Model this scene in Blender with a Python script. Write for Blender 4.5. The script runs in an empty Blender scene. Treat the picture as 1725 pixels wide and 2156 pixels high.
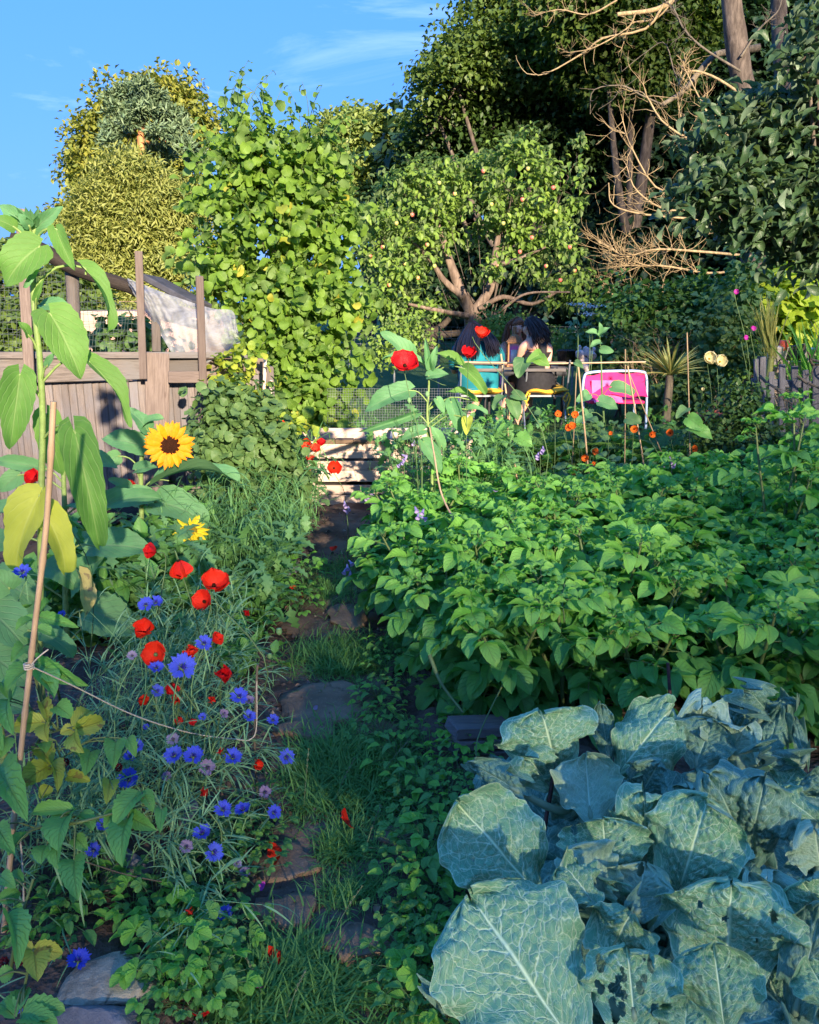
import bpy, math, random
import numpy as np
from mathutils import Matrix, Vector

# ------------------------------------------------------------------ camera, world, sun
R = math.radians
SC = bpy.context.scene
COL = SC.collection
PITCH, CAMZ, F, CU, CV = R(14.7), 1.5, 1692.0, 862.5, 1078.0   # photograph measured on a 1725 x 2156 grid
cam_d = bpy.data.cameras.new('camera'); cam = bpy.data.objects.new('camera', cam_d); COL.objects.link(cam)
cam.location = (0, 0, CAMZ); cam.rotation_euler = (R(90) - PITCH, 0, 0)
cam_d.sensor_fit = 'HORIZONTAL'; cam_d.sensor_width = 36; cam_d.lens = 36 * F / 1725.0
cam_d.clip_start = 0.05; cam_d.clip_end = 1500
SC.camera = cam

SAT, HUE, VAL, GAM = 1.0, 0.5, 0.8, 1.0
MIXF, BLUE = 0.93, (.09, .47, 1.58, 1)
SUN_EL, SUN_AZ = R(15.5), R(163)          # azimuth clockwise from +Y : behind the camera, to the right
sun_dir = Vector((math.sin(SUN_AZ) * math.cos(SUN_EL), math.cos(SUN_AZ) * math.cos(SUN_EL), math.sin(SUN_EL)))
sd = bpy.data.lights.new('sun', 'SUN'); sd.energy = 2.5; sd.angle = R(0.9); sd.color = (1.0, 0.83, 0.62)
so = bpy.data.objects.new('sun', sd); COL.objects.link(so)
so.rotation_euler = (-sun_dir).to_track_quat('-Z', 'Y').to_euler()

W_ = bpy.data.worlds.new("World"); SC.world = W_; W_.use_nodes = True
nt = W_.node_tree; nt.nodes.clear()
o_ = nt.nodes.new('ShaderNodeOutputWorld'); bg = nt.nodes.new('ShaderNodeBackground')
sky = nt.nodes.new('ShaderNodeTexSky'); sky.sky_type = 'NISHITA'; sky.sun_disc = False
sky.sun_elevation = SUN_EL; sky.sun_rotation = SUN_AZ; sky.air_density = 1.0; sky.dust_density = 2.0; sky.ozone_density = 2.0
bg.inputs[1].default_value = 0.15
hs = nt.nodes.new('ShaderNodeHueSaturation'); hs.inputs['Saturation'].default_value = SAT; hs.inputs['Hue'].default_value = HUE; hs.inputs['Value'].default_value = VAL
gam = nt.nodes.new('ShaderNodeGamma'); gam.inputs[1].default_value = GAM
tc = nt.nodes.new('ShaderNodeTexCoord'); mp = nt.nodes.new('ShaderNodeMapping'); mp.inputs['Scale'].default_value = (1.2, 2.6, 5.5)
mp.inputs['Rotation'].default_value = (0, 0.5, 0.3)
nz = nt.nodes.new('ShaderNodeTexNoise'); nz.inputs['Scale'].default_value = 2.4; nz.inputs['Detail'].default_value = 9; nz.inputs['Roughness'].default_value = 0.62
nz.inputs['Distortion'].default_value = 0.6
cr = nt.nodes.new('ShaderNodeMapRange'); cr.inputs[1].default_value = 0.58; cr.inputs[2].default_value = 0.85; cr.inputs[3].default_value = 0; cr.inputs[4].default_value = 0.35
mx = nt.nodes.new('ShaderNodeMixRGB'); mx.inputs[2].default_value = (1.6, 2.0, 2.5, 1)
L = nt.links.new
L(sky.outputs[0], gam.inputs[0]); L(gam.outputs[0], hs.inputs['Color'])
blu = nt.nodes.new('ShaderNodeMixRGB'); blu.inputs[0].default_value = MIXF; blu.inputs[2].default_value = BLUE; L(hs.outputs[0], blu.inputs[1]); L(tc.outputs['Generated'], mp.inputs[0]); L(mp.outputs[0], nz.inputs['Vector'])
L(nz.outputs[0], cr.inputs[0]); L(cr.outputs[0], mx.inputs[0]); L(blu.outputs[0], mx.inputs[1]); L(mx.outputs[0], bg.inputs[0]); L(bg.outputs[0], o_.inputs[0])

SC.view_settings.view_transform = 'Standard'; SC.view_settings.look = 'None'
SC.view_settings.exposure = 2.52; SC.view_settings.gamma = 1.0; SC.view_settings.use_curve_mapping = False
SC.render.engine = 'CYCLES'
cy = SC.cycles
cy.max_bounces = 7; cy.diffuse_bounces = 4; cy.glossy_bounces = 2; cy.transmission_bounces = 5; cy.transparent_max_bounces = 8
cy.sample_clamp_indirect = 6.0

# ------------------------------------------------------------------ pixel -> world
CP, SP = math.cos(PITCH), math.sin(PITCH)
def ray(u, v):
    x = (u - CU) / F; y = (CV - v) / F
    return np.array([x, CP + y * SP, -SP + y * CP])
def W(u, v, Y):
    r = ray(u, v); return np.array([0, 0, CAMZ]) + r * (Y / r[1])
def G(u, v, z=0.0):
    r = ray(u, v); return np.array([0, 0, CAMZ]) + r * ((z - CAMZ) / r[2])
def mpp(Y, v=CV):          # metres per grid pixel at depth Y
    return Y / ray(CU, v)[1] / F
rng = np.random.default_rng(11)
random.seed(4)

# ------------------------------------------------------------------ meshes
def norm(a):
    a = np.asarray(a, float); return a / np.maximum(np.linalg.norm(a, axis=-1, keepdims=True), 1e-9)

class Bag:
    def __init__(s): s.V = []; s.F = {3: [], 4: []}; s.A = []; s.X = []; s.n = 0; s.M = {3: [], 4: []}
    def add(s, V, F, A=None, mi=0, X=None):
        V = np.asarray(V, float).reshape(-1, 3)
        if A is None: A = np.zeros((len(V), 3))
        s.V.append(V); s.A.append(np.asarray(A, float)); s.X.append(np.zeros(len(V)) if X is None else np.asarray(X, float))
        if isinstance(F, np.ndarray): groups = [F]
        else:
            t = [f for f in F if len(f) == 3]; q = [f for f in F if len(f) == 4]
            groups = [np.array(g, int) for g in (t, q) if len(g)]
        for g in groups:
            s.F[g.shape[1]].append(g + s.n); s.M[g.shape[1]].append(np.full(len(g), mi))
        s.n += len(V)
    def mesh(s, name, mats, smooth=True):
        V = np.concatenate(s.V); A = np.concatenate(s.A); X = np.concatenate(s.X)
        me = bpy.data.meshes.new(name)
        me.vertices.add(len(V)); me.vertices.foreach_set('co', V.ravel())
        fs = []; st = []; mi = []; c = 0
        for k in (3, 4):
            for f, m in zip(s.F[k], s.M[k]):
                fs.append(f.ravel()); st.append(c + np.arange(len(f)) * k); c += f.size; mi.append(m)
        fl = np.concatenate(fs); st = np.concatenate(st); mi = np.concatenate(mi)
        me.loops.add(len(fl)); me.loops.foreach_set('vertex_index', fl.astype(np.int32))
        me.polygons.add(len(st)); me.polygons.foreach_set('loop_start', st.astype(np.int32))
        me.polygons.foreach_set('material_index', mi.astype(np.int32))
        if not isinstance(mats, (list, tuple)): mats = [mats]
        for m in mats: me.materials.append(m)
        a = me.attributes.new('luv', 'FLOAT_VECTOR', 'POINT'); a.data.foreach_set('vector', A.ravel())
        if X.any():
            a = me.attributes.new('vein', 'FLOAT', 'POINT'); a.data.foreach_set('value', X)
        me.update(calc_edges=True)
        me.polygons.foreach_set('use_smooth', np.full(len(st), bool(smooth)))
        return me

KIDS = {}
def link(o, parent=None):
    COL.objects.link(o)
    if parent is not None:
        o.parent = parent; KIDS.setdefault(parent.name, []).append(o)
    return o
def props(o, label=None, cat=None, group=None, kind=None):
    if label: o['label'] = label
    if cat: o['category'] = cat
    if group: o['group'] = group
    if kind: o['kind'] = kind
    return o
def empty(name, loc, label, cat, group=None, rz=0):
    o = bpy.data.objects.new(name, None); o.location = loc; o.rotation_euler = (0, 0, rz); o.empty_display_size = .1
    link(o); return props(o, label, cat, group)
def rootof(o):
    off = Vector((0, 0, 0))
    while o is not None: off = off + o.location + o.matrix_parent_inverse.translation; o = o.parent
    return off
def part(name, bag, mats, parent=None, smooth=True, local=False, kind=None):
    me = bag if isinstance(bag, bpy.types.Mesh) else bag.mesh(name, mats, smooth)
    o = bpy.data.objects.new(name, me); link(o, parent)
    if parent is not None and not local: o.matrix_parent_inverse = Matrix.Translation(-rootof(parent))
    if kind: o['kind'] = kind
    return o
def solo(name, bag, mats, label, cat, group=None, smooth=True, kind=None):
    me = bag.mesh(name, mats, smooth) if isinstance(bag, Bag) else bag
    # origin at the bottom centre
    n = len(me.vertices); co = np.empty(n * 3); me.vertices.foreach_get('co', co); co = co.reshape(-1, 3)
    c = (co.min(0) + co.max(0)) / 2; c[2] = co[:, 2].min(); me.vertices.foreach_set('co', (co - c).ravel()); me.update()
    o = bpy.data.objects.new(name, me); o.location = c; link(o)
    return props(o, label, cat, group, kind)
def inst(name, me, M, parent):
    o = bpy.data.objects.new(name, me); link(o, parent); o.matrix_local = M
    return o
def copy_tree(o, parent=None):
    c = o.copy(); COL.objects.link(c)
    if parent is not None:
        m_ = o.matrix_parent_inverse.copy(); c.parent = parent; c.matrix_parent_inverse = m_; KIDS.setdefault(parent.name, []).append(c)
    for k in KIDS.get(o.name, []): copy_tree(k, c)
    return c
def mat4(side, d, n, loc, s=1.0):
    s = np.broadcast_to(np.asarray(s, float), (3,))
    return Matrix([[side[i] * s[0], d[i] * s[1], n[i] * s[2], loc[i]] for i in range(3)] + [[0, 0, 0, 1]])
def frame(d, up):
    d = norm(d); up = np.asarray(up, float)
    side = norm(np.cross(d, up)); n = np.cross(side, d)
    return side, d, n

def tube(bag, P, r, n=6, mi=0, cap=True, rnd=0.0, bump=0.0):
    P = np.asarray(P, float); m = len(P); r = np.broadcast_to(np.asarray(r, float), (m,)) if np.ndim(r) == 0 or len(np.atleast_1d(r)) == m else np.interp(np.linspace(0, 1, m), np.linspace(0, 1, len(r)), r)
    T = np.gradient(P, axis=0); T = norm(T)
    a = np.array([0, 0, 1.0]) if abs(T[0][2]) < .9 else np.array([1.0, 0, 0])
    s = norm(np.cross(T[0], a)); S = [s]
    for i in range(1, m):
        s = s - T[i] * np.dot(s, T[i]); s = norm(s); S.append(s)
    S = np.array(S); B = np.cross(T, S)
    th = np.arange(n) * 2 * math.pi / n
    rr = r[:, None] * np.ones((1, n))
    if bump: rr = rr * (1 + bump * (rng.random((m, n)) - .5))
    V = P[:, None] + rr[:, :, None] * (np.cos(th)[None, :, None] * S[:, None] + np.sin(th)[None, :, None] * B[:, None])
    seg = np.concatenate([[0], np.cumsum(np.linalg.norm(np.diff(P, axis=0), axis=1))])
    A = np.zeros((m, n, 3)); A[:, :, 0] = np.cos(th)[None]; A[:, :, 1] = seg[:, None]; A[:, :, 2] = rnd
    i, j = np.meshgrid(np.arange(m - 1), np.arange(n), indexing='ij')
    Fq = np.stack([i * n + j, i * n + (j + 1) % n, (i + 1) * n + (j + 1) % n, (i + 1) * n + j], -1).reshape(-1, 4)
    bag.add(V.reshape(-1, 3), Fq, A.reshape(-1, 3), mi)
    if cap:
        for k in (0, m - 1):
            c = P[k]; VV = np.vstack([V[k], c[None]]); AA = np.vstack([A[k], A[k][:1]])
            ff = [(q, (q + 1) % n, n) if k else ((q + 1) % n, q, n) for q in range(n)]
            bag.add(VV, ff, AA, mi)
def curve(pts, n=12):
    P = np.asarray(pts, float)
    if len(P) == 2: return P[0] + (P[1] - P[0]) * np.linspace(0, 1, n)[:, None]
    t = np.linspace(0, len(P) - 1.0001, n); i = t.astype(int); f = (t - i)[:, None]
    Q = np.vstack([2 * P[0] - P[1], P, 2 * P[-1] - P[-2]]); a, b, c, d = Q[i], Q[i + 1], Q[i + 2], Q[i + 3]
    return .5 * ((2 * b) + (c - a) * f + (2 * a - 5 * b + 4 * c - d) * f ** 2 + (3 * b - a - 3 * c + d) * f ** 3)

def box(bag, c, size, Rm=None, bev=.004, mi=0, along=1, rnd=None, jit=0.0):
    """bevelled box; `along` = axis index of the grain."""
    h = np.asarray(size, float) / 2; b = min(bev, h.min() * .45); V = []; idx = {}
    for sx in (-1, 1):
        for sy in (-1, 1):
            for sz in (-1, 1):
                for ax in range(3):
                    p = np.array([sx, sy, sz]) * h
                    for k in range(3):
                        if k != ax: p[k] -= np.array([sx, sy, sz])[k] * b
                    idx[(sx, sy, sz, ax)] = len(V); V.append(p)
    V = np.array(V); Fs = []
    for ax in range(3):
        o = [k for k in range(3) if k != ax]
        for sg in (-1, 1):
            q = []
            for a_, b_ in ((-1, -1), (1, -1), (1, 1), (-1, 1)):
                k = [0, 0, 0]; k[ax] = sg; k[o[0]] = a_; k[o[1]] = b_; q.append(idx[(*k, ax)])
            Fs.append(q)
            for oo in o:    # edges between face ax and face oo (take once)
                if oo > ax:
                    for s2 in (-1, 1):
                        r_ = [k for k in range(3) if k not in (ax, oo)][0]; q = []
                        for (s3, which) in ((-1, ax), (1, ax), (1, oo), (-1, oo)):
                            k = [0, 0, 0]; k[ax] = sg; k[oo] = s2; k[r_] = s3; q.append(idx[(*k, which)])
                        Fs.append(q)
    for sx in (-1, 1):
        for sy in (-1, 1):
            for sz in (-1, 1): Fs.append([idx[(sx, sy, sz, 0)], idx[(sx, sy, sz, 1)], idx[(sx, sy, sz, 2)]])
    cen = lambda f: V[list(f)].mean(0)
    F2 = []
    for f in Fs:
        p = V[list(f)]; nn = np.cross(p[1] - p[0], p[2] - p[0])
        F2.append(tuple(f) if np.dot(nn, cen(f)) > 0 else tuple(f[::-1]))
    rr = rng.random() * 9 if rnd is None else rnd
    oth = [k for k in range(3) if k != along]
    A = np.stack([V[:, oth[0]] + V[:, oth[1]] * .7, V[:, along], np.full(len(V), rr)], -1)
    if jit: V = V + (rng.random(V.shape) - .5) * jit
    if Rm is not None: V = V @ np.asarray(Rm).T
    bag.add(V + np.asarray(c), F2, A, mi)
def beam(bag, a, b, w, t, up=(0, 1, 0), bev=.004, mi=0, jit=0.0):
    """plank from a to b, width w (across), thickness t along `up`."""
    a = np.asarray(a, float); b = np.asarray(b, float); d = norm(b - a); n = np.asarray(up, float); n = norm(n - d * np.dot(n, d)); s = np.cross(d, n)
    box(bag, (a + b) / 2, (w, np.linalg.norm(b - a), t), np.stack([s, d, n], 1), bev, mi, 1, None, jit)

def lathe(bag, prof, c, n=24, axis=None, mi=0):
    P = np.asarray(prof, float); m = len(P); th = np.arange(n) * 2 * math.pi / n
    V = np.stack([P[:, 0, None] * np.cos(th), P[:, 0, None] * np.sin(th), np.broadcast_to(P[:, 1, None], (m, n))], -1)
    A = np.stack([np.broadcast_to(np.cos(th), (m, n)), np.broadcast_to(P[:, 1, None], (m, n)), np.zeros((m, n))], -1)
    i, j = np.meshgrid(np.arange(m - 1), np.arange(n), indexing='ij')
    Fq = np.stack([i * n + j, i * n + (j + 1) % n, (i + 1) * n + (j + 1) % n, (i + 1) * n + j], -1).reshape(-1, 4)
    V = V.reshape(-1, 3)
    if axis is not None:
        s, d, nn = frame(np.cross(axis, [0.3, .1, 1.]), axis); V = V @ np.stack([s, d, nn], 1).T
    bag.add(V + np.asarray(c), Fq, A.reshape(-1, 3), mi)

def rock(bag, c, size, seed=0, n=3, rough=.25, mi=0, rz=0.):
    r2 = np.random.default_rng(seed)
    import bmesh
    bm = bmesh.new(); bmesh.ops.create_icosphere(bm, subdivisions=n, radius=1)
    V = np.array([v.co[:] for v in bm.verts]); Fc = np.array([[v.index for v in f.verts] for f in bm.faces]); bm.free()
    D = norm(r2.normal(size=(16, 3)) * [1, 1, .8]); H = .60 + .40 * r2.random(16)
    s = np.ones(len(V))
    for d, h in zip(D, H):
        q = V @ d; s = np.where(q > 1e-3, np.minimum(s, h / np.maximum(q, 1e-3)), s)
    V = V * s[:, None]
    for k in range(3):
        fr = 2.5 * 2 ** k; ph = r2.random(3) * 6
        V = V * (1 + rough * .18 / 2 ** k * np.sin(V[:, :1] * fr + ph[0]) * np.sin(V[:, 1:2] * fr + ph[1]) * np.sin(V[:, 2:] * fr + ph[2]))
    V = V * (np.asarray(size) / 2)
    c_, s_ = math.cos(rz), math.sin(rz); V = V @ np.array([[c_, -s_, 0], [s_, c_, 0], [0, 0, 1]]).T
    bag.add(V + np.asarray(c), Fc, np.stack([V[:, 0], V[:, 1], np.full(len(V), seed * .37)], -1), mi)

# ------------------------------------------------------------------ leaves
def leaf(W_=.6, nu=5, nv=2, peak=.4, sharp=1.0, base=0.0, serr=0.0, fold=.2, droop=.4, wave=0.0, wf=9.0, lobe=0.0, nl=3, seed=0, tipw=0.0, curl=0.0, petiole=0.0):
    """leaf of length 1 along +Y, normal +Z. returns V, F, A(luv)."""
    t = np.linspace(0, 1, nu + 1)
    a = math.log(.5) / math.log(peak)
    w = np.sin(math.pi * t ** a) ** sharp
    if tipw: w = np.maximum(w, tipw * (t > .5) * (1 - ((t - .5) * 2) ** 4))
    if serr: w = w * (1 - serr * (np.arange(nu + 1) % 2))
    if lobe: w = w * (1 + lobe * np.cos(t * nl * 2 * math.pi))
    w[0] = max(w[0], .02); w[-1] = max(w[-1], 0.0)
    if base: w[0] = base * .45; 
    u = np.linspace(-1, 1, nv + 1)
    T, U = np.meshgrid(t, u, indexing='ij'); Wd = w[:, None] * np.ones_like(U)
    x = U * Wd * W_ / 2
    y = T - base * .45 * np.abs(U) ** 1.3 * (1 - T) ** 2 * 1.0
    if serr: y = y + .5 * serr / nu * np.abs(U) * (np.arange(nu + 1) % 2)[:, None]
    ph = np.random.default_rng(seed).random(3) * 6
    z = fold * np.abs(x) * 2 + wave * np.sin(T * wf + ph[0] + np.sign(U) * ph[1]) * np.abs(U) - curl * (x / W_ * 2) ** 2
    # droop: bend along y
    ang = droop * T; yy = y.copy(); 
    Y2 = np.where(abs(droop) > 1e-4, np.sin(droop * y) / (droop if abs(droop) > 1e-4 else 1), y)
    Z2 = np.where(abs(droop) > 1e-4, -(1 - np.cos(droop * y)) / (droop if abs(droop) > 1e-4 else 1), 0)
    Yf = Y2 + z * np.sin(ang); Zf = Z2 + z * np.cos(ang)
    V = np.stack([x, Yf + petiole, Zf], -1).reshape(-1, 3)
    i, j = np.meshgrid(np.arange(nu), np.arange(nv), indexing='ij'); k = nv + 1
    Fq = np.stack([i * k + j, i * k + j + 1, (i + 1) * k + j + 1, (i + 1) * k + j], -1).reshape(-1, 4)
    A = np.stack([U, T, np.zeros_like(U)], -1).reshape(-1, 3)
    return V, Fq, A
def xf(T, M3, loc, s=1.0, rnd=None):
    V, Fq, A = T; A = A.copy()
    if rnd is not None: A[:, 2] = rnd
    return (V * s) @ np.asarray(M3).T + np.asarray(loc), Fq, A
def scatter(bag, T, D, U, P, s, rnd=None, mi=0):
    """vectorised copies of template T: directions D, up hints U, positions P, scales s."""
    V, Fq, A = T; N = len(P)
    if N == 0: return
    D = norm(D); S = np.cross(D, U); S = norm(S); Nn = np.cross(S, D)
    M = np.stack([S, D, Nn], -1)                                   # N,3,3
    s = np.broadcast_to(np.asarray(s, float), (N,))
    VV = np.einsum('nij,vj->nvi', M, V) * s[:, None, None] + P[:, None]
    AA = np.broadcast_to(A[None], (N,) + A.shape).copy(); AA[:, :, 2] = (rng.random(N) if rnd is None else rnd)[:, None]
    FF = Fq[None] + (np.arange(N) * len(V))[:, None, None]
    bag.add(VV.reshape(-1, 3), FF.reshape(-1, Fq.shape[1]), AA.reshape(-1, 3), mi)
def unitr(n): return norm(rng.normal(size=(n, 3)))
def combine(Ts):
    V = []; Fs = []; A = []; n = 0
    for v, f, a in Ts: V.append(v); Fs.append(f + n); A.append(a); n += len(v)
    return np.concatenate(V), np.concatenate(Fs), np.concatenate(A)

T_DIA = [(np.array([[0, 0, 0], [w_, .48, f_], [0, 1, -.15], [-w_, .48, f_]]), np.array([[0, 1, 2], [0, 2, 3]]), np.array([[0, 0, 0], [1, .5, 0], [0, 1, 0], [-1, .5, 0.]])) for w_, f_ in ((.42, .16), (.36, .10))]
T_NARROW = [(np.array([[0, 0, 0], [.13, .4, .03], [0, 1, -.2], [-.13, .4, .03]]), np.array([[0, 1, 2], [0, 2, 3]]), np.array([[0, 0, 0], [1, .5, 0], [0, 1, 0], [-1, .5, 0.]]))]
T_TINY = [leaf(.75, 2, 2, .45, 1, fold=.35, droop=.5, seed=i) for i in range(2)]
T_OVAL = [leaf(.5 + .08 * i, 4, 2, .45, 1, fold=.3, droop=.7 - .3 * i, seed=i, wave=.05) for i in range(3)]
T_HAZEL = [leaf(.95, 9, 2, .52, .55, base=.25, serr=.12, fold=.14, droop=.5 + .4 * i, wave=.05, wf=12, seed=i) for i in range(4)]
T_RASP = [leaf(.80, 14, 4, .36, .8, base=.15, serr=.14, fold=.25, droop=.6 + .25 * i, wave=.03, seed=i) for i in range(3)]
T_POT = [leaf(.66, 7, 4, .40, .75, base=.1, fold=.30 - .08 * i, droop=.7 + .25 * i, wave=.045, wf=11, seed=i) for i in range(3)]
T_SUNL = [leaf(.9, 18, 6, .27, .72, base=.30, serr=.06, fold=.16, droop=.75 + .35 * i, wave=.045, wf=10, seed=i) for i in range(3)]
T_ROUND = [leaf(1.0, 6, 4, .5, .5, fold=.08, droop=.5, wave=.05, seed=i) for i in range(2)]
T_LIN = [leaf(.048, 5, 1, .35, .6, fold=0, droop=d, seed=i) for i, d in enumerate((.5, 1.2, 1.9))]
T_BLADE = [leaf(.045, 4, 1, .25, .5, fold=0, droop=d) for d in (.4, 1.0, 1.6, 2.1)]
T_STRAW = [leaf(.8, 10, 4, .55, .7, serr=.16, fold=.22, droop=.6, seed=i) for i in range(2)]
# ------------------------------------------------------------------ materials
class NT:
    def __init__(s, name):
        s.m = bpy.data.materials.new(name); s.m.use_nodes = True; s.t = s.m.node_tree; s.t.nodes.clear()
        s.out = s.t.nodes.new('ShaderNodeOutputMaterial')
    def n(s, ty, **kw):
        nd = s.t.nodes.new('ShaderNode' + ty)
        for k, v in kw.items():
            if k.startswith('_'): setattr(nd, k[1:], v)
        return nd
    def set(s, nd, i, v):
        if isinstance(v, bpy.types.NodeSocket): s.t.links.new(v, nd.inputs[i])
        elif v is not None:
            if isinstance(v, (tuple, list)) and len(v) == 3 and nd.inputs[i].type == 'RGBA': v = (*v, 1)
            nd.inputs[i].default_value = v
    def math(s, op, a, b=None, c=None, clamp=False):
        nd = s.n('Math', _operation=op, _use_clamp=clamp); s.set(nd, 0, a)
        if b is not None: s.set(nd, 1, b)
        if c is not None: s.set(nd, 2, c)
        return nd.outputs[0]
    def mix(s, f, a, b, mode='MIX'):
        nd = s.n('MixRGB', _blend_type=mode); s.set(nd, 0, f); s.set(nd, 1, a); s.set(nd, 2, b); return nd.outputs[0]
    def noise(s, vec, scale, detail=4, rough=.55, dist=0, col=False):
        nd = s.n('TexNoise'); s.set(nd, 'Vector', vec); s.set(nd, 'Scale', scale); s.set(nd, 'Detail', detail); s.set(nd, 'Roughness', rough); s.set(nd, 'Distortion', dist)
        return nd.outputs[1 if col else 0]
    def rng(s, v, a, b, c=0., d=1., smooth=True):
        nd = s.n('MapRange'); nd.interpolation_type = 'SMOOTHSTEP' if smooth else 'LINEAR'
        s.set(nd, 0, v); s.set(nd, 1, a); s.set(nd, 2, b); s.set(nd, 3, c); s.set(nd, 4, d); return nd.outputs[0]
    def luv(s):
        at = s.n('Attribute', _attribute_name='luv'); sp = s.n('SeparateXYZ'); s.set(sp, 0, at.outputs['Vector'])
        return at.outputs['Vector'], sp.outputs[0], sp.outputs[1], sp.outputs[2]
    def obj(s): return s.n('TexCoord').outputs['Object']
    def scale(s, vec, sc):
        nd = s.n('Mapping'); s.set(nd, 0, vec); s.set(nd, 'Scale', sc); return nd.outputs[0]
    def bump(s, h, st=.3, dist=.01):
        nd = s.n('Bump'); s.set(nd, 'Height', h); s.set(nd, 'Strength', st); s.set(nd, 'Distance', dist); return nd.outputs[0]
    def pbr(s, col, rough=.6, bump=None, spec=.4, **kw):
        b = s.n('BsdfPrincipled'); s.set(b, 'Base Color', col); s.set(b, 'Roughness', rough); s.set(b, 'Specular IOR Level', spec)
        if bump is not None: s.t.links.new(bump, b.inputs['Normal'])
        for k, v in kw.items(): s.set(b, k.replace('_', ' '), v)
        return b.outputs[0]
    def done(s, sh): s.t.links.new(sh, s.out.inputs[0]); return s.m

def leafmat(name, a, b, vein=(.3, .4, .15), vs=.35, n=7, k=.35, trans=.3, tcol=None, rough=.5, under=None, spec=.35, spot=None, bs=.35, dead=0.0):
    m = NT(name); vec, x, y, z = m.luv(); oi = m.n('ObjectInfo')
    r = m.math('FRACT', m.math('ADD', z, m.math('MULTIPLY', oi.outputs['Random'], .81)))
    col = m.mix(r, a, b)
    nzv = m.noise(m.obj(), 14, 3)
    col = m.mix(m.rng(nzv, .35, .7, 0, .35), col, tuple(min(1, c * 1.35) for c in b))
    if dead:
        r2 = m.math('FRACT', m.math('MULTIPLY', r, 17.31)); col = m.mix(m.rng(r2, 1 - dead, 1 - dead + .02), col, (.36, .34, .04))
    ax = m.math('ABSOLUTE', x)
    mid = m.rng(ax, .015, .085, 1, 0)
    q = m.math('FRACT', m.math('MULTIPLY', m.math('SUBTRACT', y, m.math('MULTIPLY', ax, k)), n))
    side = m.rng(m.math('ABSOLUTE', m.math('SUBTRACT', q, .5)), .0, .13, 1, 0)
    vm = m.math('MAXIMUM', mid, m.math('MULTIPLY', side, .6))
    col = m.mix(m.math('MULTIPLY', vm, vs), col, vein)
    if spot: col = m.mix(m.rng(m.noise(m.obj(), 30, 2), .62, .68, 0, .7), col, spot)
    if under:
        g = m.n('NewGeometry'); col = m.mix(m.math('MULTIPLY', g.outputs['Backfacing'], .8), col, under)
    bp = m.bump(m.math('ADD', m.math('MULTIPLY', vm, -1), m.math('MULTIPLY', m.noise(m.obj(), 60, 3), .6)), bs, .004)
    p = m.pbr(col, rough, bp, spec)
    t = m.n('BsdfTranslucent'); m.set(t, 0, m.mix(.6, m.mix(1.0, col, (1.9, 2.1, .9), 'MULTIPLY'), tcol) if tcol else m.mix(1.0, col, (1.8, 2.0, .8), 'MULTIPLY'))
    mxn = m.n('MixShader'); m.set(mxn, 0, trans); m.t.links.new(p, mxn.inputs[1]); m.t.links.new(t.outputs[0], mxn.inputs[2])
    return m.done(mxn.outputs[0])
def plain(name, col, rough=.6, var=.25, scale=20, spec=.4, bs=.2, **kw):
    m = NT(name); nz_ = m.noise(m.obj(), scale, 5)
    c = m.mix(m.rng(nz_, .3, .75), tuple(x * (1 - var) for x in col), tuple(min(1, x * (1 + var)) for x in col))
    return m.done(m.pbr(c, rough, m.bump(nz_, bs, .003), spec, **kw))
def wood(name, a, b, dark=(.04, .03, .025), rough=.8, g=26, bs=.5, knots=True, moss=None, grey=None):
    m = NT(name); vec, x, y, z = m.luv()
    cx = m.n('CombineXYZ'); m.set(cx, 0, x); m.set(cx, 1, m.math('MULTIPLY', y, .07)); m.set(cx, 2, m.math('MULTIPLY', z, 3.1))
    gr = m.noise(cx.outputs[0], g * 4, 6, .65, .4); big = m.noise(cx.outputs[0], g * .35, 3, .5, .5)
    c2 = m.n('CombineXYZ'); m.set(c2, 0, x); m.set(c2, 1, m.math('MULTIPLY', y, .35)); m.set(c2, 2, m.math('MULTIPLY', z, 5.3))
    stain = m.noise(c2.outputs[0], 7, 4, .6)
    col = m.mix(m.rng(gr, .3, .72), a, b)
    if grey: col = m.mix(m.rng(stain, .42, .62), col, grey)
    col = m.mix(m.rng(big, .55, .78, 0, .6), col, tuple(c * .55 for c in a))
    col = m.mix(m.rng(gr, .60, .70, 0, .55), col, dark)
    r = m.math('FRACT', m.math('MULTIPLY', z, 7.77)); col = m.mix(m.math('MULTIPLY', r, .65), col, tuple(c * .6 for c in a))
    if knots:
        vo = m.n('TexVoronoi'); m.set(vo, 'Vector', c2.outputs[0]); m.set(vo, 'Scale', 9.0)
        col = m.mix(m.rng(vo.outputs['Distance'], .05, .11, .75, 0), col, dark)
    if moss: col = m.mix(m.rng(m.noise(m.obj(), 9, 5), .56, .7, 0, .8), col, moss)
    return m.done(m.pbr(col, rough, m.bump(gr, bs, .006), .25))
def bark(name, a, b, rough=.9, sc=14):
    m = NT(name); vec, x, y, z = m.luv(); o = m.scale(m.obj(), (1, 1, .3))
    n1 = m.noise(o, sc, 6, .65, .3); col = m.mix(m.rng(n1, .35, .7), a, b)
    return m.done(m.pbr(col, rough, m.bump(n1, .6, .02), .2))

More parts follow.
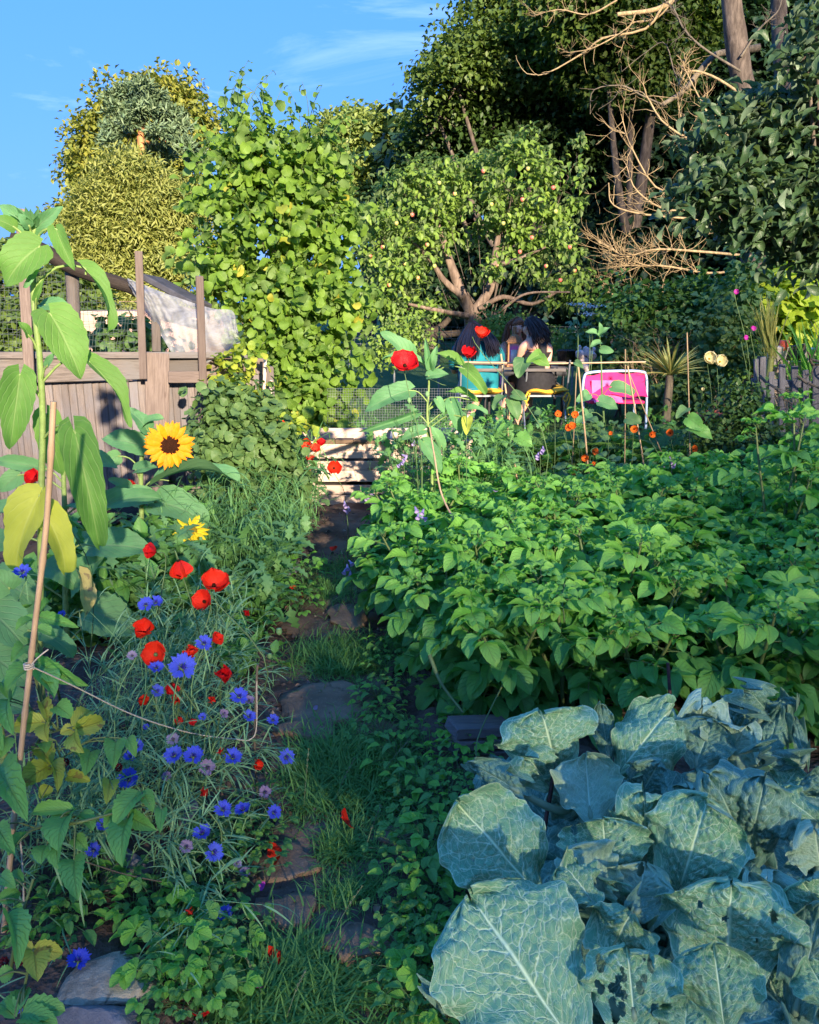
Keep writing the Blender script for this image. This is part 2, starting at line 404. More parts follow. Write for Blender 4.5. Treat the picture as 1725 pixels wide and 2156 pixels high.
M = {}
M['soil'] = None
def mk_soil():
    m = NT('soil'); o = m.obj(); n1 = m.noise(o, 6, 8, .65); n2 = m.noise(o, 70, 4, .6); vo = m.n('TexVoronoi'); m.set(vo, 'Vector', o); m.set(vo, 'Scale', 45.0)
    col = m.mix(m.rng(n1, .35, .68), (.065, .042, .032), (.16, .115, .09))
    col = m.mix(m.rng(n2, .6, .72, 0, .6), col, (.11, .09, .075))
    g = m.rng(vo.outputs['Distance'], .05, .16, .5, 0); r = m.n('SeparateColor'); m.set(r, 0, vo.outputs['Color'])
    col = m.mix(m.math('MULTIPLY', g, m.rng(r.outputs[0], .72, .8)), col, (.20, .17, .14))
    h = m.math('ADD', m.math('MULTIPLY', n1, .6), m.math('ADD', m.math('MULTIPLY', n2, .35), m.math('MULTIPLY', vo.outputs['Distance'], .5)))
    return m.done(m.pbr(col, .95, m.bump(h, .9, .03), .15))
M['soil'] = mk_soil()
def mk_slab(name, a, b, moss=(.03, .05, .02), sc=5, ms=.62):
    m = NT(name); o = m.obj(); n1 = m.noise(o, sc, 8, .62); n2 = m.noise(o, sc * 14, 5, .6); n3 = m.noise(o, sc * 2.3, 4, .5, 1.0)
    col = m.mix(m.rng(n1, .3, .7), a, b); col = m.mix(m.rng(n2, .55, .8, 0, .5), col, tuple(min(1, c * 1.6) for c in b))
    col = m.mix(m.rng(n3, ms, ms + .1, 0, .85), col, moss)
    h = m.math('ADD', m.math('MULTIPLY', n1, .7), m.math('MULTIPLY', n2, .3))
    return m.done(m.pbr(col, .85, m.bump(h, .7, .02), .25))
M['slab'] = mk_slab('slab_stone', (.13, .088, .055), (.25, .175, .115), (.06, .042, .024))
M['limestone'] = mk_slab('limestone', (.20, .16, .11), (.46, .41, .31), (.07, .06, .045), 9, .6)
M['greystone'] = mk_slab('greystone', (.10, .095, .10), (.22, .21, .21), (.03, .035, .02), 8)
def mk_lawn():
    m = NT('lawn_grass'); o = m.obj(); n1 = m.noise(o, .5, 5); n2 = m.noise(m.scale(o, (1, 1, 1)), 26, 4)
    col = m.mix(m.rng(n1, .35, .65), (.05, .105, .035), (.085, .14, .045)); col = m.mix(m.rng(n2, .4, .7, 0, .6), col, (.11, .17, .07))
    return m.done(m.pbr(col, .9, m.bump(n2, .8, .05), .1))
M['lawn'] = mk_lawn()
M['grass'] = leafmat('grass_blade', (.075, .20, .05), (.13, .28, .07), (.18, .32, .10), .2, 1, 0, .25, rough=.6, spec=.2)
M['seed'] = plain('grass_seed', (.16, .20, .10), .8)
M['hazel'] = leafmat('hazel_leaf', (.045, .11, .016), (.16, .27, .030), (.26, .38, .09), .35, 8, .35, .34, rough=.55, under=(.16, .25, .08), dead=.03)
M['apple'] = leafmat('apple_leaf', (.085, .165, .028), (.20, .30, .045), (.25, .33, .10), .3, 6, .3, .28, under=(.20, .27, .13))
M['apple_dark'] = leafmat('grey_apple_leaf', (.026, .062, .026), (.050, .095, .036), (.14, .2, .11), .3, 6, .3, .20, rough=.42, under=(.17, .24, .16))
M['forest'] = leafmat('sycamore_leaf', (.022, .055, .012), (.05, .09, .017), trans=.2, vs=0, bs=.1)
M['forest_lit'] = leafmat('sunlit_leaf', (.055, .10, .020), (.10, .15, .028), trans=.25, vs=0, bs=.1)  # pale copy of the leaf colour, with the sunlight painted in
M['forest_shade'] = leafmat('shaded_leaf', (.010, .028, .011), (.020, .050, .018), trans=.15, vs=0, bs=.1)  # dark copy of the leaf colour, shade inside the wood painted in
M['oak'] = leafmat('oak_leaf', (.12, .16, .028), (.25, .25, .042), trans=.2, vs=0, bs=.1)
M['willow'] = leafmat('willow_leaf', (.16, .20, .05), (.27, .28, .07), trans=.25, vs=0, bs=.1)
M['lime'] = leafmat('lime_tree_leaf', (.12, .18, .045), (.23, .28, .07), trans=.25, vs=0, bs=.1)
M['pine'] = leafmat('pine_needle', (.10, .17, .095), (.16, .22, .11), trans=.1, vs=0, bs=.1)
M['hedge'] = leafmat('hedge_leaf', (.035, .085, .022), (.065, .13, .030), (.12, .2, .07), .2, 5, .3, .2, rough=.4)
M['hedge_lit'] = leafmat('sunlit_hedge_leaf', (.045, .12, .025), (.10, .20, .04), (.12, .2, .07), .2, 5, .3, .2, rough=.4)  # hedge leaf copy, lightened to carry the sun on the hedge
M['hop'] = leafmat('hop_leaf', (.19, .30, .025), (.32, .40, .04), (.34, .42, .08), .3, 5, .3, .35)
M['gold'] = leafmat('golden_leaf', (.17, .27, .03), (.33, .36, .04), (.5, .5, .1), .3, 5, .3, .35)
M['currant'] = leafmat('currant_leaf', (.060, .125, .040), (.105, .185, .055), (.2, .28, .1), .3, 6, .3, .28)
M['feather'] = leafmat('poppy_leaf', (.09, .23, .075), (.15, .31, .10), (.2, .28, .12), .2, 4, .3, .25)
M['potato'] = leafmat('potato_leaf', (.062, .215, .045), (.115, .32, .065), (.15, .27, .085), .42, 6.5, .42, .27, rough=.5, bs=.7, dead=.012)
M['potato_top'] = leafmat('young_potato_leaf', (.13, .36, .060), (.20, .44, .080), (.22, .34, .12), .4, 6.5, .42, .30, rough=.52, bs=.7)
M['potato_stem'] = plain('potato_stem', (.12, .17, .055), .6)
M['sunleaf'] = leafmat('sunflower_leaf', (.08, .22, .09), (.13, .30, .12), (.17, .27, .14), .5, 6, .55, .3, rough=.6, under=(.09, .17, .08), bs=.5)
M['sunleaf_light'] = leafmat('thin_sunflower_leaf', (.10, .235, .045), (.15, .30, .06), (.34, .46, .17), .45, 6, .55, .42, rough=.6, bs=.5)
M['sunleaf_yellow'] = leafmat('yellowing_sunflower_leaf', (.34, .40, .05), (.42, .44, .07), (.45, .5, .15), .45, 6, .55, .4, rough=.6)
M['sunleaf_dead'] = leafmat('withered_leaf', (.50, .42, .14), (.55, .46, .22), (.35, .25, .12), .3, 6, .55, .3, rough=.8, spot=(.24, .16, .11))
M['sunstem'] = plain('sunflower_stem', (.20, .29, .085), .55, .2, 40)
M['greenstem'] = plain('green_stem', (.09, .16, .055), .6)
M['petal_y'] = leafmat('sunflower_petal', (.84, .23, .002), (.90, .35, .004), (.85, .30, .003), .3, 1, 0, .25, tcol=(.9, .5, .02), rough=.6)
M['petal_y2'] = leafmat('yellow_petal', (.72, .52, .01), (.80, .62, .02), (.60, .36, .01), .3, 1, 0, .25, tcol=(.9, .6, .02), rough=.6)
def mk_disc(name, a, b):
    m = NT(name); o = m.obj(); vo = m.n('TexVoronoi'); m.set(vo, 'Vector', o); m.set(vo, 'Scale', 260.0)
    return m.done(m.pbr(m.mix(vo.outputs['Distance'], a, b), .95, m.bump(vo.outputs['Distance'], 1, .004), .1))
M['disc'] = mk_disc('dark_disc', (.010, .004, .003), (.06, .020, .008)); M['disc_y'] = mk_disc('amber_disc', (.22, .13, .01), (.36, .26, .02))
def mk_petal(name, a, b, c, ce=.16):
    m = NT(name); vec, x, y, z = m.luv(); oi = m.n('ObjectInfo'); col = m.mix(oi.outputs['Random'], a, b)
    col = m.mix(m.rng(y, .02, ce, .9, 0), col, c)
    cx = m.n('CombineXYZ'); m.set(cx, 0, m.math('MULTIPLY', x, 9)); m.set(cx, 1, m.math('MULTIPLY', y, 1.5)); m.set(cx, 2, z); n1 = m.noise(cx.outputs[0], 2.5, 3)
    col = m.mix(m.rng(n1, .4, .7, 0, .3), col, tuple(q * .6 for q in a))
    p = m.pbr(col, .5, m.bump(n1, .5, .006), .3); t = m.n('BsdfTranslucent'); m.set(t, 0, col); mxn = m.n('MixShader'); m.set(mxn, 0, .35)
    m.t.links.new(p, mxn.inputs[1]); m.t.links.new(t.outputs[0], mxn.inputs[2]); return m.done(mxn.outputs[0])
M['poppy'] = mk_petal('poppy_petal', (.80, .020, .010), (.88, .045, .014), (.03, .005, .008))
M['poppy_deep'] = mk_petal('crimson_poppy_petal', (.62, .006, .012), (.70, .012, .016), (.05, .004, .008))
M['blue'] = mk_petal('cornflower_petal', (.09, .13, .80), (.13, .20, .88), (.12, .03, .34), .3)
M['faded'] = mk_petal('faded_cornflower_petal', (.35, .26, .46), (.48, .42, .55), (.14, .06, .25), .3)
M['violet'] = mk_petal('violet_petal', (.42, .30, .70), (.52, .38, .78), (.5, .4, .7))
M['orange'] = mk_petal('nasturtium_petal', (.85, .16, .02), (.90, .24, .03), (.35, .04, .01), .25)
M['cream'] = mk_petal('dahlia_petal', (.75, .68, .34), (.82, .75, .48), (.55, .42, .08))
M['magenta'] = mk_petal('magenta_petal', (.55, .03, .42), (.62, .08, .5), (.4, .02, .3))
M['cornleaf'] = leafmat('cornflower_leaf', (.13, .29, .11), (.24, .42, .19), (.2, .28, .18), .2, 1, 0, .2, rough=.6, under=(.16, .23, .15))
M['rasp'] = leafmat('raspberry_leaf', (.12, .32, .07), (.19, .42, .09), (.17, .29, .08), .5, 9, .35, .3, under=(.17, .25, .15), bs=.7)
M['rasp_y'] = leafmat('yellowing_raspberry_leaf', (.32, .38, .05), (.42, .44, .07), (.18, .12, .03), .4, 9, .35, .32, spot=(.22, .12, .04), bs=.7)
M['cover'] = leafmat('ground_cover_leaf', (.085, .24, .055), (.14, .33, .07), (.13, .24, .07), .35, 6, .35, .26, bs=.5)
M['cover_l'] = leafmat('strawberry_leaf', (.15, .40, .05), (.21, .48, .07), (.17, .32, .08), .4, 7, .35, .3, bs=.6)
M['nast'] = leafmat('nasturtium_leaf', (.065, .15, .055), (.10, .20, .070), (.2, .3, .12), .3, 4, .5, .28)
M['fern'] = leafmat('fern_leaf', (.065, .15, .030), (.10, .20, .045), (.16, .25, .07), .2, 4, .5, .28)
M['spiky'] = leafmat('cordyline_leaf', (.26, .30, .08), (.42, .40, .13), (.45, .4, .15), .3, 1, 0, .2)
M['branch'] = bark('dead_branch', (.26, .19, .105), (.44, .33, .18), sc=20)
M['branch_grey'] = bark('grey_branch', (.10, .085, .065), (.20, .165, .12), sc=20)
M['trunk'] = bark('tree_bark', (.07, .055, .045), (.17, .135, .11)); M['apple_bark'] = bark('apple_bark', (.12, .085, .065), (.27, .20, .155))
M['pine_bark'] = bark('pine_bark', (.36, .16, .07), (.58, .27, .12), sc=3)
M['fence'] = wood('fence_board', (.145, .12, .112), (.27, .225, .205), (.035, .028, .025), grey=(.19, .18, .195), bs=.9)
M['rail'] = wood('weathered_rail', (.10, .083, .074), (.23, .195, .175), (.03, .022, .018), grey=(.165, .155, .155), bs=.9)
M['post'] = wood('timber_post', (.13, .098, .086), (.235, .185, .16), (.10, .07, .06), bs=.6)
M['logdark'] = wood('dark_log', (.030, .024, .022), (.075, .058, .048), (.01, .01, .01), bs=1)
M['pallet'] = wood('pale_plank', (.55, .41, .33), (.72, .57, .48), (.30, .20, .15), bs=.3)
M['palletedge'] = wood('brown_cap', (.13, .085, .055), (.22, .15, .10), bs=.4)
M['oldwood'] = wood('grey_driftwood', (.12, .12, .135), (.28, .275, .30), (.03, .03, .035), bs=.9)
M['bamboo'] = plain('bamboo_cane', (.42, .29, .17), .45, .22, 9)
M['bamboo_d'] = plain('brown_cane', (.27, .19, .11), .55, .3, 9)
M['twine'] = plain('twine', (.50, .44, .34), .9, .2, 200, bs=.6)
M['twig'] = plain('dark_twig', (.075, .030, .026), .55, .4, 60)
M['wire'] = plain('fence_wire', (.10, .13, .12), .5, .2); M['wire2'] = plain('galvanised_wire', (.22, .24, .25), .5, .2)
M['brick'] = plain('pink_render', (.50, .32, .25), .9, .2, 6)
M['roof'] = plain('roof_felt', (.055, .055, .065), .8, .3, 12)
M['terracotta'] = plain('terracotta', (.30, .085, .045), .8, .25, 12)
M['bin'] = plain('dark_hole', (.015, .012, .01), .9)
M['skin'] = plain('skin', (.62, .34, .25), .5, .06, 8, Subsurface_Weight=.1); M['teal'] = plain('teal_cotton', (.005, .17, .22), .85, .2, 9)
M['black'] = plain('black_fabric', (.014, .013, .016), .8, .3, 30); M['white'] = plain('white_cloth', (.78, .77, .76), .8, .05)
M['denim'] = plain('brown_shorts', (.08, .04, .035), .9)
M['hair'] = plain('black_hair', (.010, .008, .012), .38, .3, 60, spec=.5); M['hair2'] = plain('brown_hair', (.030, .014, .012), .4, .3, 60, spec=.5); M['hair3'] = plain('auburn_hair_ends', (.16, .065, .03), .45, .35, 60)
M['cushion'] = plain('yellow_cushion', (.86, .47, .035), .85, .08, 40); M['pink'] = plain('pink_canvas', (.95, .025, .18), .8, .15, 12); M['pinkp'] = plain('faded_pink_canvas', (.85, .16, .42), .8, .15, 12)
M['steel'] = plain('tube_steel', (.35, .37, .42), .35, .1, Metallic=.6); M['bluetube'] = plain('pale_blue_tube', (.40, .52, .75), .4, .1); M['iron'] = plain('black_iron', (.025, .025, .03), .45)
M['potblack'] = plain('glossy_black_pot', (.010, .010, .012), .18, .1); M['plush'] = plain('white_plush', (.62, .52, .50), .95, .2, 25, bs=.9)
M['lantern'] = wood('lantern_wood', (.30, .14, .06), (.42, .22, .10)); M['candle'] = plain('candle_wax', (.75, .78, .80), .5, .05)
M['redpot'] = plain('red_plastic', (.75, .12, .07), .35, .08); M['yellow'] = plain('yellow_plastic', (.80, .55, .03), .4, .08); M['shelfwhite'] = plain('whitewashed_board', (.62, .55, .50), .8, .15)
m = NT('glass'); g_ = m.n('BsdfGlass'); m.set(g_, 'Roughness', .02); m.set(g_, 'IOR', 1.3); tr = m.n('BsdfTransparent'); mm = m.n('MixShader'); m.set(mm, 0, .25)
m.t.links.new(tr.outputs[0], mm.inputs[1]); m.t.links.new(g_.outputs[0], mm.inputs[2]); M['glass'] = m.done(mm.outputs[0])
m = NT('fleece'); d_ = m.n('BsdfDiffuse'); m.set(d_, 0, (.40, .42, .46, 1)); t_ = m.n('BsdfTranslucent'); m.set(t_, 0, (.48, .50, .54, 1)); tr = m.n('BsdfTransparent')
a1 = m.n('MixShader'); m.set(a1, 0, .4); m.t.links.new(d_.outputs[0], a1.inputs[1]); m.t.links.new(t_.outputs[0], a1.inputs[2])
a2 = m.n('MixShader'); m.set(a2, 0, m.rng(m.noise(m.scale(m.obj(), (1, 1, 2.2)), 5.5, 5, .6, 1.5), .30, .70, .50, .90)); m.t.links.new(tr.outputs[0], a2.inputs[1]); m.t.links.new(a1.outputs[0], a2.inputs[2])
M['fleece'] = m.done(a2.outputs[0])
# savoy cabbage: vein attribute drives the pale ribs
def mk_cab(name, a, b, vein, bloom, vs=.55):
    m = NT(name); vec, x, y, z = m.luv(); ax = m.math('ABSOLUTE', x)
    n1 = m.noise(m.obj(), 9, 5, .6); n2 = m.noise(m.obj(), 90, 3)
    cx = m.n('CombineXYZ'); m.set(cx, 0, m.math('MULTIPLY', x, .75)); m.set(cx, 1, m.math('MULTIPLY', y, 1.25)); m.set(cx, 2, m.math('MULTIPLY', z, 7.7))
    wob = m.noise(cx.outputs[0], 5.0, 3)
    q = m.math('ADD', m.math('SUBTRACT', y, m.math('ADD', m.math('MULTIPLY', ax, .40), m.math('MULTIPLY', m.math('MULTIPLY', ax, ax), .16))), m.math('MULTIPLY', m.math('SUBTRACT', wob, .5), .16))
    sgn = m.math('MULTIPLY', m.math('GREATER_THAN', x, 0), .37)
    f = m.math('ABSOLUTE', m.math('SUBTRACT', m.math('FRACT', m.math('ADD', m.math('MULTIPLY', q, 6.2), sgn)), .5))
    side = m.rng(f, .0, m.math('SUBTRACT', .105, m.math('MULTIPLY', ax, .075)), 1, 0)
    mid = m.rng(ax, m.math('MULTIPLY', .006, 1.0), m.math('ADD', .025, m.math('MULTIPLY', m.math('SUBTRACT', 1.0, y), .055)), 1, 0)
    wv = m.n('VectorMath', _operation='ADD'); m.set(wv, 0, cx.outputs[0]); sc_ = m.n('VectorMath', _operation='SCALE'); m.set(sc_, 0, m.noise(cx.outputs[0], 9, 2, col=True)); m.set(sc_, 'Scale', .09); m.set(wv, 1, sc_.outputs[0])
    def vor(s, w):
        vo = m.n('TexVoronoi', _feature='DISTANCE_TO_EDGE'); m.set(vo, 'Vector', wv.outputs[0]); m.set(vo, 'Scale', s); return m.rng(vo.outputs['Distance'], .0, w, 1, 0)
    t1 = vor(9.0, .085); t2 = vor(21.0, .10)
    v = m.math('MAXIMUM', mid, m.math('MAXIMUM', m.math('MULTIPLY', side, .85), m.math('MAXIMUM', m.math('MULTIPLY', t1, .55), m.math('MULTIPLY', t2, .26))))
    col = m.mix(m.rng(n1, .3, .7), a, b)
    col = m.mix(m.rng(m.noise(m.obj(), 4, 2), .45, .7, 0, .22), col, bloom)
    col = m.mix(m.math('MULTIPLY', v, vs), col, vein)
    col = m.mix(m.rng(m.noise(m.obj(), 170, 1), .77, .80, 0, .7), col, (.5, .55, .5))
    col = m.mix(m.rng(ax, .965, 1.0, 0, .45), col, vein)
    g = m.n('NewGeometry'); col = m.mix(m.math('MULTIPLY', g.outputs['Backfacing'], .5), col, (.22, .36, .25))
    h = m.math('ADD', m.math('MULTIPLY', m.math('SUBTRACT', 1.0, v), 1.0), m.math('MULTIPLY', n2, .25))
    p = m.pbr(col, .5, m.bump(h, .55, .006), .38); t = m.n('BsdfTranslucent'); m.set(t, 0, m.mix(.5, col, (.10, .28, .06))); mxn = m.n('MixShader'); m.set(mxn, 0, .10)
    m.t.links.new(p, mxn.inputs[1]); m.t.links.new(t.outputs[0], mxn.inputs[2]); return m.done(mxn.outputs[0])
M['cab'] = mk_cab('savoy_leaf', (.125, .32, .165), (.19, .41, .22), (.72, .90, .56), (.22, .42, .27), .85)
M['cab_blue'] = mk_cab('blue_savoy_leaf', (.085, .215, .15), (.135, .29, .195), (.48, .68, .46), (.16, .32, .24), .7)
M['cab_pale'] = mk_cab('pale_savoy_leaf', (.25, .42, .26), (.32, .50, .32), (.66, .82, .58), (.30, .46, .34), .75)
M['cabrib'] = plain('cabbage_rib', (.20, .29, .17), .5, .15)
# ------------------------------------------------------------------ ground
PATH = np.array([G(u, v)[:2] for u, v in ((690, 2300), (690, 2156), (695, 2000), (705, 1800), (705, 1650), (695, 1500), (690, 1380), (700, 1250), (725, 1130), (745, 1060))])
def pathdist(x, y):
    px = np.interp(y, PATH[:, 1], PATH[:, 0]); return np.abs(x - px)
def gh(x, y):
    x = np.asarray(x, float); y = np.asarray(y, float)
    near = np.clip((9 - y) / 3, 0, 1) * np.clip((y + 1) / 1.5, 0, 1)
    h = .018 * np.sin(x * 5.1 + 1) * np.sin(y * 4.3) + .010 * np.sin(x * 13 + y * 7) * np.sin(y * 11 - x * 3) + .005 * np.sin(x * 37 + y * 19) * np.sin(y * 41)
    bed = .06 * np.clip((pathdist(x, y) - .26) / .12, 0, 1)
    return (h + bed) * near
def axis(lo, a, b, hi, d, k=12):
    f = np.arange(a, b, d)
    g = lambda s, e: s + (e - s) * (np.linspace(0, 1, k) ** 2.4)
    return np.concatenate([g(a, lo)[::-1][:-1], f, g(b, hi)])
def sheet(name, xs, ys, z, mat_, kind='structure', hfun=gh, mask=None):
    X, Y = np.meshgrid(xs, ys, indexing='ij'); Z = (hfun(X, Y) if hfun else 0 * X) + z
    n, m_ = X.shape; i, j = np.meshgrid(np.arange(n - 1), np.arange(m_ - 1), indexing='ij')
    Fq = np.stack([i * m_ + j, (i + 1) * m_ + j, (i + 1) * m_ + j + 1, i * m_ + j + 1], -1).reshape(-1, 4)
    if mask is not None:
        cx = (X[:-1, :-1] + X[1:, 1:]) / 2; cy_ = (Y[:-1, :-1] + Y[1:, 1:]) / 2; Fq = Fq[mask(cx, cy_).ravel()]
    b = Bag(); b.add(np.stack([X, Y, Z], -1).reshape(-1, 3), Fq)
    o = part(name, b, mat_); o['kind'] = kind; return o
sheet('ground', axis(-300, -2.2, 2.8, 300, .03), axis(-40, .6, 7, 600, .03), 0, M['soil'])
mp_ = NT('trodden_earth'); o_n = mp_.obj(); n1 = mp_.noise(o_n, 5, 8, .6); n2 = mp_.noise(o_n, 60, 4)
cl = mp_.mix(mp_.rng(n1, .35, .65), (.085, .055, .04), (.19, .135, .10)); cl = mp_.mix(mp_.rng(n2, .6, .75, 0, .5), cl, (.15, .12, .10))
M['path'] = mp_.done(mp_.pbr(cl, .95, mp_.bump(mp_.math('ADD', n1, mp_.math('MULTIPLY', n2, .3)), .8, .02), .15))
sheet('path', np.arange(-1.3, 1.2, .03), np.arange(.9, 7, .03), .004, M['path'], mask=lambda x, y: pathdist(x, y) < .2 + .05 * np.sin(y * 9) + .03 * np.sin(y * 23))
sheet('lawn', np.linspace(-200, 200, 60), np.concatenate([np.linspace(7.6, 20, 30), np.linspace(21, 400, 40)]), .012, M['lawn'])

# paving slabs and stones in the path
def slab(u, v, du, dv, th, mat_, name, label, seed, z=.0, cat='stone', rz=0., rough=.2, sub=3):
    c = G(u, v, z + th); a = G(u - du / 2, v, z + th); b = G(u + du / 2, v, z + th); f = G(u, v - dv / 2, z + th); g = G(u, v + dv / 2, z + th)
    bag = Bag(); rock(bag, (c[0], c[1], z + th * .10 + gh(c[0], c[1])), (np.linalg.norm(b - a) * 1.12, np.linalg.norm(f - g) * 1.12, th * 1.5), seed, sub, rough, rz=rz)
    if name == 'paving_slab':
        c0 = bag.V[0].mean(0); d_ = bag.V[0] - c0; d_[:, 2] = np.clip(d_[:, 2] * 3, -th, th * .55) + .003 * np.sin(d_[:, 0] * 31 + seed) * np.sin(d_[:, 1] * 27); ang = np.arctan2(d_[:, 1], d_[:, 0]); d_[:, :2] *= (1 + .10 * np.sin(ang * 3 + seed) + .06 * np.sin(ang * 7 + seed * 2))[:, None]; bag.V[0] = c0 + d_
    return solo(name, bag, mat_, label, cat, smooth=name != 'rock')
SL = [
 ((690, 1478), (240, 85), .035, 'slab', 'large flat dark slab across the path just above the kerb stones', 3),
 ((640, 1528), (130, 42), .05, 'slab', 'low dark kerb stone across the path beside the blue flowers', 5),
 ((790, 1522), (110, 45), .05, 'slab', 'low dark kerb stone across the path under the potato leaves', 8),
 ((735, 1290), (110, 50), .02, 'slab', 'small dark slab in the path far beyond the large one', 12),
 ((605, 1795), (160, 70), .032, 'slab', 'grey brown slab under the fallen curled poppy petal', 15),
 ((595, 1905), (140, 80), .032, 'slab', 'grey brown slab below the fallen curled petal, left of the grass', 18),
 ((775, 1975), (190, 80), .032, 'slab', 'broad dark slab between the two lower grass tufts', 21),
 ((860, 1770), (120, 60), .015, 'slab', 'dark slab beside the folded red petal', 24),
 ((225, 2082), (190, 130), .045, 'limestone', 'pale chipped limestone block at the foot of the flower bed', 27),
 ((205, 2165), (210, 60), .05, 'greystone', 'grey flat stone in front of the pale limestone block', 30),
 ((600, 1188), (60, 40), .05, 'greystone', 'rounded grey stone left of the path below the currant bush', 33),
 ((400, 1722), (60, 60), .06, 'greystone', 'dark stone hidden under the cornflower stems', 36),
 ((260, 1830), (120, 80), .06, 'greystone', 'dark mossy stone in the shade behind the raspberry leaves', 37),
]
for (u, v), (du, dv), th, mt, lb, sd_ in SL:
    slab(u, v, du, dv, th, M[mt], 'paving_slab' if mt == 'slab' else 'rock', lb, sd_, cat='paving slab' if mt == 'slab' else 'rock')
bg_ = Bag()
for k in range(900):
    y = 1.1 + 4.6 * rng.random() ** 1.6; x = np.interp(y, PATH[:, 1], PATH[:, 0]) + rng.normal() * .22
    s = .004 + .010 * rng.random() ** 3
    V, Fq, A = leaf(.8, 2, 2, .5, .5, curl=-.2); c = np.array([x, y, gh(x, y) + s * .3])
    ico = np.array([[1, 0, 0], [-1, 0, 0], [0, 1, 0], [0, -1, 0], [0, 0, 1.]]) * s * (.6 + .8 * rng.random((5, 1)))
    bg_.add(ico + c, np.array([[0, 2, 4], [2, 1, 4], [1, 3, 4], [3, 0, 4]]), np.full((5, 3), rng.random()))
gm = NT('pebble'); vec, x_, y_, z_ = gm.luv(); M['pebble'] = gm.done(gm.pbr(gm.mix(gm.math('POWER', z_, 3), (.05, .038, .032), (.34, .29, .25)), .85))
part('gravel', bg_, M['pebble'], smooth=False, kind='stuff')

# ------------------------------------------------------------------ fence on the left
def fz(u): return 4.9 + (u + 60) / 680 * .6          # depth of the fence plane at grid column u
def FP(u, v, off=0): return W(u, v, fz(u) - off)
fe = empty('board_fence', (*FP(150, 1200)[:2], 0), 'weathered featheredge board fence with heavy top rail behind the sunflowers', 'fence')
u = -70
fdir = norm(FP(560, 800) * [1, 1, 0] - FP(-60, 800) * [1, 1, 0]); fn = np.array([fdir[1], -fdir[0], 0]) * 1.0
k = 0
while u < 575:
    wd = 13 + 6 * rng.random(); 
    a = FP(u + wd / 2, 1000, .0); top = FP(u + wd / 2, 792 + 3 * rng.random() + (8 if u < 300 else -2))[2]
    if u > 440: top = FP(u, 768 + 14 * rng.random())[2]
    b = Bag(); w_m = wd * mpp(fz(u)) * .95; bot = .05
    n_t = norm(fn + fdir * .10)
    s_t = np.cross([0, 0, 1], n_t) * -1
    c = np.array([a[0], a[1], (top + bot) / 2]) + fn * (.012 + .004 * rng.random())
    box(b, c, (w_m, .016, top - bot), np.stack([fdir * math.cos(.2) + fn * math.sin(.2), -(fn * math.cos(.2) - fdir * math.sin(.2)), [0, 0, 1]], 1), .004, 0, 2, jit=.002)
    part('board', b, M['fence'], fe, False); u += wd; k += 1
def fpost(name, u0, v0, u1, v1, wpx, off, mat_, parent=None, depth=.05, up=None, jit=.003):
    b = Bag(); a = FP(u0, v0, off); c = FP(u1, v1, off + .0); beam(b, a, c, wpx * mpp(fz(u0)), depth, fn if up is None else up, .004, jit=jit)
    return b
part('post', fpost('post', 331, 742, 331, 1200, 46, .07, M['post'], depth=.09), M['post'], fe, False)
b = Bag(); beam(b, FP(-70, 748, .05), FP(520, 748, .05), .10, .045 * .9, (0, 0, 1), .006, jit=.008); part('top_rail', b, M['rail'], fe, False)
b = Bag(); beam(b, FP(-70, 783, .06), FP(305, 773, .06), 50 * mpp(5), .035, fn, .006, jit=.008); part('rail', b, M['rail'], fe, False)
b = Bag(); beam(b, FP(354, 772, .03), FP(420, 768, .03), 36 * mpp(5.3), .035, fn, .006, jit=.006); part('rail', b, M['rail'], fe, False)
b = Bag(); beam(b, FP(425, 775, .0), FP(560, 772, .0), 34 * mpp(5.4), .03, fn, .006); part('rail', b, M['post'], fe, False)
# stakes in front
def stake(u0, v0, u1, v1, wpx, off, label, mat_='post', tb=.03):
    return solo('stake', fpost('s', u0, v0, u1, v1, wpx, off, None, depth=tb), M[mat_], label, 'stake', smooth=False)
stake(44, 439, 62, 800, 19, .16, 'square weathered stake behind the top of the tallest sunflower')
stake(292, 529, 302, 798, 14, .17, 'thin square stake rising left of the white netting')
stake(326, 618, 330, 740, 17, -.05, 'short grey stake seen through the white netting', 'rail')
fr = empty('tall_stake', FP(438, 1080, .17) * [1, 1, 0], 'tall square timber stake with two short cross rails beside the wide fence post', 'stake')
part('stake', fpost('s', 420, 581, 438, 1120, 15, .17, None, depth=.035), M['post'], fr, False)
b = Bag(); beam(b, FP(354, 794, .16), FP(435, 794, .16), 23 * mpp(5.2), .025, fn, .004, jit=.003); part('cross_rail', b, M['post'], fr, False)
b = Bag(); beam(b, FP(350, 1034, .16), FP(441, 1034, .16), 22 * mpp(5.2), .025, fn, .004, jit=.003); part('cross_rail', b, M['post'], fr, False)
b = Bag(); tube(b, curve([FP(151, 560, -.1), FP(155, 650, -.1), FP(160, 745, -.1)], 10), .040, 10, bump=.12, rnd=.3); solo('round_post', b, M['rail'], 'cracked round post standing under the dark log', 'post')
b = Bag(); tube(b, curve([FP(20, 500, .02), FP(92, 528, .0), FP(150, 562, -.02), FP(270, 603, -.06), FP(330, 632, -.16), FP(400, 668, -.2)], 26), [.036, .045, .040, .034], 12, bump=.16, rnd=.7)
solo('dark_log', b, M['logdark'], 'long dark log laid sloping above the fence on the left', 'log')
b = Bag(); beam(b, W(-40, 1215, 4.4), W(300, 1062, 4.6), .10, .05, (0, -1, .4), .008, jit=.012)
solo('leaning_plank', b, M['logdark'], 'dark plank leaning diagonally low against the fence boards', 'plank', smooth=False)
b = Bag(); beam(b, FP(559, 745, .25), FP(556, 830, .25), .02, .02, fn, .003); solo('peeling_stick', b, M['pallet'], 'thin pale stick standing in front of the hazel bush', 'stick')
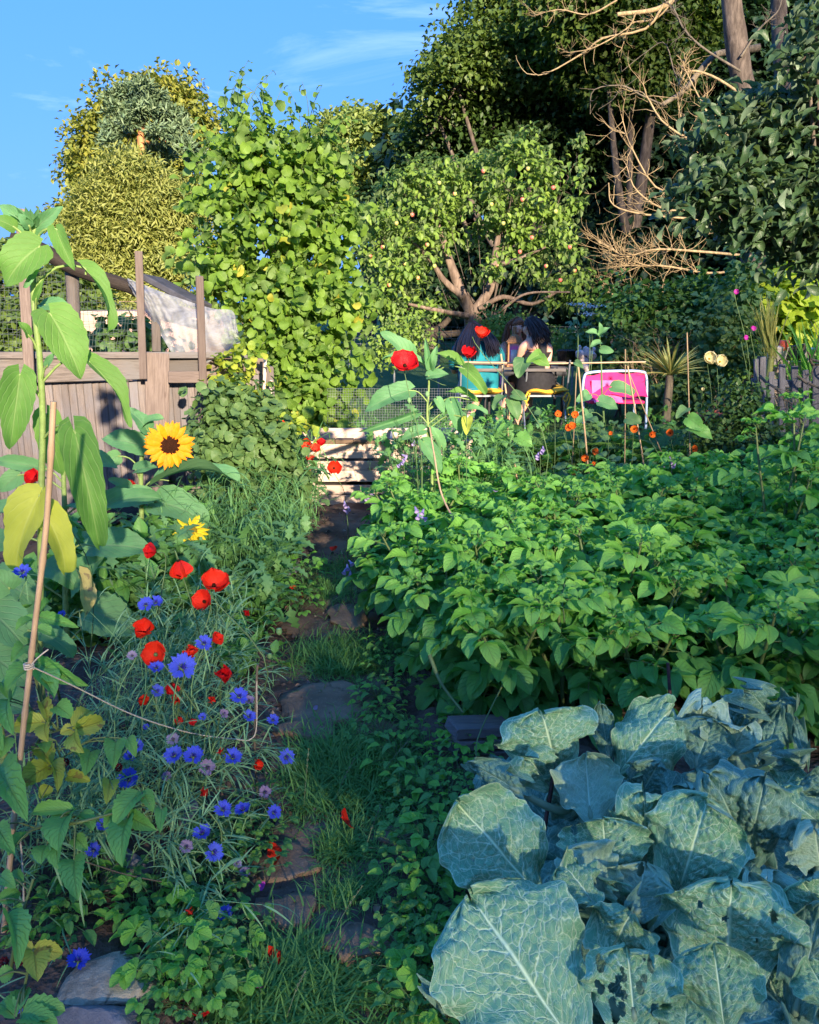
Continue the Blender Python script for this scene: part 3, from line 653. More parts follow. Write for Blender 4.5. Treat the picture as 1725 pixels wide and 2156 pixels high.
b = Bag(); beam(b, FP(571, 800, .2), FP(569, 850, .2), .018, .015, fn, .003); solo('peeling_stick', b, M['pallet'], 'shorter pale stick right of the thin one at the hazel foot', 'stick')

# wire netting above the fence
b = Bag(); us = np.arange(-60, 300, 8.5)
for q, u in enumerate(us):
    P = [FP(u + 3 * math.sin(v * .05 + q), v, -.12 + .02 * math.sin(q + v * .03)) for v in np.linspace(max(560, 565 + (u - 100) * .45 if u > 100 else 560), 742, 6)]
    tube(b, P, .0012, 3, cap=False)
for v in np.arange(572, 742, 8.5):
    P = [FP(u, v + 4 * math.sin(u * .03 + v), -.12 + .02 * math.sin(u * .05)) for u in np.linspace(-60, 300, 20) if v > 560 + max(0, (u - 100) * .45)]
    if len(P) > 2: tube(b, P, .0012, 3, cap=False)
solo('wire_netting', b, M['wire'], 'green wire netting stretched above the fence under the log', 'netting')

# white fleece
top = [(268, 585), (300, 598), (345, 616), (415, 640), (452, 650), (490, 655), (500, 690)]
bot = [(272, 605), (296, 640), (333, 696), (377, 762), (420, 770), (470, 745), (506, 722)]
Tt = curve([(*p, 0) for p in top], 46); Bt = curve([(*p, 0) for p in bot], 46)
V = []; n_, m_ = 46, 34
for i in range(n_):
    for j in range(m_):
        f = j / (m_ - 1); uu = Tt[i, 0] * (1 - f) + Bt[i, 0] * f; vv = Tt[i, 1] * (1 - f) + Bt[i, 1] * f
        off = -.02 + .10 * math.sin(math.pi * f) + .045 * math.sin(i * .45 + f * 7 + 2 * math.sin(f * 5)) * (f + .2) + .02 * math.sin(i * 1.3 - f * 16) + .012 * math.sin(i * 2.7 + f * 25)
        V.append(FP(uu, vv, off))
i, j = np.meshgrid(np.arange(n_ - 1), np.arange(m_ - 1), indexing='ij')
Fq = np.stack([i * m_ + j, (i + 1) * m_ + j, (i + 1) * m_ + j + 1, i * m_ + j + 1], -1).reshape(-1, 4)
b = Bag(); b.add(V, Fq); solo('netting_sheet', b, M['fleece'], 'white fleece netting draped from the dark log over the fence', 'netting')

# shed behind the fence
sh = empty('shed', W(300, 745, 7.2) * [1, 1, 0], 'small pink rendered shed with black felt roof behind the fence', 'shed')
b = Bag(); p0, p1 = W(165, 700, 7.3), W(420, 700, 7.0); zt, zb = W(300, 655, 7.2)[2], 0
box(b, ((p0 + p1) / 2 * [1, 1, 0]) + [0, .6, (zt + zb) / 2], (p1[0] - p0[0], 1.2, zt - zb), None, .01); part('wall', b, M['brick'], sh, False)
b = Bag(); beam(b, W(318, 585, 7.1), W(425, 643, 6.9), .30, .05, (0.3, 0, 1), .01); part('roof', b, M['roof'], sh, False)
b = Bag(); beam(b, W(300, 640, 6.95), W(425, 662, 6.8), .07, .03, (0, -1, 0), .005); part('bargeboard', b, M['post'], sh, False)
b = Bag(); box(b, W(310, 690, 6.7), (.42, .02, .42), None, .01); part('shed_window', b, M['glass'], sh, False)

# ------------------------------------------------------------------ slatted compost bin
YB = 6.0
def BP(u, v, dy=0): return W(u, v, YB) + [0, dy, 0]
cb = empty('compost_bin', BP(740, 1064) * [1, 1, 0], 'pale slatted timber compost bin at the end of the path', 'compost bin')
def bslat(u0, u1, v0, v1, dy, mt='pallet', nm='slat', parent=cb, t=.022):
    b = Bag(); beam(b, BP(u0, (v0 + v1) / 2, dy), BP(u1, (v0 + v1) / 2, dy), abs(v1 - v0) * mpp(YB), t, (0, -1, 0), .003, jit=.003); part(nm, b, M[mt], parent, False)
for (v0, v1) in ((933, 948), (948.8, 964), (971, 989), (989.8, 1014), (1021, 1041), (1041.8, 1066)): bslat(648, 818, v0, v1, 0)
for (v0, v1) in ((926, 950), (951, 974), (982, 1003), (1004, 1024), (1030, 1066)): bslat(829, 980, v0, v1, .01)
for uu, w_ in ((655, 20), (822, 15), (985, 18)):
    b = Bag(); beam(b, BP(uu, 924 if uu > 700 else 926, -.03), BP(uu, 1075, -.03), w_ * mpp(YB), .03, (0, -1, 0), .003); part('post', b, M['pallet'], cb, False)
for u0, u1 in ((640, 706), (707, 745), (746, 812), (813, 885), (886, 990)):
    b = Bag(); beam(b, BP(u0, 928, .0), BP(u1, 928, .0), .075, 8 * mpp(YB), (0, 0, 1), .003, jit=.004); part('cap_board', b, M['palletedge'], cb, False)
for dx, mt in ((648, 'pallet'), (822, 'pallet'), (988, 'pallet')):
    for (v0, v1) in ((933, 964), (971, 1014), (1021, 1066)):
        a = BP(dx, (v0 + v1) / 2, .03); b = Bag(); beam(b, a, a + [0, .7, 0], (v1 - v0) * mpp(YB), .02, (1, 0, 0), .003); part('side_slat', b, M[mt], cb, False)
for (v0, v1) in ((933, 964), (971, 1014), (1021, 1066)):
    b = Bag(); beam(b, BP(648, (v0 + v1) / 2, .74), BP(988, (v0 + v1) / 2, .74), (v1 - v0) * mpp(YB), .02, (0, 1, 0), .003); part('back_slat', b, M['pallet'], cb, False)
a = BP(648, 950, .05); c_ = BP(985, 950, .7); b = Bag(); box(b, ((a[0] + c_[0]) / 2, (a[1] + c_[1]) / 2, .17), (c_[0] - a[0] - .05, .6, .3), None, .03); part('compost', b, M['bin'], cb, False)
b = Bag(); beam(b, BP(640, 905, .0), BP(668, 930, -.03), .05, .03, (0, -1, 0), .003); solo('plank_offcut', b, M['pallet'], 'sunlit offcut of plank on the left corner of the compost bin', 'plank', smooth=False)

# wire mesh panel behind the bin
b = Bag(); YM = 7.2
for u in np.arange(690, 1000, 5.5): tube(b, [W(u, 818, YM), W(u, 960, YM)], .0012, 3, cap=False)
for v in np.arange(818, 950, 5.5): tube(b, [W(690, v, YM), W(1000, v, YM)], .0012, 3, cap=False)
solo('wire_mesh', b, M['wire2'], 'fine square wire mesh panel below the hazel bush, behind the bin', 'mesh')

# post and wire fence across the lawn
wf = empty('wire_fence', W(1100, 760, 13.2) * [1, 1, 0], 'low post and wire stock fence crossing the lawn behind the table', 'fence')
for u in range(735, 1400, 95):
    b = Bag(); p = W(u, 700, 13.2); tube(b, [[p[0], p[1], 0], [p[0], p[1], W(u, 686, 13.2)[2]]], .018, 6); part('fence_post', b, M['wire2'], wf)
b = Bag()
for v in (688, 700, 712, 724, 738, 752): tube(b, [W(u, v + math.sin(u) * 1, 13.2) for u in range(735, 1400, 60)], .0030, 3, cap=False)
for u in range(735, 1400, 12): tube(b, [W(u, 688, 13.2), W(u, 756, 13.2)], .0022, 3, cap=False)
part('wire', b, M['wire2'], wf)

# timber edge of the potato bed
be = empty('bed_edging', G(980, 1560), 'stacked rough sleepers edging the potato bed beside the cabbages', 'sleeper edging')
for v0, v1, u0, u1 in ((1520, 1546, 950, 1230), (1548, 1572, 953, 1230), (1573, 1592, 955, 1230)):
    u1 = 1065
    a = W(u0, (v0 + v1) / 2, 2.33); c_ = W(u1, (v0 + v1) / 2 - 6, 2.42); b = Bag(); beam(b, a, c_, (v1 - v0) * mpp(2.35), .08, (0, -1, 0), .004, jit=.006); part('sleeper', b, M['fence'], be, False)
# ------------------------------------------------------------------ trees
T_SMALL = T_DIA
def lobes_px(L, default_ry=None):
    out = []
    for l in L:
        u, v, ru, rv, Y = l[:5]; m_ = mpp(Y, v); ry = l[5] if len(l) > 5 else (ru + rv) / 2 * m_ * .8
        out.append((W(u, v, Y), np.array([ru * m_, ry, rv * m_])))
    return out
def crown_pts(lobes, N, clumpr, perclump, shell=(.72, 1.02), facing=0.0):
    vol = np.array([(r[0] * r[2] + r[0] * r[1] + r[1] * r[2]) for c, r in lobes]); pr = vol / vol.sum()
    nc = max(4, N // perclump); P = []; Nn = []; cid = []
    li = rng.choice(len(lobes), nc, p=pr)
    C = np.array([lobes[i][0] for i in li]); Rr = np.array([lobes[i][1] for i in li])
    d = unitr(nc)
    if facing: d[:, 1] -= facing * rng.random(nc); d = norm(d)
    q = shell[0] + (shell[1] - shell[0]) * rng.random(nc) ** .6
    cc = C + d * Rr * q[:, None]
    if perclump >= 80:
        k_ = 2.6 / clumpr; wv_ = np.sin(cc[:, 0] * k_) * np.sin(cc[:, 2] * k_ * 1.1 + 1) + .6 * np.sin(cc[:, 0] * k_ * .43 + cc[:, 2] * k_ * .5); cc = cc + d * (wv_ * clumpr * .42)[:, None]
    d2 = unitr(nc * perclump).reshape(nc, perclump, 3)
    if perclump >= 80:
        d2[..., 2] = np.where(d2[..., 2] < -.25, -d2[..., 2], d2[..., 2]); rad = clumpr * (.80 + .28 * rng.random((nc, perclump, 1)) + .22 * (rng.random((nc, perclump, 1)) < .1)) * (.55 + .8 * rng.random((nc, 1, 1)))
    else: rad = clumpr * (.35 + .75 * rng.random((nc, perclump, 1))) * (.7 + .6 * rng.random((nc, 1, 1)))
    pos = cc[:, None] + d2 * rad * [1, 1, .62]
    out = norm(d[:, None] * .6 + d2 * .8 + [0, 0, .35])
    crand = np.repeat(rng.random(nc), perclump)
    return pos.reshape(-1, 3), out.reshape(-1, 3), crand
def leaf_dirs(out, droop=.5, up=.8, jit=.45):
    n = len(out); r = unitr(n); D = norm(out * .5 + r * .9 + [0, 0, -droop]); U = norm(out * .5 + unitr(n) * jit + [0, 0, up]); return D, U
def skeleton(bag, root, lobes, r0, frac=.8, seed=0, n=7, imin=4):
    r2 = np.random.default_rng(seed)
    top = max(lobes, key=lambda l: l[0][2] + l[1][2])[0]
    mid = root + (top - root) * .45 + [r2.normal() * .1 * np.linalg.norm(top - root), 0, 0]
    mid[0] = (root[0] + top[0]) / 2
    tr = curve([root, root * .6 + mid * .4 + [r0 * .6, 0, 0], mid, top], 18); tube(bag, tr, np.linspace(r0, r0 * .25, 18), 9, bump=.1)
    for c, r in lobes:
        i = int(np.clip((c[2] - root[2]) / max(top[2] - root[2], .1) * 12 - 2, imin, 15)); s = tr[i]
        e = c; m1 = s * .5 + e * .5 + [0, 0, -.12 * np.linalg.norm(e - s)]
        br = curve([s, m1, e], 9); tube(bag, br, np.linspace(r0 * .45, r0 * .12, 9), 6)
        for k in range(n):
            d = norm(r2.normal(size=3)); tube(bag, curve([c, c + d * r * .5 + r2.normal(size=3) * r * .1, c + d * r * .95], 6), np.linspace(r0 * .14, r0 * .03, 6), 4, cap=False)
def tree(name, lobes, N, size, mat_, label, cat='tree', group=None, clump=None, per=40, root=None, r0=.2, tpl=None, trunk_mat='trunk', big=0, droop=.5, up=.8, shell=(.72, 1.02), svar=.4, seed=0, base_z=0.0, leafname='leaf', facing=0.0, extra=None, imin=4, jit=.45):
    if root is None:
        c = max(lobes, key=lambda l: l[1][0] * l[1][2])[0]; root = np.array([c[0], c[1], base_z])
    root = np.asarray(root, float)
    t = empty(name, root, label, cat, group)
    b = Bag(); skeleton(b, root, lobes, r0, seed=seed, imin=imin); part('trunk', b, M[trunk_mat], t)
    if per >= 80: lobes = [(c_, np.maximum(r_ - (clump or 0) * .72, r_ * .35)) for c_, r_ in lobes]
    P, O, cr_ = crown_pts(lobes, N, clump or size * 3.2, per, shell, facing)
    D, U = leaf_dirs(O, droop, up, jit); s = size * (1 - svar / 2 + svar * rng.random(len(P)))
    if extra is not None:
        P = np.vstack([P, extra[0]]); D = np.vstack([D, extra[1]]); U = np.vstack([U, extra[2]]); s = np.concatenate([s, extra[3]]); cr_ = np.concatenate([cr_, rng.random(len(extra[0]))])
    tpl = tpl or T_SMALL; ti = rng.integers(0, len(tpl), len(P)); rd = np.clip(cr_ * .6 + rng.random(len(P)) * .4, 0, .999)
    sel = np.zeros(len(P), bool)
    if big:
        score = P[:, 1] - .25 * s / size + rng.random(len(P)) * .35; sel[np.argsort(score)[:big]] = True
        ms = []
        for q, T in enumerate(tpl):
            bb = Bag(); bb.add(*T); ms.append(bb.mesh(leafname, M[mat_]))
        Sd, Dd, Nn = frame(D, U)
        for i in np.where(sel)[0]:
            o = inst(leafname, ms[ti[i]], mat4(Sd[i], Dd[i], Nn[i], P[i] - root, s[i]), t)
    b = Bag()
    for q, T in enumerate(tpl):
        mk = (ti == q) & ~sel
        if mk.any(): scatter(b, T, D[mk], U[mk], P[mk], s[mk], rd[mk])
    o = part('foliage' if big else 'crown', b, M[mat_], t)
    if big: o['kind'] = 'stuff'
    return t

# far trees on the left
tree('oak_tree', lobes_px([(305, 265, 115, 85, 44), (225, 300, 55, 75, 44), (385, 275, 70, 75, 44), (350, 225, 60, 45, 44), (180, 470, 28, 80, 44), (300, 400, 130, 120, 44), (255, 205, 35, 35, 43), (200, 380, 35, 70, 44)]),
     62000, .27, 'oak', 'broad golden green oak behind the pine, left against the sky', clump=1.5, per=200, r0=.5)
tree('willow_tree', lobes_px([(285, 455, 130, 105, 27), (225, 520, 85, 110, 27), (350, 520, 85, 120, 27), (190, 590, 80, 90, 27), (300, 620, 120, 80, 27), (260, 380, 60, 55, 27)]),
     75000, .22, 'willow', 'feathery yellow green willow below the pine', clump=.75, per=90, r0=.25, tpl=T_NARROW, droop=.1, trunk_mat='branch', up=.3)
# Scots pine with visible limbs
pt = empty('pine_tree', W(300, 320, 38) * [1, 1, 0], 'Scots pine with orange trunk and flat clumps in front of the oak', 'tree')
b = Bag(); tk = curve([W(303, 430, 35.4), W(299, 330, 35.4), W(296, 285, 35.4), W(302, 250, 35.4), W(300, 215, 36), W(285, 195, 37.5)], 20); tk[0][2] = 0
tube(b, tk, np.linspace(.17, .07, 20), 9, bump=.2)
CL = [(278, 190, 45, 16), (320, 200, 50, 20), (250, 225, 35, 16), (355, 235, 48, 17), (300, 222, 38, 15), (245, 262, 38, 16), (345, 272, 45, 18), (380, 262, 30, 14), (270, 245, 25, 12), (262, 320, 38, 13), (390, 300, 30, 14), (225, 290, 26, 13), (340, 315, 34, 14), (235, 200, 20, 12), (300, 172, 28, 12), (410, 325, 24, 12)]
for (u, v, ru, rv) in CL:
    e = W(u, v + 4, 38 + rng.normal() * .8); s = tk[int(np.clip((430 - v) / 240 * 20 - 1, 7, 18))]
    tube(b, curve([s, s * .5 + e * .5 + [0, 0, -.15], e], 8), np.linspace(.055, .02, 8), 5)
part('trunk', b, M['pine_bark'], pt)
b = Bag(); P, O, c_ = crown_pts(lobes_px([(u, v + 8, ru, rv, 34.6 + 1.4 * ((u * 7) % 3 > .9), ru * mpp(38) * 1.1) for u, v, ru, rv in [(a_, b_, c_ * .62, d_ * .55) for a_, b_, c_, d_ in CL]]), 8500, .30, 30, (.3, 1.0)); D, U = leaf_dirs(O, -.5, .5)
scatter(b, T_NARROW[0], D, U, P, .30 * (.7 + .6 * rng.random(len(P)))); part('crown', b, M['pine'], pt)
tree('lime_tree', lobes_px([(765, 325, 88, 92, 36), (750, 415, 70, 80, 36), (815, 380, 60, 90, 36), (700, 320, 40, 60, 36), (850, 440, 60, 70, 36)]), 50000, .21, 'lime', 'rounded pale yellow green tree seen between the hazel and the dark wood', clump=1.1, per=160, r0=.4)
tree('shrub', lobes_px([(60, 610, 110, 45, 17), (0, 570, 60, 50, 17), (150, 650, 80, 60, 17), (40, 700, 120, 50, 16), (150, 700, 90, 50, 16)]), 7000, .16, 'forest_lit', 'bright shrub seen through the wire netting above the fence', cat='shrub', clump=.4, r0=.05)

# the wood on the right
WOOD = [
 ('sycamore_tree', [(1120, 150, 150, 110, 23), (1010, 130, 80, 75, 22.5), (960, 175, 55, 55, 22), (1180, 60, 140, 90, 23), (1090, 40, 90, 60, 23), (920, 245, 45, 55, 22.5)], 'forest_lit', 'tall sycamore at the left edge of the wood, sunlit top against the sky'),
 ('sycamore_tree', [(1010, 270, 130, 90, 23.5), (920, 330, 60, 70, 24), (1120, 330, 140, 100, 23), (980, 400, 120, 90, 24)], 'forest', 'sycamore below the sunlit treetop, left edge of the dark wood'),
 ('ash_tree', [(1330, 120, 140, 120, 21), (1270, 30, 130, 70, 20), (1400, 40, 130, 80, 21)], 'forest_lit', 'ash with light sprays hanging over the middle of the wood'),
 ('sycamore_tree', [(1290, 300, 150, 120, 24), (1400, 330, 130, 140, 24), (1250, 420, 120, 110, 24)], 'forest_shade', 'shaded sycamore in the dark centre of the wood'),
 ('sycamore_tree', [(1540, 120, 140, 150, 25), (1660, 60, 130, 130, 25), (1600, 280, 150, 120, 25)], 'forest_shade', 'dark sycamore behind the bare trunks at the top right'),
 ('beech_tree', [(1350, 520, 150, 90, 22), (1220, 560, 100, 80, 22), (1480, 540, 120, 90, 22), (1280, 620, 130, 60, 21)], 'forest_shade', 'low shaded beech behind the bare golden branches'),
 ('beech_tree', [(1640, 480, 140, 110, 22), (1740, 360, 110, 160, 23), (1620, 580, 140, 60, 21)], 'forest_shade', 'shaded beech filling the right side behind the hedge'),
 ('beech_tree', [(900, 520, 110, 90, 25), (1000, 580, 120, 80, 24), (840, 470, 60, 70, 27), (1110, 600, 100, 70, 23), (900, 620, 90, 60, 24)], 'forest_shade', 'dark undergrowth beech behind the apple tree'),
]
for q, (nm, L_, mt, lb) in enumerate(WOOD):
    tree(nm, lobes_px(L_), 52000 if mt != 'forest_shade' else 24000, .15 if mt != 'forest_shade' else .24, mt, lb, clump=.95, per=150, r0=.3, seed=q, facing=.5)
# back of the wood : a mass nobody could count, so no sky shows low down
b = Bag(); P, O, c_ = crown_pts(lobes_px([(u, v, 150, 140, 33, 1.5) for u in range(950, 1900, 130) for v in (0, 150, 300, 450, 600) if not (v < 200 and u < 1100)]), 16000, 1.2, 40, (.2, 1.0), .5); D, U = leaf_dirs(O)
scatter(b, T_SMALL[0], D, U, P, .55, c_); part('woodland', b, M['forest_shade'], kind='stuff')

# bare trunks and dead branches
def twigs(bag, s, d, L_, r, depth, r2, spread=.6, curlup=.15, n=3):
    d = norm(d); pts = [s]; 
    for k in range(5):
        d = norm(d + r2.normal(size=3) * .16 + [0, 0, curlup * .3]); pts.append(pts[-1] + d * L_ / 5)
    tube(bag, pts, np.linspace(r, r * .45, 6), 5 if depth > 1 else 4, cap=depth == 0)
    if depth > 0:
        for k in range(n + (depth > 1)):
            i = 1 + r2.integers(0, 5); dd = norm(pts[min(i, 5)] - pts[i - 1]); nd = norm(dd * .8 + r2.normal(size=3) * spread)
            twigs(bag, pts[i], nd, L_ * (.42 + .3 * r2.random()), r * .5, depth - 1, r2, spread, curlup, n)
def deadtree(name, label, trunk_pts, r, limbs, mat_t, mat_l, seed, cat='dead tree'):
    t = empty(name, trunk_pts[0] * [1, 1, 0], label, cat)
    b = Bag(); tp = curve(trunk_pts, 24); tube(b, tp, np.linspace(r[0], r[1], 24), 12, bump=.12); part('trunk', b, M[mat_t], t)
    r2 = np.random.default_rng(seed)
    for pts, rr, depth, n, ml in limbs:
        rr = rr * .72; b = Bag(); cp = curve(pts, 16); tube(b, cp, np.linspace(rr, rr * .35, 16), 7, bump=.1)
        for i in range(5, 16, 1 if depth > 0 and n > 2 else 2):
            dd = norm(cp[i] - cp[i - 1]); 
            for _ in range(n + (n > 1)):
                twigs(b, cp[i], norm(dd * .7 + r2.normal(size=3) * .75), np.linalg.norm(cp[-1] - cp[0]) * (.12 + .14 * r2.random()), rr * .30, depth, r2, .6, .25, 3)
        part('branch', b, M[ml], t)
    return t
def Pl(Y, *uv): return [W(u, v, Y + (k * .12)) for k, (u, v) in enumerate(uv)]
deadtree('dead_larch', 'dead larch with bare golden twigs in front of the dark wood', [W(1590, 700, 13) * [1, 1, 0], W(1588, 520, 13), W(1590, 330, 13), W(1555, 120, 13), W(1535, -60, 13), W(1520, -250, 13)], (.22, .11), [
    (Pl(12.8, (1590, 330), (1480, 380), (1390, 400), (1330, 310), (1312, 255)), .03, 1, 2, 'branch'),
    (Pl(12.5, (1588, 420), (1480, 440), (1400, 440), (1340, 400), (1320, 350)), .03, 1, 2, 'branch'),
    (Pl(12.5, (1588, 470), (1450, 460), (1350, 450), (1290, 430), (1282, 385)), .028, 1, 1, 'branch'),
    (Pl(12.3, (1588, 540), (1480, 530), (1380, 525), (1320, 540), (1285, 520)), .03, 1, 3, 'branch'),
    (Pl(12.3, (1588, 560), (1500, 575), (1400, 560), (1330, 560), (1290, 555)), .028, 1, 3, 'branch'),
    (Pl(12.4, (1588, 600), (1450, 610), (1350, 625), (1290, 620), (1270, 595)), .02, 1, 2, 'branch'),
    (Pl(12.6, (1580, 280), (1480, 300), (1400, 260), (1360, 200), (1335, 190)), .03, 1, 2, 'branch'),
    (Pl(12.8, (1565, 200), (1500, 160), (1450, 150), (1430, 180), (1440, 130)), .03, 1, 2, 'branch'),
    (Pl(12.8, (1560, 150), (1480, 100), (1440, 60), (1420, 20), (1400, 0)), .025, 1, 2, 'branch_grey'),
    (Pl(12.8, (1560, 120), (1600, 60), (1640, 20), (1650, -30)), .025, 1, 2, 'branch_grey'),
    (Pl(12.6, (1580, 330), (1500, 250), (1470, 200), (1440, 140)), .025, 1, 2, 'branch'),
    (Pl(12.6, (1585, 450), (1500, 350), (1450, 300), (1430, 230)), .022, 1, 2, 'branch')], 'trunk', 'branch', 5)
deadtree('bare_tree', 'bare grey trunk beside the dead larch, behind the apple branches', [W(1655, 700, 15) * [1, 1, 0], W(1655, 400, 15), W(1650, 200, 15), W(1640, 0, 15), W(1640, -200, 15)], (.14, .12), [
    (Pl(14.8, (1650, 200), (1700, 120), (1720, 40)), .03, 1, 1, 'branch_grey')], 'trunk', 'branch_grey', 8)
deadtree('overhanging_limb', 'long crooked bare limb arching across the upper wood', [W(1620, 60, 14) * [1, 1, 0], W(1600, 100, 14), W(1540, 110, 14), W(1500, 120, 13.6), W(1440, 190, 13.4), W(1395, 220, 13.2)][1:], (.06, .03), [
    (Pl(13.2, (1395, 220), (1350, 200), (1310, 180), (1250, 190), (1243, 240)), .02, 0, 1, 'branch_grey'),
    (Pl(13.2, (1440, 190), (1420, 150), (1400, 90), (1360, 110), (1310, 150)), .015, 0, 1, 'branch_grey'),
    (Pl(13.2, (1310, 180), (1290, 210), (1260, 230)), .012, 0, 1, 'branch_grey')], 'branch_grey', 'branch_grey', 9)
deadtree('bare_bough', 'pale bare boughs sweeping down from the top of the wood', [W(1500, -60, 14), W(1480, -20, 14), W(1440, -10, 14), W(1380, 20, 14), W(1300, 30, 14)], (.05, .03), [
    (Pl(13.6, (1400, 5), (1360, 60), (1270, 80), (1230, 110), (1150, 155), (1110, 155)), .03, 0, 1, 'branch'),
    (Pl(13.6, (1340, 25), (1320, 60), (1250, 100), (1200, 110)), .02, 1, 2, 'branch'),
    (Pl(13.6, (1300, 0), (1240, 30), (1180, 20), (1130, 30)), .02, 1, 2, 'branch'),
    (Pl(13.6, (1420, 0), (1380, 40), (1330, 50), (1310, 100)), .022, 1, 2, 'branch')], 'branch', 'branch', 10)

# apple tree in the middle
AR = W(1000, 815, 13.0) * [1, 1, 0]
ap_l = lobes_px([(865, 440, 80, 75, 13), (820, 560, 65, 85, 12.6), (930, 400, 65, 60, 13.3), (1090, 400, 75, 95, 13), (1095, 305, 22, 45, 13), (1180, 400, 42, 70, 13.2), (1170, 555, 72, 70, 12.8), (1120, 480, 80, 60, 13.2), (1195, 620, 40, 28, 12.8), (860, 650, 80, 35, 12.8), (1000, 370, 55, 50, 13.6), (980, 470, 55, 40, 13.6), (800, 500, 45, 60, 12.8), (1020, 560, 34, 34, 12.4), (900, 520, 50, 40, 12.6), (1215, 330, 16, 32, 13), (870, 350, 25, 22, 13)])
at = tree('apple_tree', ap_l, 8000, .11, 'apple', 'apple tree hung with small pink apples behind the two seated people', clump=.20, per=26, root=AR, r0=.02, tpl=T_OVAL, big=0, shell=(.5, 1.08), up=1.0)
b = Bag()
Z0 = AR + [0, 0, 0]
for pts, r0_, r1_ in (([Z0, W(1000, 730, 13), W(995, 660, 13)], .17, .13), ([W(995, 665, 13), W(965, 600, 13), W(945, 545, 13), W(925, 480, 13.1), (W(905, 430, 13.2))], .10, .03),
        ([W(998, 660, 13), W(1030, 610, 13), W(1040, 560, 13), W(1050, 500, 13.1), W(1080, 420, 13.2)], .09, .03), ([W(975, 625, 12.9), W(935, 590, 12.8), W(905, 545, 12.7), W(860, 500, 12.7)], .06, .02),
        ([W(1010, 650, 12.9), W(1060, 625, 12.8), W(1120, 640, 12.7), W(1180, 610, 12.6)], .045, .02), ([W(985, 665, 12.9), W(930, 655, 12.6), W(860, 640, 12.4)], .05, .02),
        ([W(1045, 560, 13), W(1090, 545, 12.8), W(1150, 520, 12.7)], .04, .015), ([W(1005, 690, 12.9), W(1060, 650, 12.5), W(1110, 618, 12.4), W(1200, 615, 12.3)], .03, .012)):
    c_ = curve(pts, 16); tube(b, c_, np.linspace(r0_, r1_, 16), 9, bump=.16)
part('limb', b, M['apple_bark'], at)
ab = Bag(); lathe(ab, [(0, -.028), (.016, -.028), (.029, -.010), (.031, .004), (.026, .022), (.010, .027), (0, .022)], (0, 0, 0), 10)
am = NT('apple_skin'); vec, x_, y_, z_ = am.luv(); oi = am.n('ObjectInfo'); M['applefruit'] = am.done(am.pbr(am.mix(am.rng(am.math('ADD', am.math('MULTIPLY', x_, .5), oi.outputs['Random']), .4, 1.1), (.42, .48, .12), (.72, .16, .12)), .35))
me = ab.mesh('apple', M['applefruit'])
for (u, v) in [(900, 515), (868, 452), (853, 555), (958, 408), (806, 520), (925, 385), (1035, 430), (1100, 420), (1120, 500), (1150, 560), (1170, 445), (1060, 470), (1112, 355), (1200, 520), (835, 470), (820, 600), (880, 585), (915, 560), (1000, 620), (1048, 560), (1095, 530), (1180, 590), (1165, 395), (780, 540), (1018, 360), (1210, 570)]:
    inst('apple', me, Matrix.Translation(W(u, v, 12.25) - AR) @ Matrix.Rotation(rng.random() * 6, 4, 'Z'), at)

# hazel
HZ = lobes_px([(565, 345, 70, 80, 8), (640, 365, 60, 80, 8), (475, 410, 70, 90, 8), (500, 320, 40, 50, 8.1), (560, 500, 150, 120, 8), (455, 520, 70, 90, 8), (500, 620, 85, 80, 7.9), (660, 500, 80, 110, 8), (640, 640, 110, 110, 7.8), (590, 730, 75, 100, 7.7), (690, 770, 68, 90, 7.6), (630, 850, 62, 55, 7.4), (690, 860, 40, 50, 7.4), (700, 440, 50, 60, 8.1), (725, 640, 38, 70, 7.8), (575, 830, 30, 50, 7.5)])
ex = [[], [], [], []]
hz_root = W(600, 900, 7.9) * [1, 1, 0]; shb = Bag()
for k in range(60):
    l = HZ[rng.choice([0, 1, 2, 3, 4, 7, 13, 5, 8]) if k > 26 else rng.choice([0, 1, 2, 3, 13])]; d = norm([rng.normal() * .45, rng.normal() * .3, 1]); s0 = l[0] + np.array([d[0], d[1], .75]) * l[1] * .8
    L_ = .28 + .35 * rng.random(); pts = curve([s0 - [0, 0, .4], s0, s0 + d * L_ * .6, s0 + norm(d + [rng.normal() * .2, 0, 0]) * L_], 9); tube(shb, pts, np.linspace(.007, .002, 9), 4)
    for q in range(9):
        i = 1 + q % 8; ex[0].append(pts[i] + rng.normal(size=3) * .01); ex[1].append([rng.normal(), rng.normal(), .0 - .2]); ex[2].append([rng.normal() * .3, -.3, 1]); ex[3].append((.10 if q < 6 else .06) * (.7 + .5 * rng.random()))
for tip, bs in (((566, 193), (566, 270)), ((462, 212), (480, 270)), ((515, 240), (520, 290)), ((660, 215), (650, 280)), ((610, 232), (610, 290)), ((690, 265), (680, 310)), ((430, 280), (440, 330)), ((728, 350), (700, 380)), ((545, 225), (550, 270)), ((640, 240), (640, 280))):
    pts = curve([W(*bs, 8), (W(*bs, 8) + W(*tip, 8)) / 2 + [.02, 0, 0], W(*tip, 8)], 8); tube(shb, pts, np.linspace(.006, .002, 8), 4)
    for q in range(8): ex[0].append(pts[q]); ex[1].append([rng.normal(), rng.normal(), -.2]); ex[2].append([rng.normal() * .3, -.3, 1]); ex[3].append(.075 - .005 * q)
ex = [np.array(e) for e in ex]
hz = tree('hazel_bush', HZ, 6200, .085, 'hazel', 'large bright green hazel bush with rounded leaves beside the path', cat='bush', clump=.22, per=11, root=hz_root, r0=.03, tpl=T_HAZEL, big=300, shell=(.45, 1.06), droop=.55, up=.7, svar=1.0, extra=ex, facing=.4, jit=.9)
part('shoot', shb, M['greenstem'], hz)

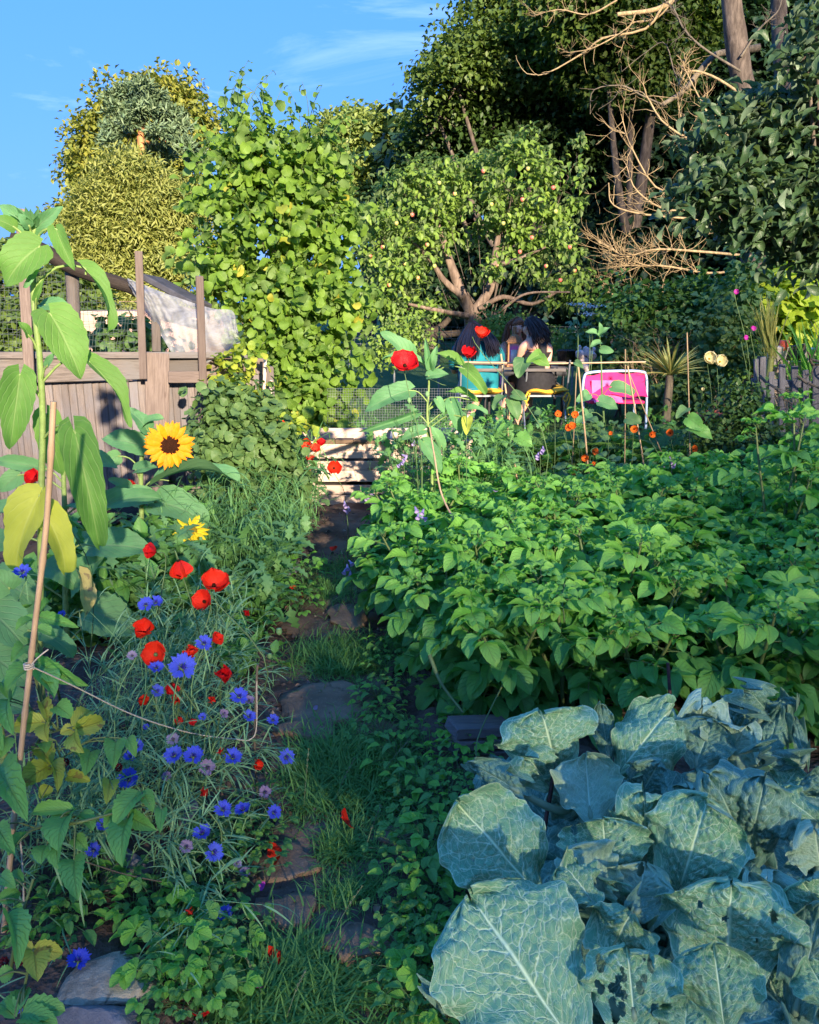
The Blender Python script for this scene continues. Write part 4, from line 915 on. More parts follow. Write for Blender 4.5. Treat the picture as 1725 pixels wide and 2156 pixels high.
# grey-green apple tree on the right
RT = lobes_px([(1580, 300, 95, 75, 6.5), (1500, 350, 60, 60, 6.4), (1500, 420, 70, 60, 6.3), (1640, 400, 110, 110, 6.5), (1580, 450, 90, 50, 6.4), (1720, 330, 60, 130, 6.5), (1710, 500, 80, 90, 6.6), (1600, 240, 45, 35, 6.6), (1690, 250, 40, 40, 6.6), (1470, 310, 30, 26, 6.4), (1720, 60, 35, 45, 6.2), (1700, 110, 32, 30, 6.2), (1728, 190, 26, 34, 6.2)])
tree('grey_leaved_apple_tree', RT, 4200, .125, 'apple_dark', 'dense grey green apple tree filling the right edge, pale leaf tips', clump=.2, per=14, root=W(1830, 900, 6.8) * [1, 1, 0], r0=.07, tpl=[leaf(.5, 5, 2, .5, .9, fold=.35, droop=.9, wave=.06, seed=3), leaf(.45, 5, 2, .5, .9, fold=.45, droop=.5, wave=.06, seed=4)], big=300, shell=(.5, 1.05), droop=-.25, up=.7, facing=.5, imin=13)

# hedge with hop
hd = empty('hedge', W(1500, 800, 10.5) * [1, 1, 0], 'clipped dark green hedge below the bare branches on the right', 'hedge')
b = Bag(); Ls = lobes_px([(u, 655 + 6 * math.sin(u), 50, 62, 10.5, .5) for u in range(1310, 1860, 55)] + [(u, 740, 50, 60, 10.6, .5) for u in range(1310, 1860, 55)])
P, O, c_ = crown_pts(Ls, 15000, .22, 20, (.6, 1.03), .6); D, U = leaf_dirs(O, .4, .6); scatter(b, T_SMALL[0], D, U, P, .085 * (.7 + .6 * rng.random(len(P))), c_); part('foliage', b, M['hedge_lit'], hd, kind='stuff')
b = Bag()
for k in range(40): 
    p = W(1300 + 13 * k, 800, 10.6) * [1, 1, 0]; tube(b, curve([p, p + [rng.normal() * .1, 0, .5], p + [rng.normal() * .2, 0, 1.1]], 6), [.02, .008], 5)
part('stem', b, M['trunk'], hd)
tree('hop_vine', lobes_px([(1620, 590, 50, 20, 10.2), (1670, 605, 45, 26, 10.1), (1700, 650, 36, 45, 10.1), (1640, 640, 36, 36, 10.1), (1600, 600, 30, 24, 10.2)]), 700, .17, 'hop', 'bright yellow green hop vine trailing over the hedge', cat='vine', clump=.2, per=8, r0=.02, tpl=T_HAZEL[:2], big=150, facing=1.0)
for (L_, N, s, mt, lb, ct, nm) in (
    ([(1500, 710, 60, 50, 9.3), (1560, 750, 50, 50, 9.2), (1480, 790, 40, 50, 9.2), (1540, 670, 40, 30, 9.4)], 1300, .060, 'currant', 'loose climbing rose bush in front of the hedge', 'bush', 'rose_bush'),
    ([(1540, 860, 60, 60, 6), (1590, 910, 50, 55, 5.9), (1500, 930, 50, 50, 5.8), (1580, 980, 90, 45, 5.6), (1680, 960, 60, 45, 5.7)], 3600, .045, 'hedge', 'dark small leaved bush left of the grey picket fence', 'bush', 'box_bush'),
    ([(1290, 770, 60, 30, 10), (1350, 730, 50, 35, 10), (1240, 720, 40, 25, 10.3), (1420, 830, 60, 40, 9.2)], 1800, .07, 'currant', 'mixed green shrubs beyond the pink chair', 'shrub', 'shrub'),
    ([(1580, 560, 30, 50, 9.6), (1560, 620, 40, 40, 9.6)], 500, .10, 'nast', 'tall pale grey green weed rising above the hedge', 'plant', 'tall_weed'),
    ([(860, 700, 60, 40, 11.6), (800, 730, 30, 45, 11.6), (1060, 700, 60, 50, 11.9), (1150, 720, 60, 40, 11.9)], 2200, .07, 'apple', 'low green shrubs in the sun at the foot of the apple tree', 'shrub', 'shrub'),
    ([(488, 790, 15, 40, 5.2), (505, 755, 12, 20, 5.2), (520, 850, 22, 20, 5.2)], 260, .055, 'gold', 'golden yellow climber on the sunlit fence end', 'climber', 'climber'),
    ([(215, 715, 40, 24, 6.3), (270, 700, 30, 30, 6.3), (320, 725, 30, 18, 6.3)], 420, .07, 'currant', 'green plant growing behind the netting in front of the shed', 'shrub', 'netted_plant'),
    ([(600, 900, 30, 22, 5.8), (560, 895, 26, 20, 5.7)], 200, .06, 'gold', 'yellow leaved plant behind the lone poppy', 'plant', 'golden_plant'),
    ([(495, 870, 60, 60, 4.9), (540, 930, 62, 55, 4.8), (460, 950, 50, 60, 4.7), (590, 1000, 45, 40, 4.9), (500, 1010, 60, 50, 4.7)], 1900, .060, 'currant', 'currant bush with lobed leaves between the fence frame and the path', 'bush', 'currant_bush')):
    tree(nm, lobes_px(L_), N, s, mt, lb, cat=ct, clump=s * 3, per=12, r0=.015, tpl=(T_HAZEL[:2] if mt in ('currant', 'gold', 'nast') and s < .09 and N < 3000 else T_SMALL), shell=(.3, 1.05), big=0, facing=.5, trunk_mat='greenstem' if N < 3000 else 'trunk')

# off to the right the same wood goes on: it shades the garden
lob = [(np.array([0, 0, 7.0]), np.array([4.2, 4.2, 4.6])), (np.array([1.2, 0, 4.2]), np.array([3.8, 3.8, 4.0])), (np.array([-1.6, -.8, 3.6]), np.array([3.0, 3.0, 3.4]))]
FL = ((17.5, 3, .95, 'beech at the near right flank of the wood'), (22, 10, 1.1, 'beech further up the right flank of the wood'), (21, -3, 1.2, 'tall beech behind and to the right of the garden'), (26, 4, 1.3, 'broad beech deep in the right flank'), (30, 14, 1.35, 'outermost beech of the right flank'), (29, -6, 1.4, 'far beech behind the right flank'))
ft_ = tree('beech_tree', [(c + [17.5, 3, 0], r) for c, r in lob], 15000, .5, 'forest', FL[0][3], clump=.9, r0=.25)
for (x, y, s_, lb) in FL[1:]:
    c_ = copy_tree(ft_); c_.location = (x, y, 0); c_.scale = (s_, s_, s_); c_.rotation_euler = (0, 0, x); c_['label'] = lb
hx = [-30, 3.2, 5.3, 5.8, 6.9, 7.3, 8.2, 8.8, 10.3, 11.5, 40]; hh = [3.25, 3.25, 3.6, 4.0, 4.1, 7.0, 7.0, 5.4, 5.6, 15, 17]  # height profile of an added, unseen tree row, shaped to shade chosen parts
n = 46000; YT = -60.0; az_ = math.pi - SUN_AZ; sh = (-5.2 - YT) * math.tan(az_); up_ = (-5.2 - YT) / math.cos(az_) * math.tan(SUN_EL)
x = rng.uniform(-14, 56, n); z = rng.uniform(0, 1, n) * (np.interp(x - sh, hx, hh) + up_ + .25 * np.sin(x * .9)); P = np.stack([x, YT + rng.normal(size=n) * .9, z], -1)
O = unitr(n); D, U = leaf_dirs(O); b = Bag(); scatter(b, T_SMALL[0], D, U, P, .46 * (.8 + .4 * rng.random(n)))
hb = empty('shade_tree_row', (0, YT, 0), 'row of trees added unseen far behind the viewer to shade and filter the sun', 'added shade trees'); part('foliage', b, M['hedge'], hb, kind='stuff')
b = Bag()
for x in np.arange(-12, 56, 4.0): tube(b, [[x, YT, 0], [x, YT, 16]], [.2, .08], 6)
part('trunk', b, M['trunk'], hb)
# ------------------------------------------------------------------ potatoes
def pot_leaf(seed, small=False):
    r2 = np.random.default_rng(seed); b = []; n = 3 if not small else 2; L_ = .17 if not small else .10
    t = np.linspace(0, 1, 7); dr = .5 + .5 * r2.random(); 
    rp = np.stack([.02 * np.sin(t * 3 + seed), L_ * np.sin(dr * t) / dr, -L_ * (1 - np.cos(dr * t)) / dr + .03 * t], -1)
    for k in range(n):
        i = 2 + k * 2 if not small else 3 + k * 2
        for sd in (-1, 1):
            d = norm([sd * 1.0, .45 + .3 * r2.random(), -.12 + .25 * r2.normal() * .6]); s_, d_, n_ = frame(d, norm([r2.normal() * .18, r2.normal() * .2, 1]))
            sz = (.072 + .018 * k) * (.85 + .3 * r2.random()) * (.62 if small else 1)
            b.append(xf(T_POT[r2.integers(3)], np.stack([s_, d_, n_], 1), rp[min(i, 6)] + d * .006, sz, r2.random() * .25 + .3))
    d = norm(rp[6] - rp[5]); s_, d_, n_ = frame(d, [r2.normal() * .15, .3, 1]); b.append(xf(T_POT[r2.integers(3)], np.stack([s_, d_, n_], 1), rp[6], .112 * (.9 + .25 * r2.random()) * (.62 if small else 1), r2.random() * .3 + .3))
    for k in range(2 if not small else 0):
        for sd in (-1, 1):
            d = norm([sd, .3, .1]); s_, d_, n_ = frame(d, [0, 0, 1]); b.append(xf(T_OVAL[0], np.stack([s_, d_, n_], 1), (rp[3 + k] + rp[4 + k]) / 2, .022, .5))
    bag = Bag(); V, Fq, A = combine(b); bag.add(V, Fq, A, 0); tube(bag, rp, [.0028, .0016], 4, mi=1, cap=False)
    return bag
PL = [pot_leaf(s).mesh('leaf', [M['potato'], M['potato_stem']]) for s in range(7)]
PT = [pot_leaf(s + 20, s % 2 == 1).mesh('leaf', [M['potato_top'], M['potato_stem']]) for s in range(6)]
def potato(name, seed, H, loc, label, group=None, nst=5, lean=.5):
    r2 = np.random.default_rng(seed); t = empty(name, loc, label, 'potato plant', group)
    for k in range(nst):
        a = k * 2 * math.pi / nst + r2.random(); out = np.array([math.cos(a), math.sin(a), 0]); h = H * (.8 + .3 * r2.random()); sp = lean * H * (.5 + .5 * r2.random())
        P = curve([out * .02, out * sp * .35 + [0, 0, h * .45], out * sp * .8 + [0, 0, h * .82], out * sp + [0, 0, h]], 13)
        b = Bag(); tube(b, P, [.0085, .004], 6, cap=False); part('stem', b, M['potato_stem'], t, local=True)
        n = 7
        for q in range(n):
            f = .22 + .74 * q / (n - 1); i = int(f * 12); p = P[i]; az = a + q * 2.4 + r2.normal() * .3
            el = -.15 + .75 * f + r2.normal() * .15
            d = norm([math.cos(az), math.sin(az), el]); s_, d_, n_ = frame(d, norm([r2.normal() * .15, r2.normal() * .15, 1]) + .25 * out)
            top = q >= n - 2
            inst('leaf', (PT if top else PL)[r2.integers(6)], mat4(s_, d_, n_, p, (1.05 - .25 * f) * (.9 + .25 * r2.random())), t)
        for q in range(4):
            az = a + q * 1.6; d = norm([math.cos(az) * .7, math.sin(az) * .7, .75]); s_, d_, n_ = frame(d, [-d[0], -d[1], .6]); inst('leaf', PT[1 + 2 * (q % 3)], mat4(s_, d_, n_, P[-1], .55 + .2 * r2.random()), t)
    return t
grp = 'potato plants packed in the raised bed'
spots = []
yy = 2.58; row = 0
while yy < 4.95:
    xl = np.interp(yy, PATH[:, 1], PATH[:, 0]) + .42 + (.06 if row % 2 else 0) + (.1 if yy < 2.8 else 0)
    xr = yy * .56 + .45; x = xl
    while x < xr: spots.append((x + rng.normal() * .035, yy + rng.normal() * .04, row)); x += .30
    yy += .33; row += 1
protos = []
ROWN = ['front', 'second', 'third', 'fourth', 'fifth', 'sixth', 'seventh', 'eighth', 'ninth', 'tenth', 'eleventh', 'twelfth']
ORD = ['first', 'second', 'third', 'fourth', 'fifth', 'sixth', 'seventh', 'eighth', 'ninth', 'tenth', 'eleventh', 'twelfth', 'thirteenth', 'fourteenth']
cnt = {}
for k, (x, y, rw) in enumerate(spots):
    q = cnt.get(rw, 0); cnt[rw] = q + 1
    lb = 'bushy potato plant in the %s row back from the cabbages, %s from the path' % (ROWN[min(rw, 11)], ORD[min(q, 13)])
    if rw == 0 and q == 0: lb = 'low potato plant spilling over the path beside the edging sleepers'
    hgt = .34 + .17 * rng.random() + (.04 if y < 3 else 0) + .07 * max(0, x - 1.2) - (.06 if x < np.interp(y, PATH[:, 1], PATH[:, 0]) + .6 else 0)
    if k < 5: t = potato('potato_plant', 50 + k, .46, (x, y, .05), lb, grp); protos.append((t, .46))
    else:
        pr, ph = protos[k % 5]; t = copy_tree(pr); t.location = (x, y, .05); t['label'] = lb; t.rotation_euler = (rng.normal() * .07, rng.normal() * .07, rng.random() * 6.28)
        s = hgt / ph; t.scale = (.95 + .1 * rng.random(), .95 + .1 * rng.random(), s)
for (u, v, Y, top, lb) in ((1660, 930, 3.7, None, 'tallest potato plant standing above the others at the right edge'), (1715, 880, 4.1, None, 'tall potato plant behind the tallest one at the right edge'), (1480, 1010, 4.9, None, 'upright potato plant in front of the dark bush'), (1390, 1010, 5.2, None, 'potato plant below the white and violet flowers')):
    p = W(u, v, Y); potato('potato_plant', int(u), p[2] - .05, (p[0], p[1], .05), lb, grp, 3, .22)

# long wandering stems above the bed
b = Bag(); tube(b, curve([W(1010, 1190, 3.3), W(965, 1110, 3.6), W(930, 1040, 3.8), W(915, 960, 3.9), W(905, 900, 4)], 20), [.006, .004], 6)
solo('leaning_cane', b, M['bamboo'], 'long thin pale stem leaning across the potatoes towards the poppies', 'stem')
for pts, lb in (([W(905, 1380, 2.5), W(930, 1440, 2.42), W(975, 1500, 2.35)], 'thick yellow green stem arching down near the sleeper end'), ([W(1060, 1440, 2.4), W(1030, 1500, 2.3), W(1005, 1560, 2.2), W(1003, 1600, 2.15)], 'thin pale tendril hanging in front of the sleepers')):
    b = Bag(); tube(b, curve(pts, 12), [.008, .004] if 'thick' in lb else [.003, .002], 6); solo('stem', b, M['potato_stem'], lb, 'stem')

# ------------------------------------------------------------------ savoy cabbages
def cab_mesh(T_, B_, width, seed, convex=.0, ruffle=1.0, bend=.25, n=62, side_curl=0., roll=0., hint=None, holes=0, tipcurl=0.0, amp=1.0, petiole_to=None, shape=.62):
    r2 = np.random.default_rng(seed); B_ = np.asarray(B_); T_ = np.asarray(T_); L_ = np.linalg.norm(T_ - B_)
    t = 1 - (1 - np.linspace(0, 1, n + 1)) ** 1.4; m_ = n; u = np.linspace(-1, 1, m_ + 1); T, U = np.meshgrid(t, u, indexing='ij')
    a = math.log(.5) / math.log(shape); w = (np.sin(math.pi * np.clip(t, 0, 1) ** a) ** .5) * 1.02; w = np.maximum(w, .10 * (1 - t)); w[-1] = .05
    lobes = 1 + .035 * np.sin(t * 23 + seed) + .03 * np.sin(t * 41 + seed * 2)
    w = w * lobes
    Wd = w[:, None]; x = U * Wd * width / 2
    y = L_ * (T + .02 * np.sin(U * 11 + seed) * T ** 4)
    y = y - .10 * L_ * np.abs(U) ** 2 * (1 - T) ** 2
    # veins
    xs = np.abs(x); vein = np.zeros_like(x); midw = .0032 + .0075 * (1 - T) ** 1.3
    vein = np.maximum(vein, np.clip(1.3 - xs / midw, 0, 1))
    for k in range(6):
        for sd in (-1, 1):
            t0 = .02 + k * .135 + r2.normal() * .025; sl = .62 + .17 * k + r2.normal() * .10
            d = (y - (L_ * t0 + sl * xs + 1.1 * xs ** 2 / max(width, .01))) / math.sqrt(1 + sl * sl)
            wob = .0035 * np.sin(xs * 60 + k + seed) + .0015 * np.sin(xs * 170 + k); ww = (.0034 - .00022 * k) * np.clip(1.15 - xs / (width * .55), .25, 1)
            mk = (U * sd > 0)
            vein = np.maximum(vein, np.where(mk, np.clip(1.15 - np.abs(d + wob) / ww, 0, 1) * .75, 0))
            # forks
            if k < 6:
                x0 = width * (.14 + .1 * r2.random()); y0 = L_ * t0 + sl * x0 + 1.1 * x0 ** 2 / width
                for sl2, ln in ((sl + .9, .2), (sl - .55, .16)):
                    d2 = (y - (y0 + sl2 * (xs - x0))) / math.sqrt(1 + sl2 * sl2)
                    vein = np.maximum(vein, np.where(mk & (xs > x0) & (xs < x0 + ln * width), np.clip(1.1 - np.abs(d2 + wob) / .0020, 0, 1) * .5, 0))
    # bullate cells
    cs = .0175; gx, gy = int(width / cs) + 3, int(L_ / cs) + 4
    ci, cj = np.meshgrid(np.arange(-1, gx + 1), np.arange(-1, gy + 1), indexing='ij')
    pts = np.stack([(ci + .5 + .8 * (r2.random(ci.shape) - .5)) * cs - width / 2 - cs, (cj + .5 + .8 * (r2.random(cj.shape) - .5)) * cs - cs], -1).reshape(-1, 2)
    q = np.stack([x, y], -1).reshape(-1, 2)
    f1 = np.full(len(q), 9.); f2 = np.full(len(q), 9.)
    for c0 in range(0, len(q), 2048):
        dd = np.sqrt(((q[c0:c0 + 2048, None] - pts[None]) ** 2).sum(-1)); dd.partition(1, axis=1); f1[c0:c0 + 2048] = dd[:, 0]; f2[c0:c0 + 2048] = dd[:, 1]
    e = (f2 - f1).reshape(x.shape); cell = np.clip(e / (cs * .6), 0, 1) ** .6
    vein = np.maximum(vein, np.clip(1 - e / .0034, 0, 1) * .5)
    z = amp * (.0068 * cell * (1 - np.clip(vein, 0, 1) * .7)) - .0045 * np.clip(vein - .45, 0, 1)
    au = np.abs(U)
    edge = np.maximum(au, np.abs(T * 2 - 1) ** 2 * (T > .5)) ** 3
    z += ruffle * .030 * edge * (np.sin(T * 12 + seed + (U > 0) * 2) + .4 * np.sin(T * 27 + seed * 3 + U * 5)) + ruffle * .012 * edge * np.sin(U * 13 + seed) * T
    z += ruffle * .005 * np.sin(x * 60 + seed) * np.sin(y * 45 + seed)
    z += -convex * width * (U * Wd) ** 2 * .62 + .10 * width * np.abs(U * Wd) * (1 - T) * (convex > 0)
    # side curl: margins roll over
    if side_curl:
        ang = side_curl * np.clip(au - .45, 0, 1) ** 1.4 * Wd; x = x - np.sign(U) * width * .5 * Wd * (1 - np.cos(ang)) * .5; z = z - np.sign(side_curl) * width * .35 * np.abs(np.sin(ang)) * Wd
    bd = bend; Y2 = np.sin(bd * y / L_) / bd * L_; Z2 = -(1 - np.cos(bd * y / L_)) / bd * L_; an = bd * y / L_
    if tipcurl:
        s = np.clip((y / L_ - .62) / .4, 0, 1.2); an = an + tipcurl * s; Y2 = Y2 - L_ * .4 * (s - np.sin(tipcurl * s) / max(abs(tipcurl), .01)); Z2 = Z2 - L_ * .4 * (1 - np.cos(tipcurl * s)) / tipcurl
    Yf = Y2 + z * np.sin(an); Zf = Z2 + z * np.cos(an)
    if holes:
        keep = np.ones((n, m_), bool); xc = (x[:-1, :-1] + x[1:, 1:]) / 2; yc = (y[:-1, :-1] + y[1:, 1:]) / 2
        for h in range(holes):
            hx, hy, hr, el = (r2.random() - .5) * width * .7, L_ * (.15 + .75 * r2.random()), .002 + .006 * r2.random() ** 2, .5 + r2.random(); keep &= ((xc - hx) / hr) ** 2 + ((yc - hy) / (hr * (.6 + el))) ** 2 > 1
    else: keep = np.ones((n, m_), bool)
    i, j = np.meshgrid(np.arange(n), np.arange(m_), indexing='ij'); k = m_ + 1
    Fq = np.stack([i * k + j, i * k + j + 1, (i + 1) * k + j + 1, (i + 1) * k + j], -1)[keep]
    V = np.stack([x, Yf, Zf], -1)
    # frame: chord from base to tip
    ch = V[-1, m_ // 2] - V[0, m_ // 2]; sc = L_ / np.linalg.norm(ch); V = V * sc; d_loc = norm(V[-1, m_ // 2] - V[0, m_ // 2]); 
    ca, sa = d_loc[1], d_loc[2]; V = np.stack([V[..., 0], V[..., 1] * ca + V[..., 2] * sa, -V[..., 1] * sa + V[..., 2] * ca], -1)
    d = norm(T_ - B_); tc_ = norm(np.array([0, 0, CAMZ]) - (B_ + T_) / 2); h = tc_ + np.array([0, 0, .35]) if hint is None else np.asarray(hint, float)
    s_, d_, n_ = frame(d, h)
    if roll: c1, s1 = math.cos(roll), math.sin(roll); s_, n_ = s_ * c1 + n_ * s1, n_ * c1 - s_ * s1
    V = V.reshape(-1, 3) @ np.stack([s_, d_, n_], 1).T + B_
    bag = Bag(); bag.add(V, Fq, np.stack([U, T, np.full_like(U, r2.random())], -1).reshape(-1, 3), 0, vein.ravel())
    if petiole_to is not None:
        pt_ = np.asarray(petiole_to); dm = norm(B_ - T_)
        tube(bag, curve([pt_, (pt_ + B_) / 2 + dm * .02 - [0, 0, .03], B_ - n_ * .006 + d * .01, B_ - n_ * .008 + d * L_ * .25], 12), [.013, .011, .008, .003], 8, mi=1)
    return bag
def cz(x, y): return 897 + .480 * x, 1415 + .480 * y
def cabbage(label, ctr, leaves, seed):
    c = G(*cz(*ctr[:2]), ctr[2]); root = np.array([c[0], c[1], .05]); t = empty('cabbage', root, label, 'cabbage', 'savoy cabbages in the bottom right bed')
    b = Bag(); tube(b, [root, root + [0, 0, ctr[2] - .02]], [.028, .020], 10); part('stem', b, M['cabrib'], t)
    for k, lf in enumerate(leaves):
        (bx, by, bz), (tx, ty, tz), wpx = lf[:3]; kw = dict(lf[3]) if len(lf) > 3 else {}; mt = kw.pop('m', 'cab')
        B_ = G(*cz(bx, by), bz); T_ = G(*cz(tx, ty), tz); dist = np.linalg.norm((B_ + T_) / 2 - [0, 0, CAMZ]); wd = wpx * .48 * dist * .93 / F
        att = root + [0, 0, ctr[2] - .04]
        bag = cab_mesh(T_, B_, wd, seed * 31 + k, petiole_to=att, **kw); part('leaf', bag, [M[mt], M['cabrib']], t)
    r2 = np.random.default_rng(seed)
    for k in range(8):
        a = k * .785 + r2.random() * .5; o_ = np.array([math.cos(a), math.sin(a), 0]); B_ = root + o_ * .07 + [0, 0, .13]; T_ = root + o_ * (.27 + .05 * r2.random()) + [0, 0, .15 + .06 * r2.random()]
        part('leaf', cab_mesh(T_, B_, .26, seed * 77 + k, petiole_to=root + [0, 0, .1], hint=[0, 0, 1], convex=.25, n=36, ruffle=1.2), [M['cab_blue'], M['cabrib']], t)
    return t
cabbage('savoy cabbage with a pale ribbed leaf beside the short red twig at the back', (680, 560, .30), [
    ((570, 410, .36), (500, 165, .50), 430, dict(convex=.25, ruffle=1.1, bend=.5)),
    ((725, 660, .32), (700, 365, .42), 300, dict(m='cab_pale', convex=-.45, bend=-.3, amp=.5)),
    ((430, 540, .36), (165, 395, .40), 150, dict(m='cab_blue', convex=.5, side_curl=1.5, roll=.5)),
    ((805, 390, .36), (765, 130, .50), 120, dict(m='cab_blue', convex=.9, side_curl=1.0)),
    ((850, 440, .36), (1080, 165, .48), 290, dict(convex=.5, ruffle=1.6, bend=.8, m='cab')),
    ((950, 530, .34), (1040, 385, .42), 210, dict(m='cab_blue', convex=-.2)),
    ((520, 470, .33), (370, 360, .40), 170, dict(convex=.4, ruffle=1.5, m='cab', bend=.9)),
    ((660, 600, .25), (560, 500, .30), 250, dict(m='cab_pale', convex=-.3)),
    ], 1)
cabbage('savoy cabbage with open cupped heart in the middle of the cabbages', (860, 960, .26), [
    ((965, 800, .34), (950, 478, .50), 270, dict(convex=.25, m='cab', bend=.3)),
    ((1110, 965, .33), (1240, 550, .53), 390, dict(convex=.2, ruffle=1.2, bend=.35)),
    ((490, 975, .33), (130, 560, .50), 470, dict(convex=.12, bend=.3, ruffle=1.2, holes=1)),
    ((800, 880, .36), (780, 645, .47), 420, dict(convex=.05, bend=-.2, ruffle=1.0, holes=4)),
    ((820, 1030, .35), (620, 790, .42), 300, dict(m='cab_pale', convex=-.5, bend=-.3, amp=.5)),
    ((925, 1010, .35), (965, 845, .40), 290, dict(m='cab_pale', convex=-.5, bend=-.3, amp=.5, holes=3)),
    ((700, 920, .35), (560, 800, .40), 190, dict(m='cab_pale', convex=-.5, bend=-.4, amp=.5)),
    ((735, 1010, .40), (590, 850, .44), 260, dict(m='cab', convex=.4, bend=.5, ruffle=1.0, roll=-.5)),
    ((900, 1060, .42), (830, 1195, .36), 330, dict(m='cab', convex=.35, bend=.7, ruffle=1.3)),
    ((900, 1060, .40), (1075, 965, .42), 230, dict(m='cab_blue', convex=.4, bend=.7, ruffle=1.4)),
    ((860, 1000, .36), (800, 930, .40), 90, dict(m='cab', convex=-.9, bend=-.5)),
    ], 2)
cabbage('front savoy cabbage with the broadest flat leaf in the lower left of the cabbages', (930, 1600, .26), [
    ((620, 1600, .36), (200, 1020, .46), 640, dict(convex=.10, bend=.35, ruffle=.9)),
    ((920, 1560, .38), (880, 1205, .48), 370, dict(convex=.15, bend=.25, holes=26)),
    ((1310, 1560, .36), (1260, 1190, .46), 340, dict(convex=.25, bend=.4, holes=2)),
    ((1130, 1640, .38), (1150, 1415, .46), 310, dict(convex=.3, bend=.4, ruffle=1.4, holes=3)),
    ((110, 1400, .24), (0, 1350, .22), 150, dict(m='cab_blue', convex=.4)),
    ((620, 1500, .25), (500, 1260, .30), 300, dict(m='cab_blue', convex=.2)),
    ((740, 1320, .22), (690, 1120, .26), 260, dict(m='cab_blue', convex=.2)),
    ((600, 1120, .25), (520, 1010, .28), 200, dict(m='cab_blue', convex=.2)),
    ], 3)
cabbage('savoy cabbage with blistered folded leaves at the back right', (1370, 560, .30), [
    ((1200, 270, .38), (1215, 85, .50), 300, dict(m='cab_pale', convex=-.3, bend=-.3, ruffle=1.5, amp=.6)),
    ((1490, 170, .46), (1330, 70, .52), 130, dict(m='cab_blue', convex=.5, ruffle=1.6, bend=.9)),
    ((1480, 150, .47), (1640, 130, .50), 80, dict(m='cab_blue', convex=.7, ruffle=2.0)),
    ((1480, 380, .38), (1560, 150, .50), 170, dict(m='cab_blue', convex=.8, ruffle=1.6, side_curl=1.2)),
    ((1670, 400, .38), (1605, 130, .50), 90, dict(m='cab_blue', convex=.8, ruffle=1.8, side_curl=1.0)),
    ((1290, 400, .36), (1400, 240, .46), 260, dict(m='cab_pale', convex=-.4, bend=-.5, ruffle=1.3, amp=.5)),
    ((1410, 790, .30), (1220, 440, .48), 320, dict(m='cab_blue', convex=.4, bend=.6, ruffle=1.4)),
    ((1420, 800, .30), (1500, 430, .48), 250, dict(m='cab_blue', convex=.5, bend=.9, ruffle=1.5)),
    ((1180, 420, .36), (1260, 210, .46), 250, dict(m='cab_blue', convex=-.3, bend=-.2)),
    ((1160, 560, .32), (1140, 480, .38), 170, dict(m='cab_pale', convex=-.4)),
    ((1560, 520, .36), (1640, 400, .44), 250, dict(m='cab', convex=.3)),
    ((1650, 400, .40), (1450, 340, .46), 110, dict(m='cab_blue', convex=.6, ruffle=1.6)),
    ((1300, 640, .28), (1140, 620, .30), 260, dict(m='cab_blue')),
    ((1380, 250, .34), (1450, 120, .42), 260, dict(m='cab_blue', convex=.3)),
    ], 4)
cabbage('savoy cabbage running off the right edge with large pale topped leaf', (1690, 1130, .26), [
    ((1320, 1290, .30), (1340, 925, .46), 540, dict(convex=.12, bend=.35, ruffle=1.2, holes=5)),
    ((1300, 930, .30), (1470, 815, .38), 160, dict(convex=.4, m='cab')),
    ((1610, 1120, .34), (1430, 880, .44), 200, dict(m='cab_pale', convex=-.5, ruffle=1.4, amp=.5)),
    ((1770, 1100, .38), (1640, 900, .48), 250, dict(convex=.5, m='cab', holes=3, bend=.8)),
    ((1790, 1480, .40), (1670, 1230, .48), 260, dict(convex=.5, bend=.7, m='cab')),
    ((1610, 1530, .28), (1740, 1010, .48), 200, dict(m='cab_blue', convex=.5, ruffle=1.4)),
    ((1720, 660, .42), (1530, 520, .46), 160, dict(m='cab', convex=.7, ruffle=1.6, side_curl=1.0)),
    ((1730, 850, .36), (1690, 640, .44), 260, dict(m='cab_pale', convex=-.3, amp=.5)),
    ((1500, 1260, .28), (1560, 1160, .34), 280, dict(m='cab')),
    ((1780, 540, .42), (1700, 430, .46), 170, dict(m='cab_blue', convex=.5)),
    ((1560, 1480, .26), (1500, 1300, .32), 330, dict(m='cab', convex=.1)),
    ], 5)
for pts, r_, lb in (([cz(535, 597), cz(563, 432)], .0055, 'cut dark red twig standing between two cabbage leaves'), ([cz(1075, 170), cz(1062, -40)], .0055, 'thin dark cut twig standing behind the cabbages')):
    b = Bag(); a = G(*pts[0], .30 if r_ else 0); c_ = W(*pts[1], a[1] + .03); p0 = a + (a - c_) * 1.2; tube(b, curve([p0, a, c_], 8), r_, 7, bump=.1); solo('cut_twig', b, M['twig'], lb, 'twig')

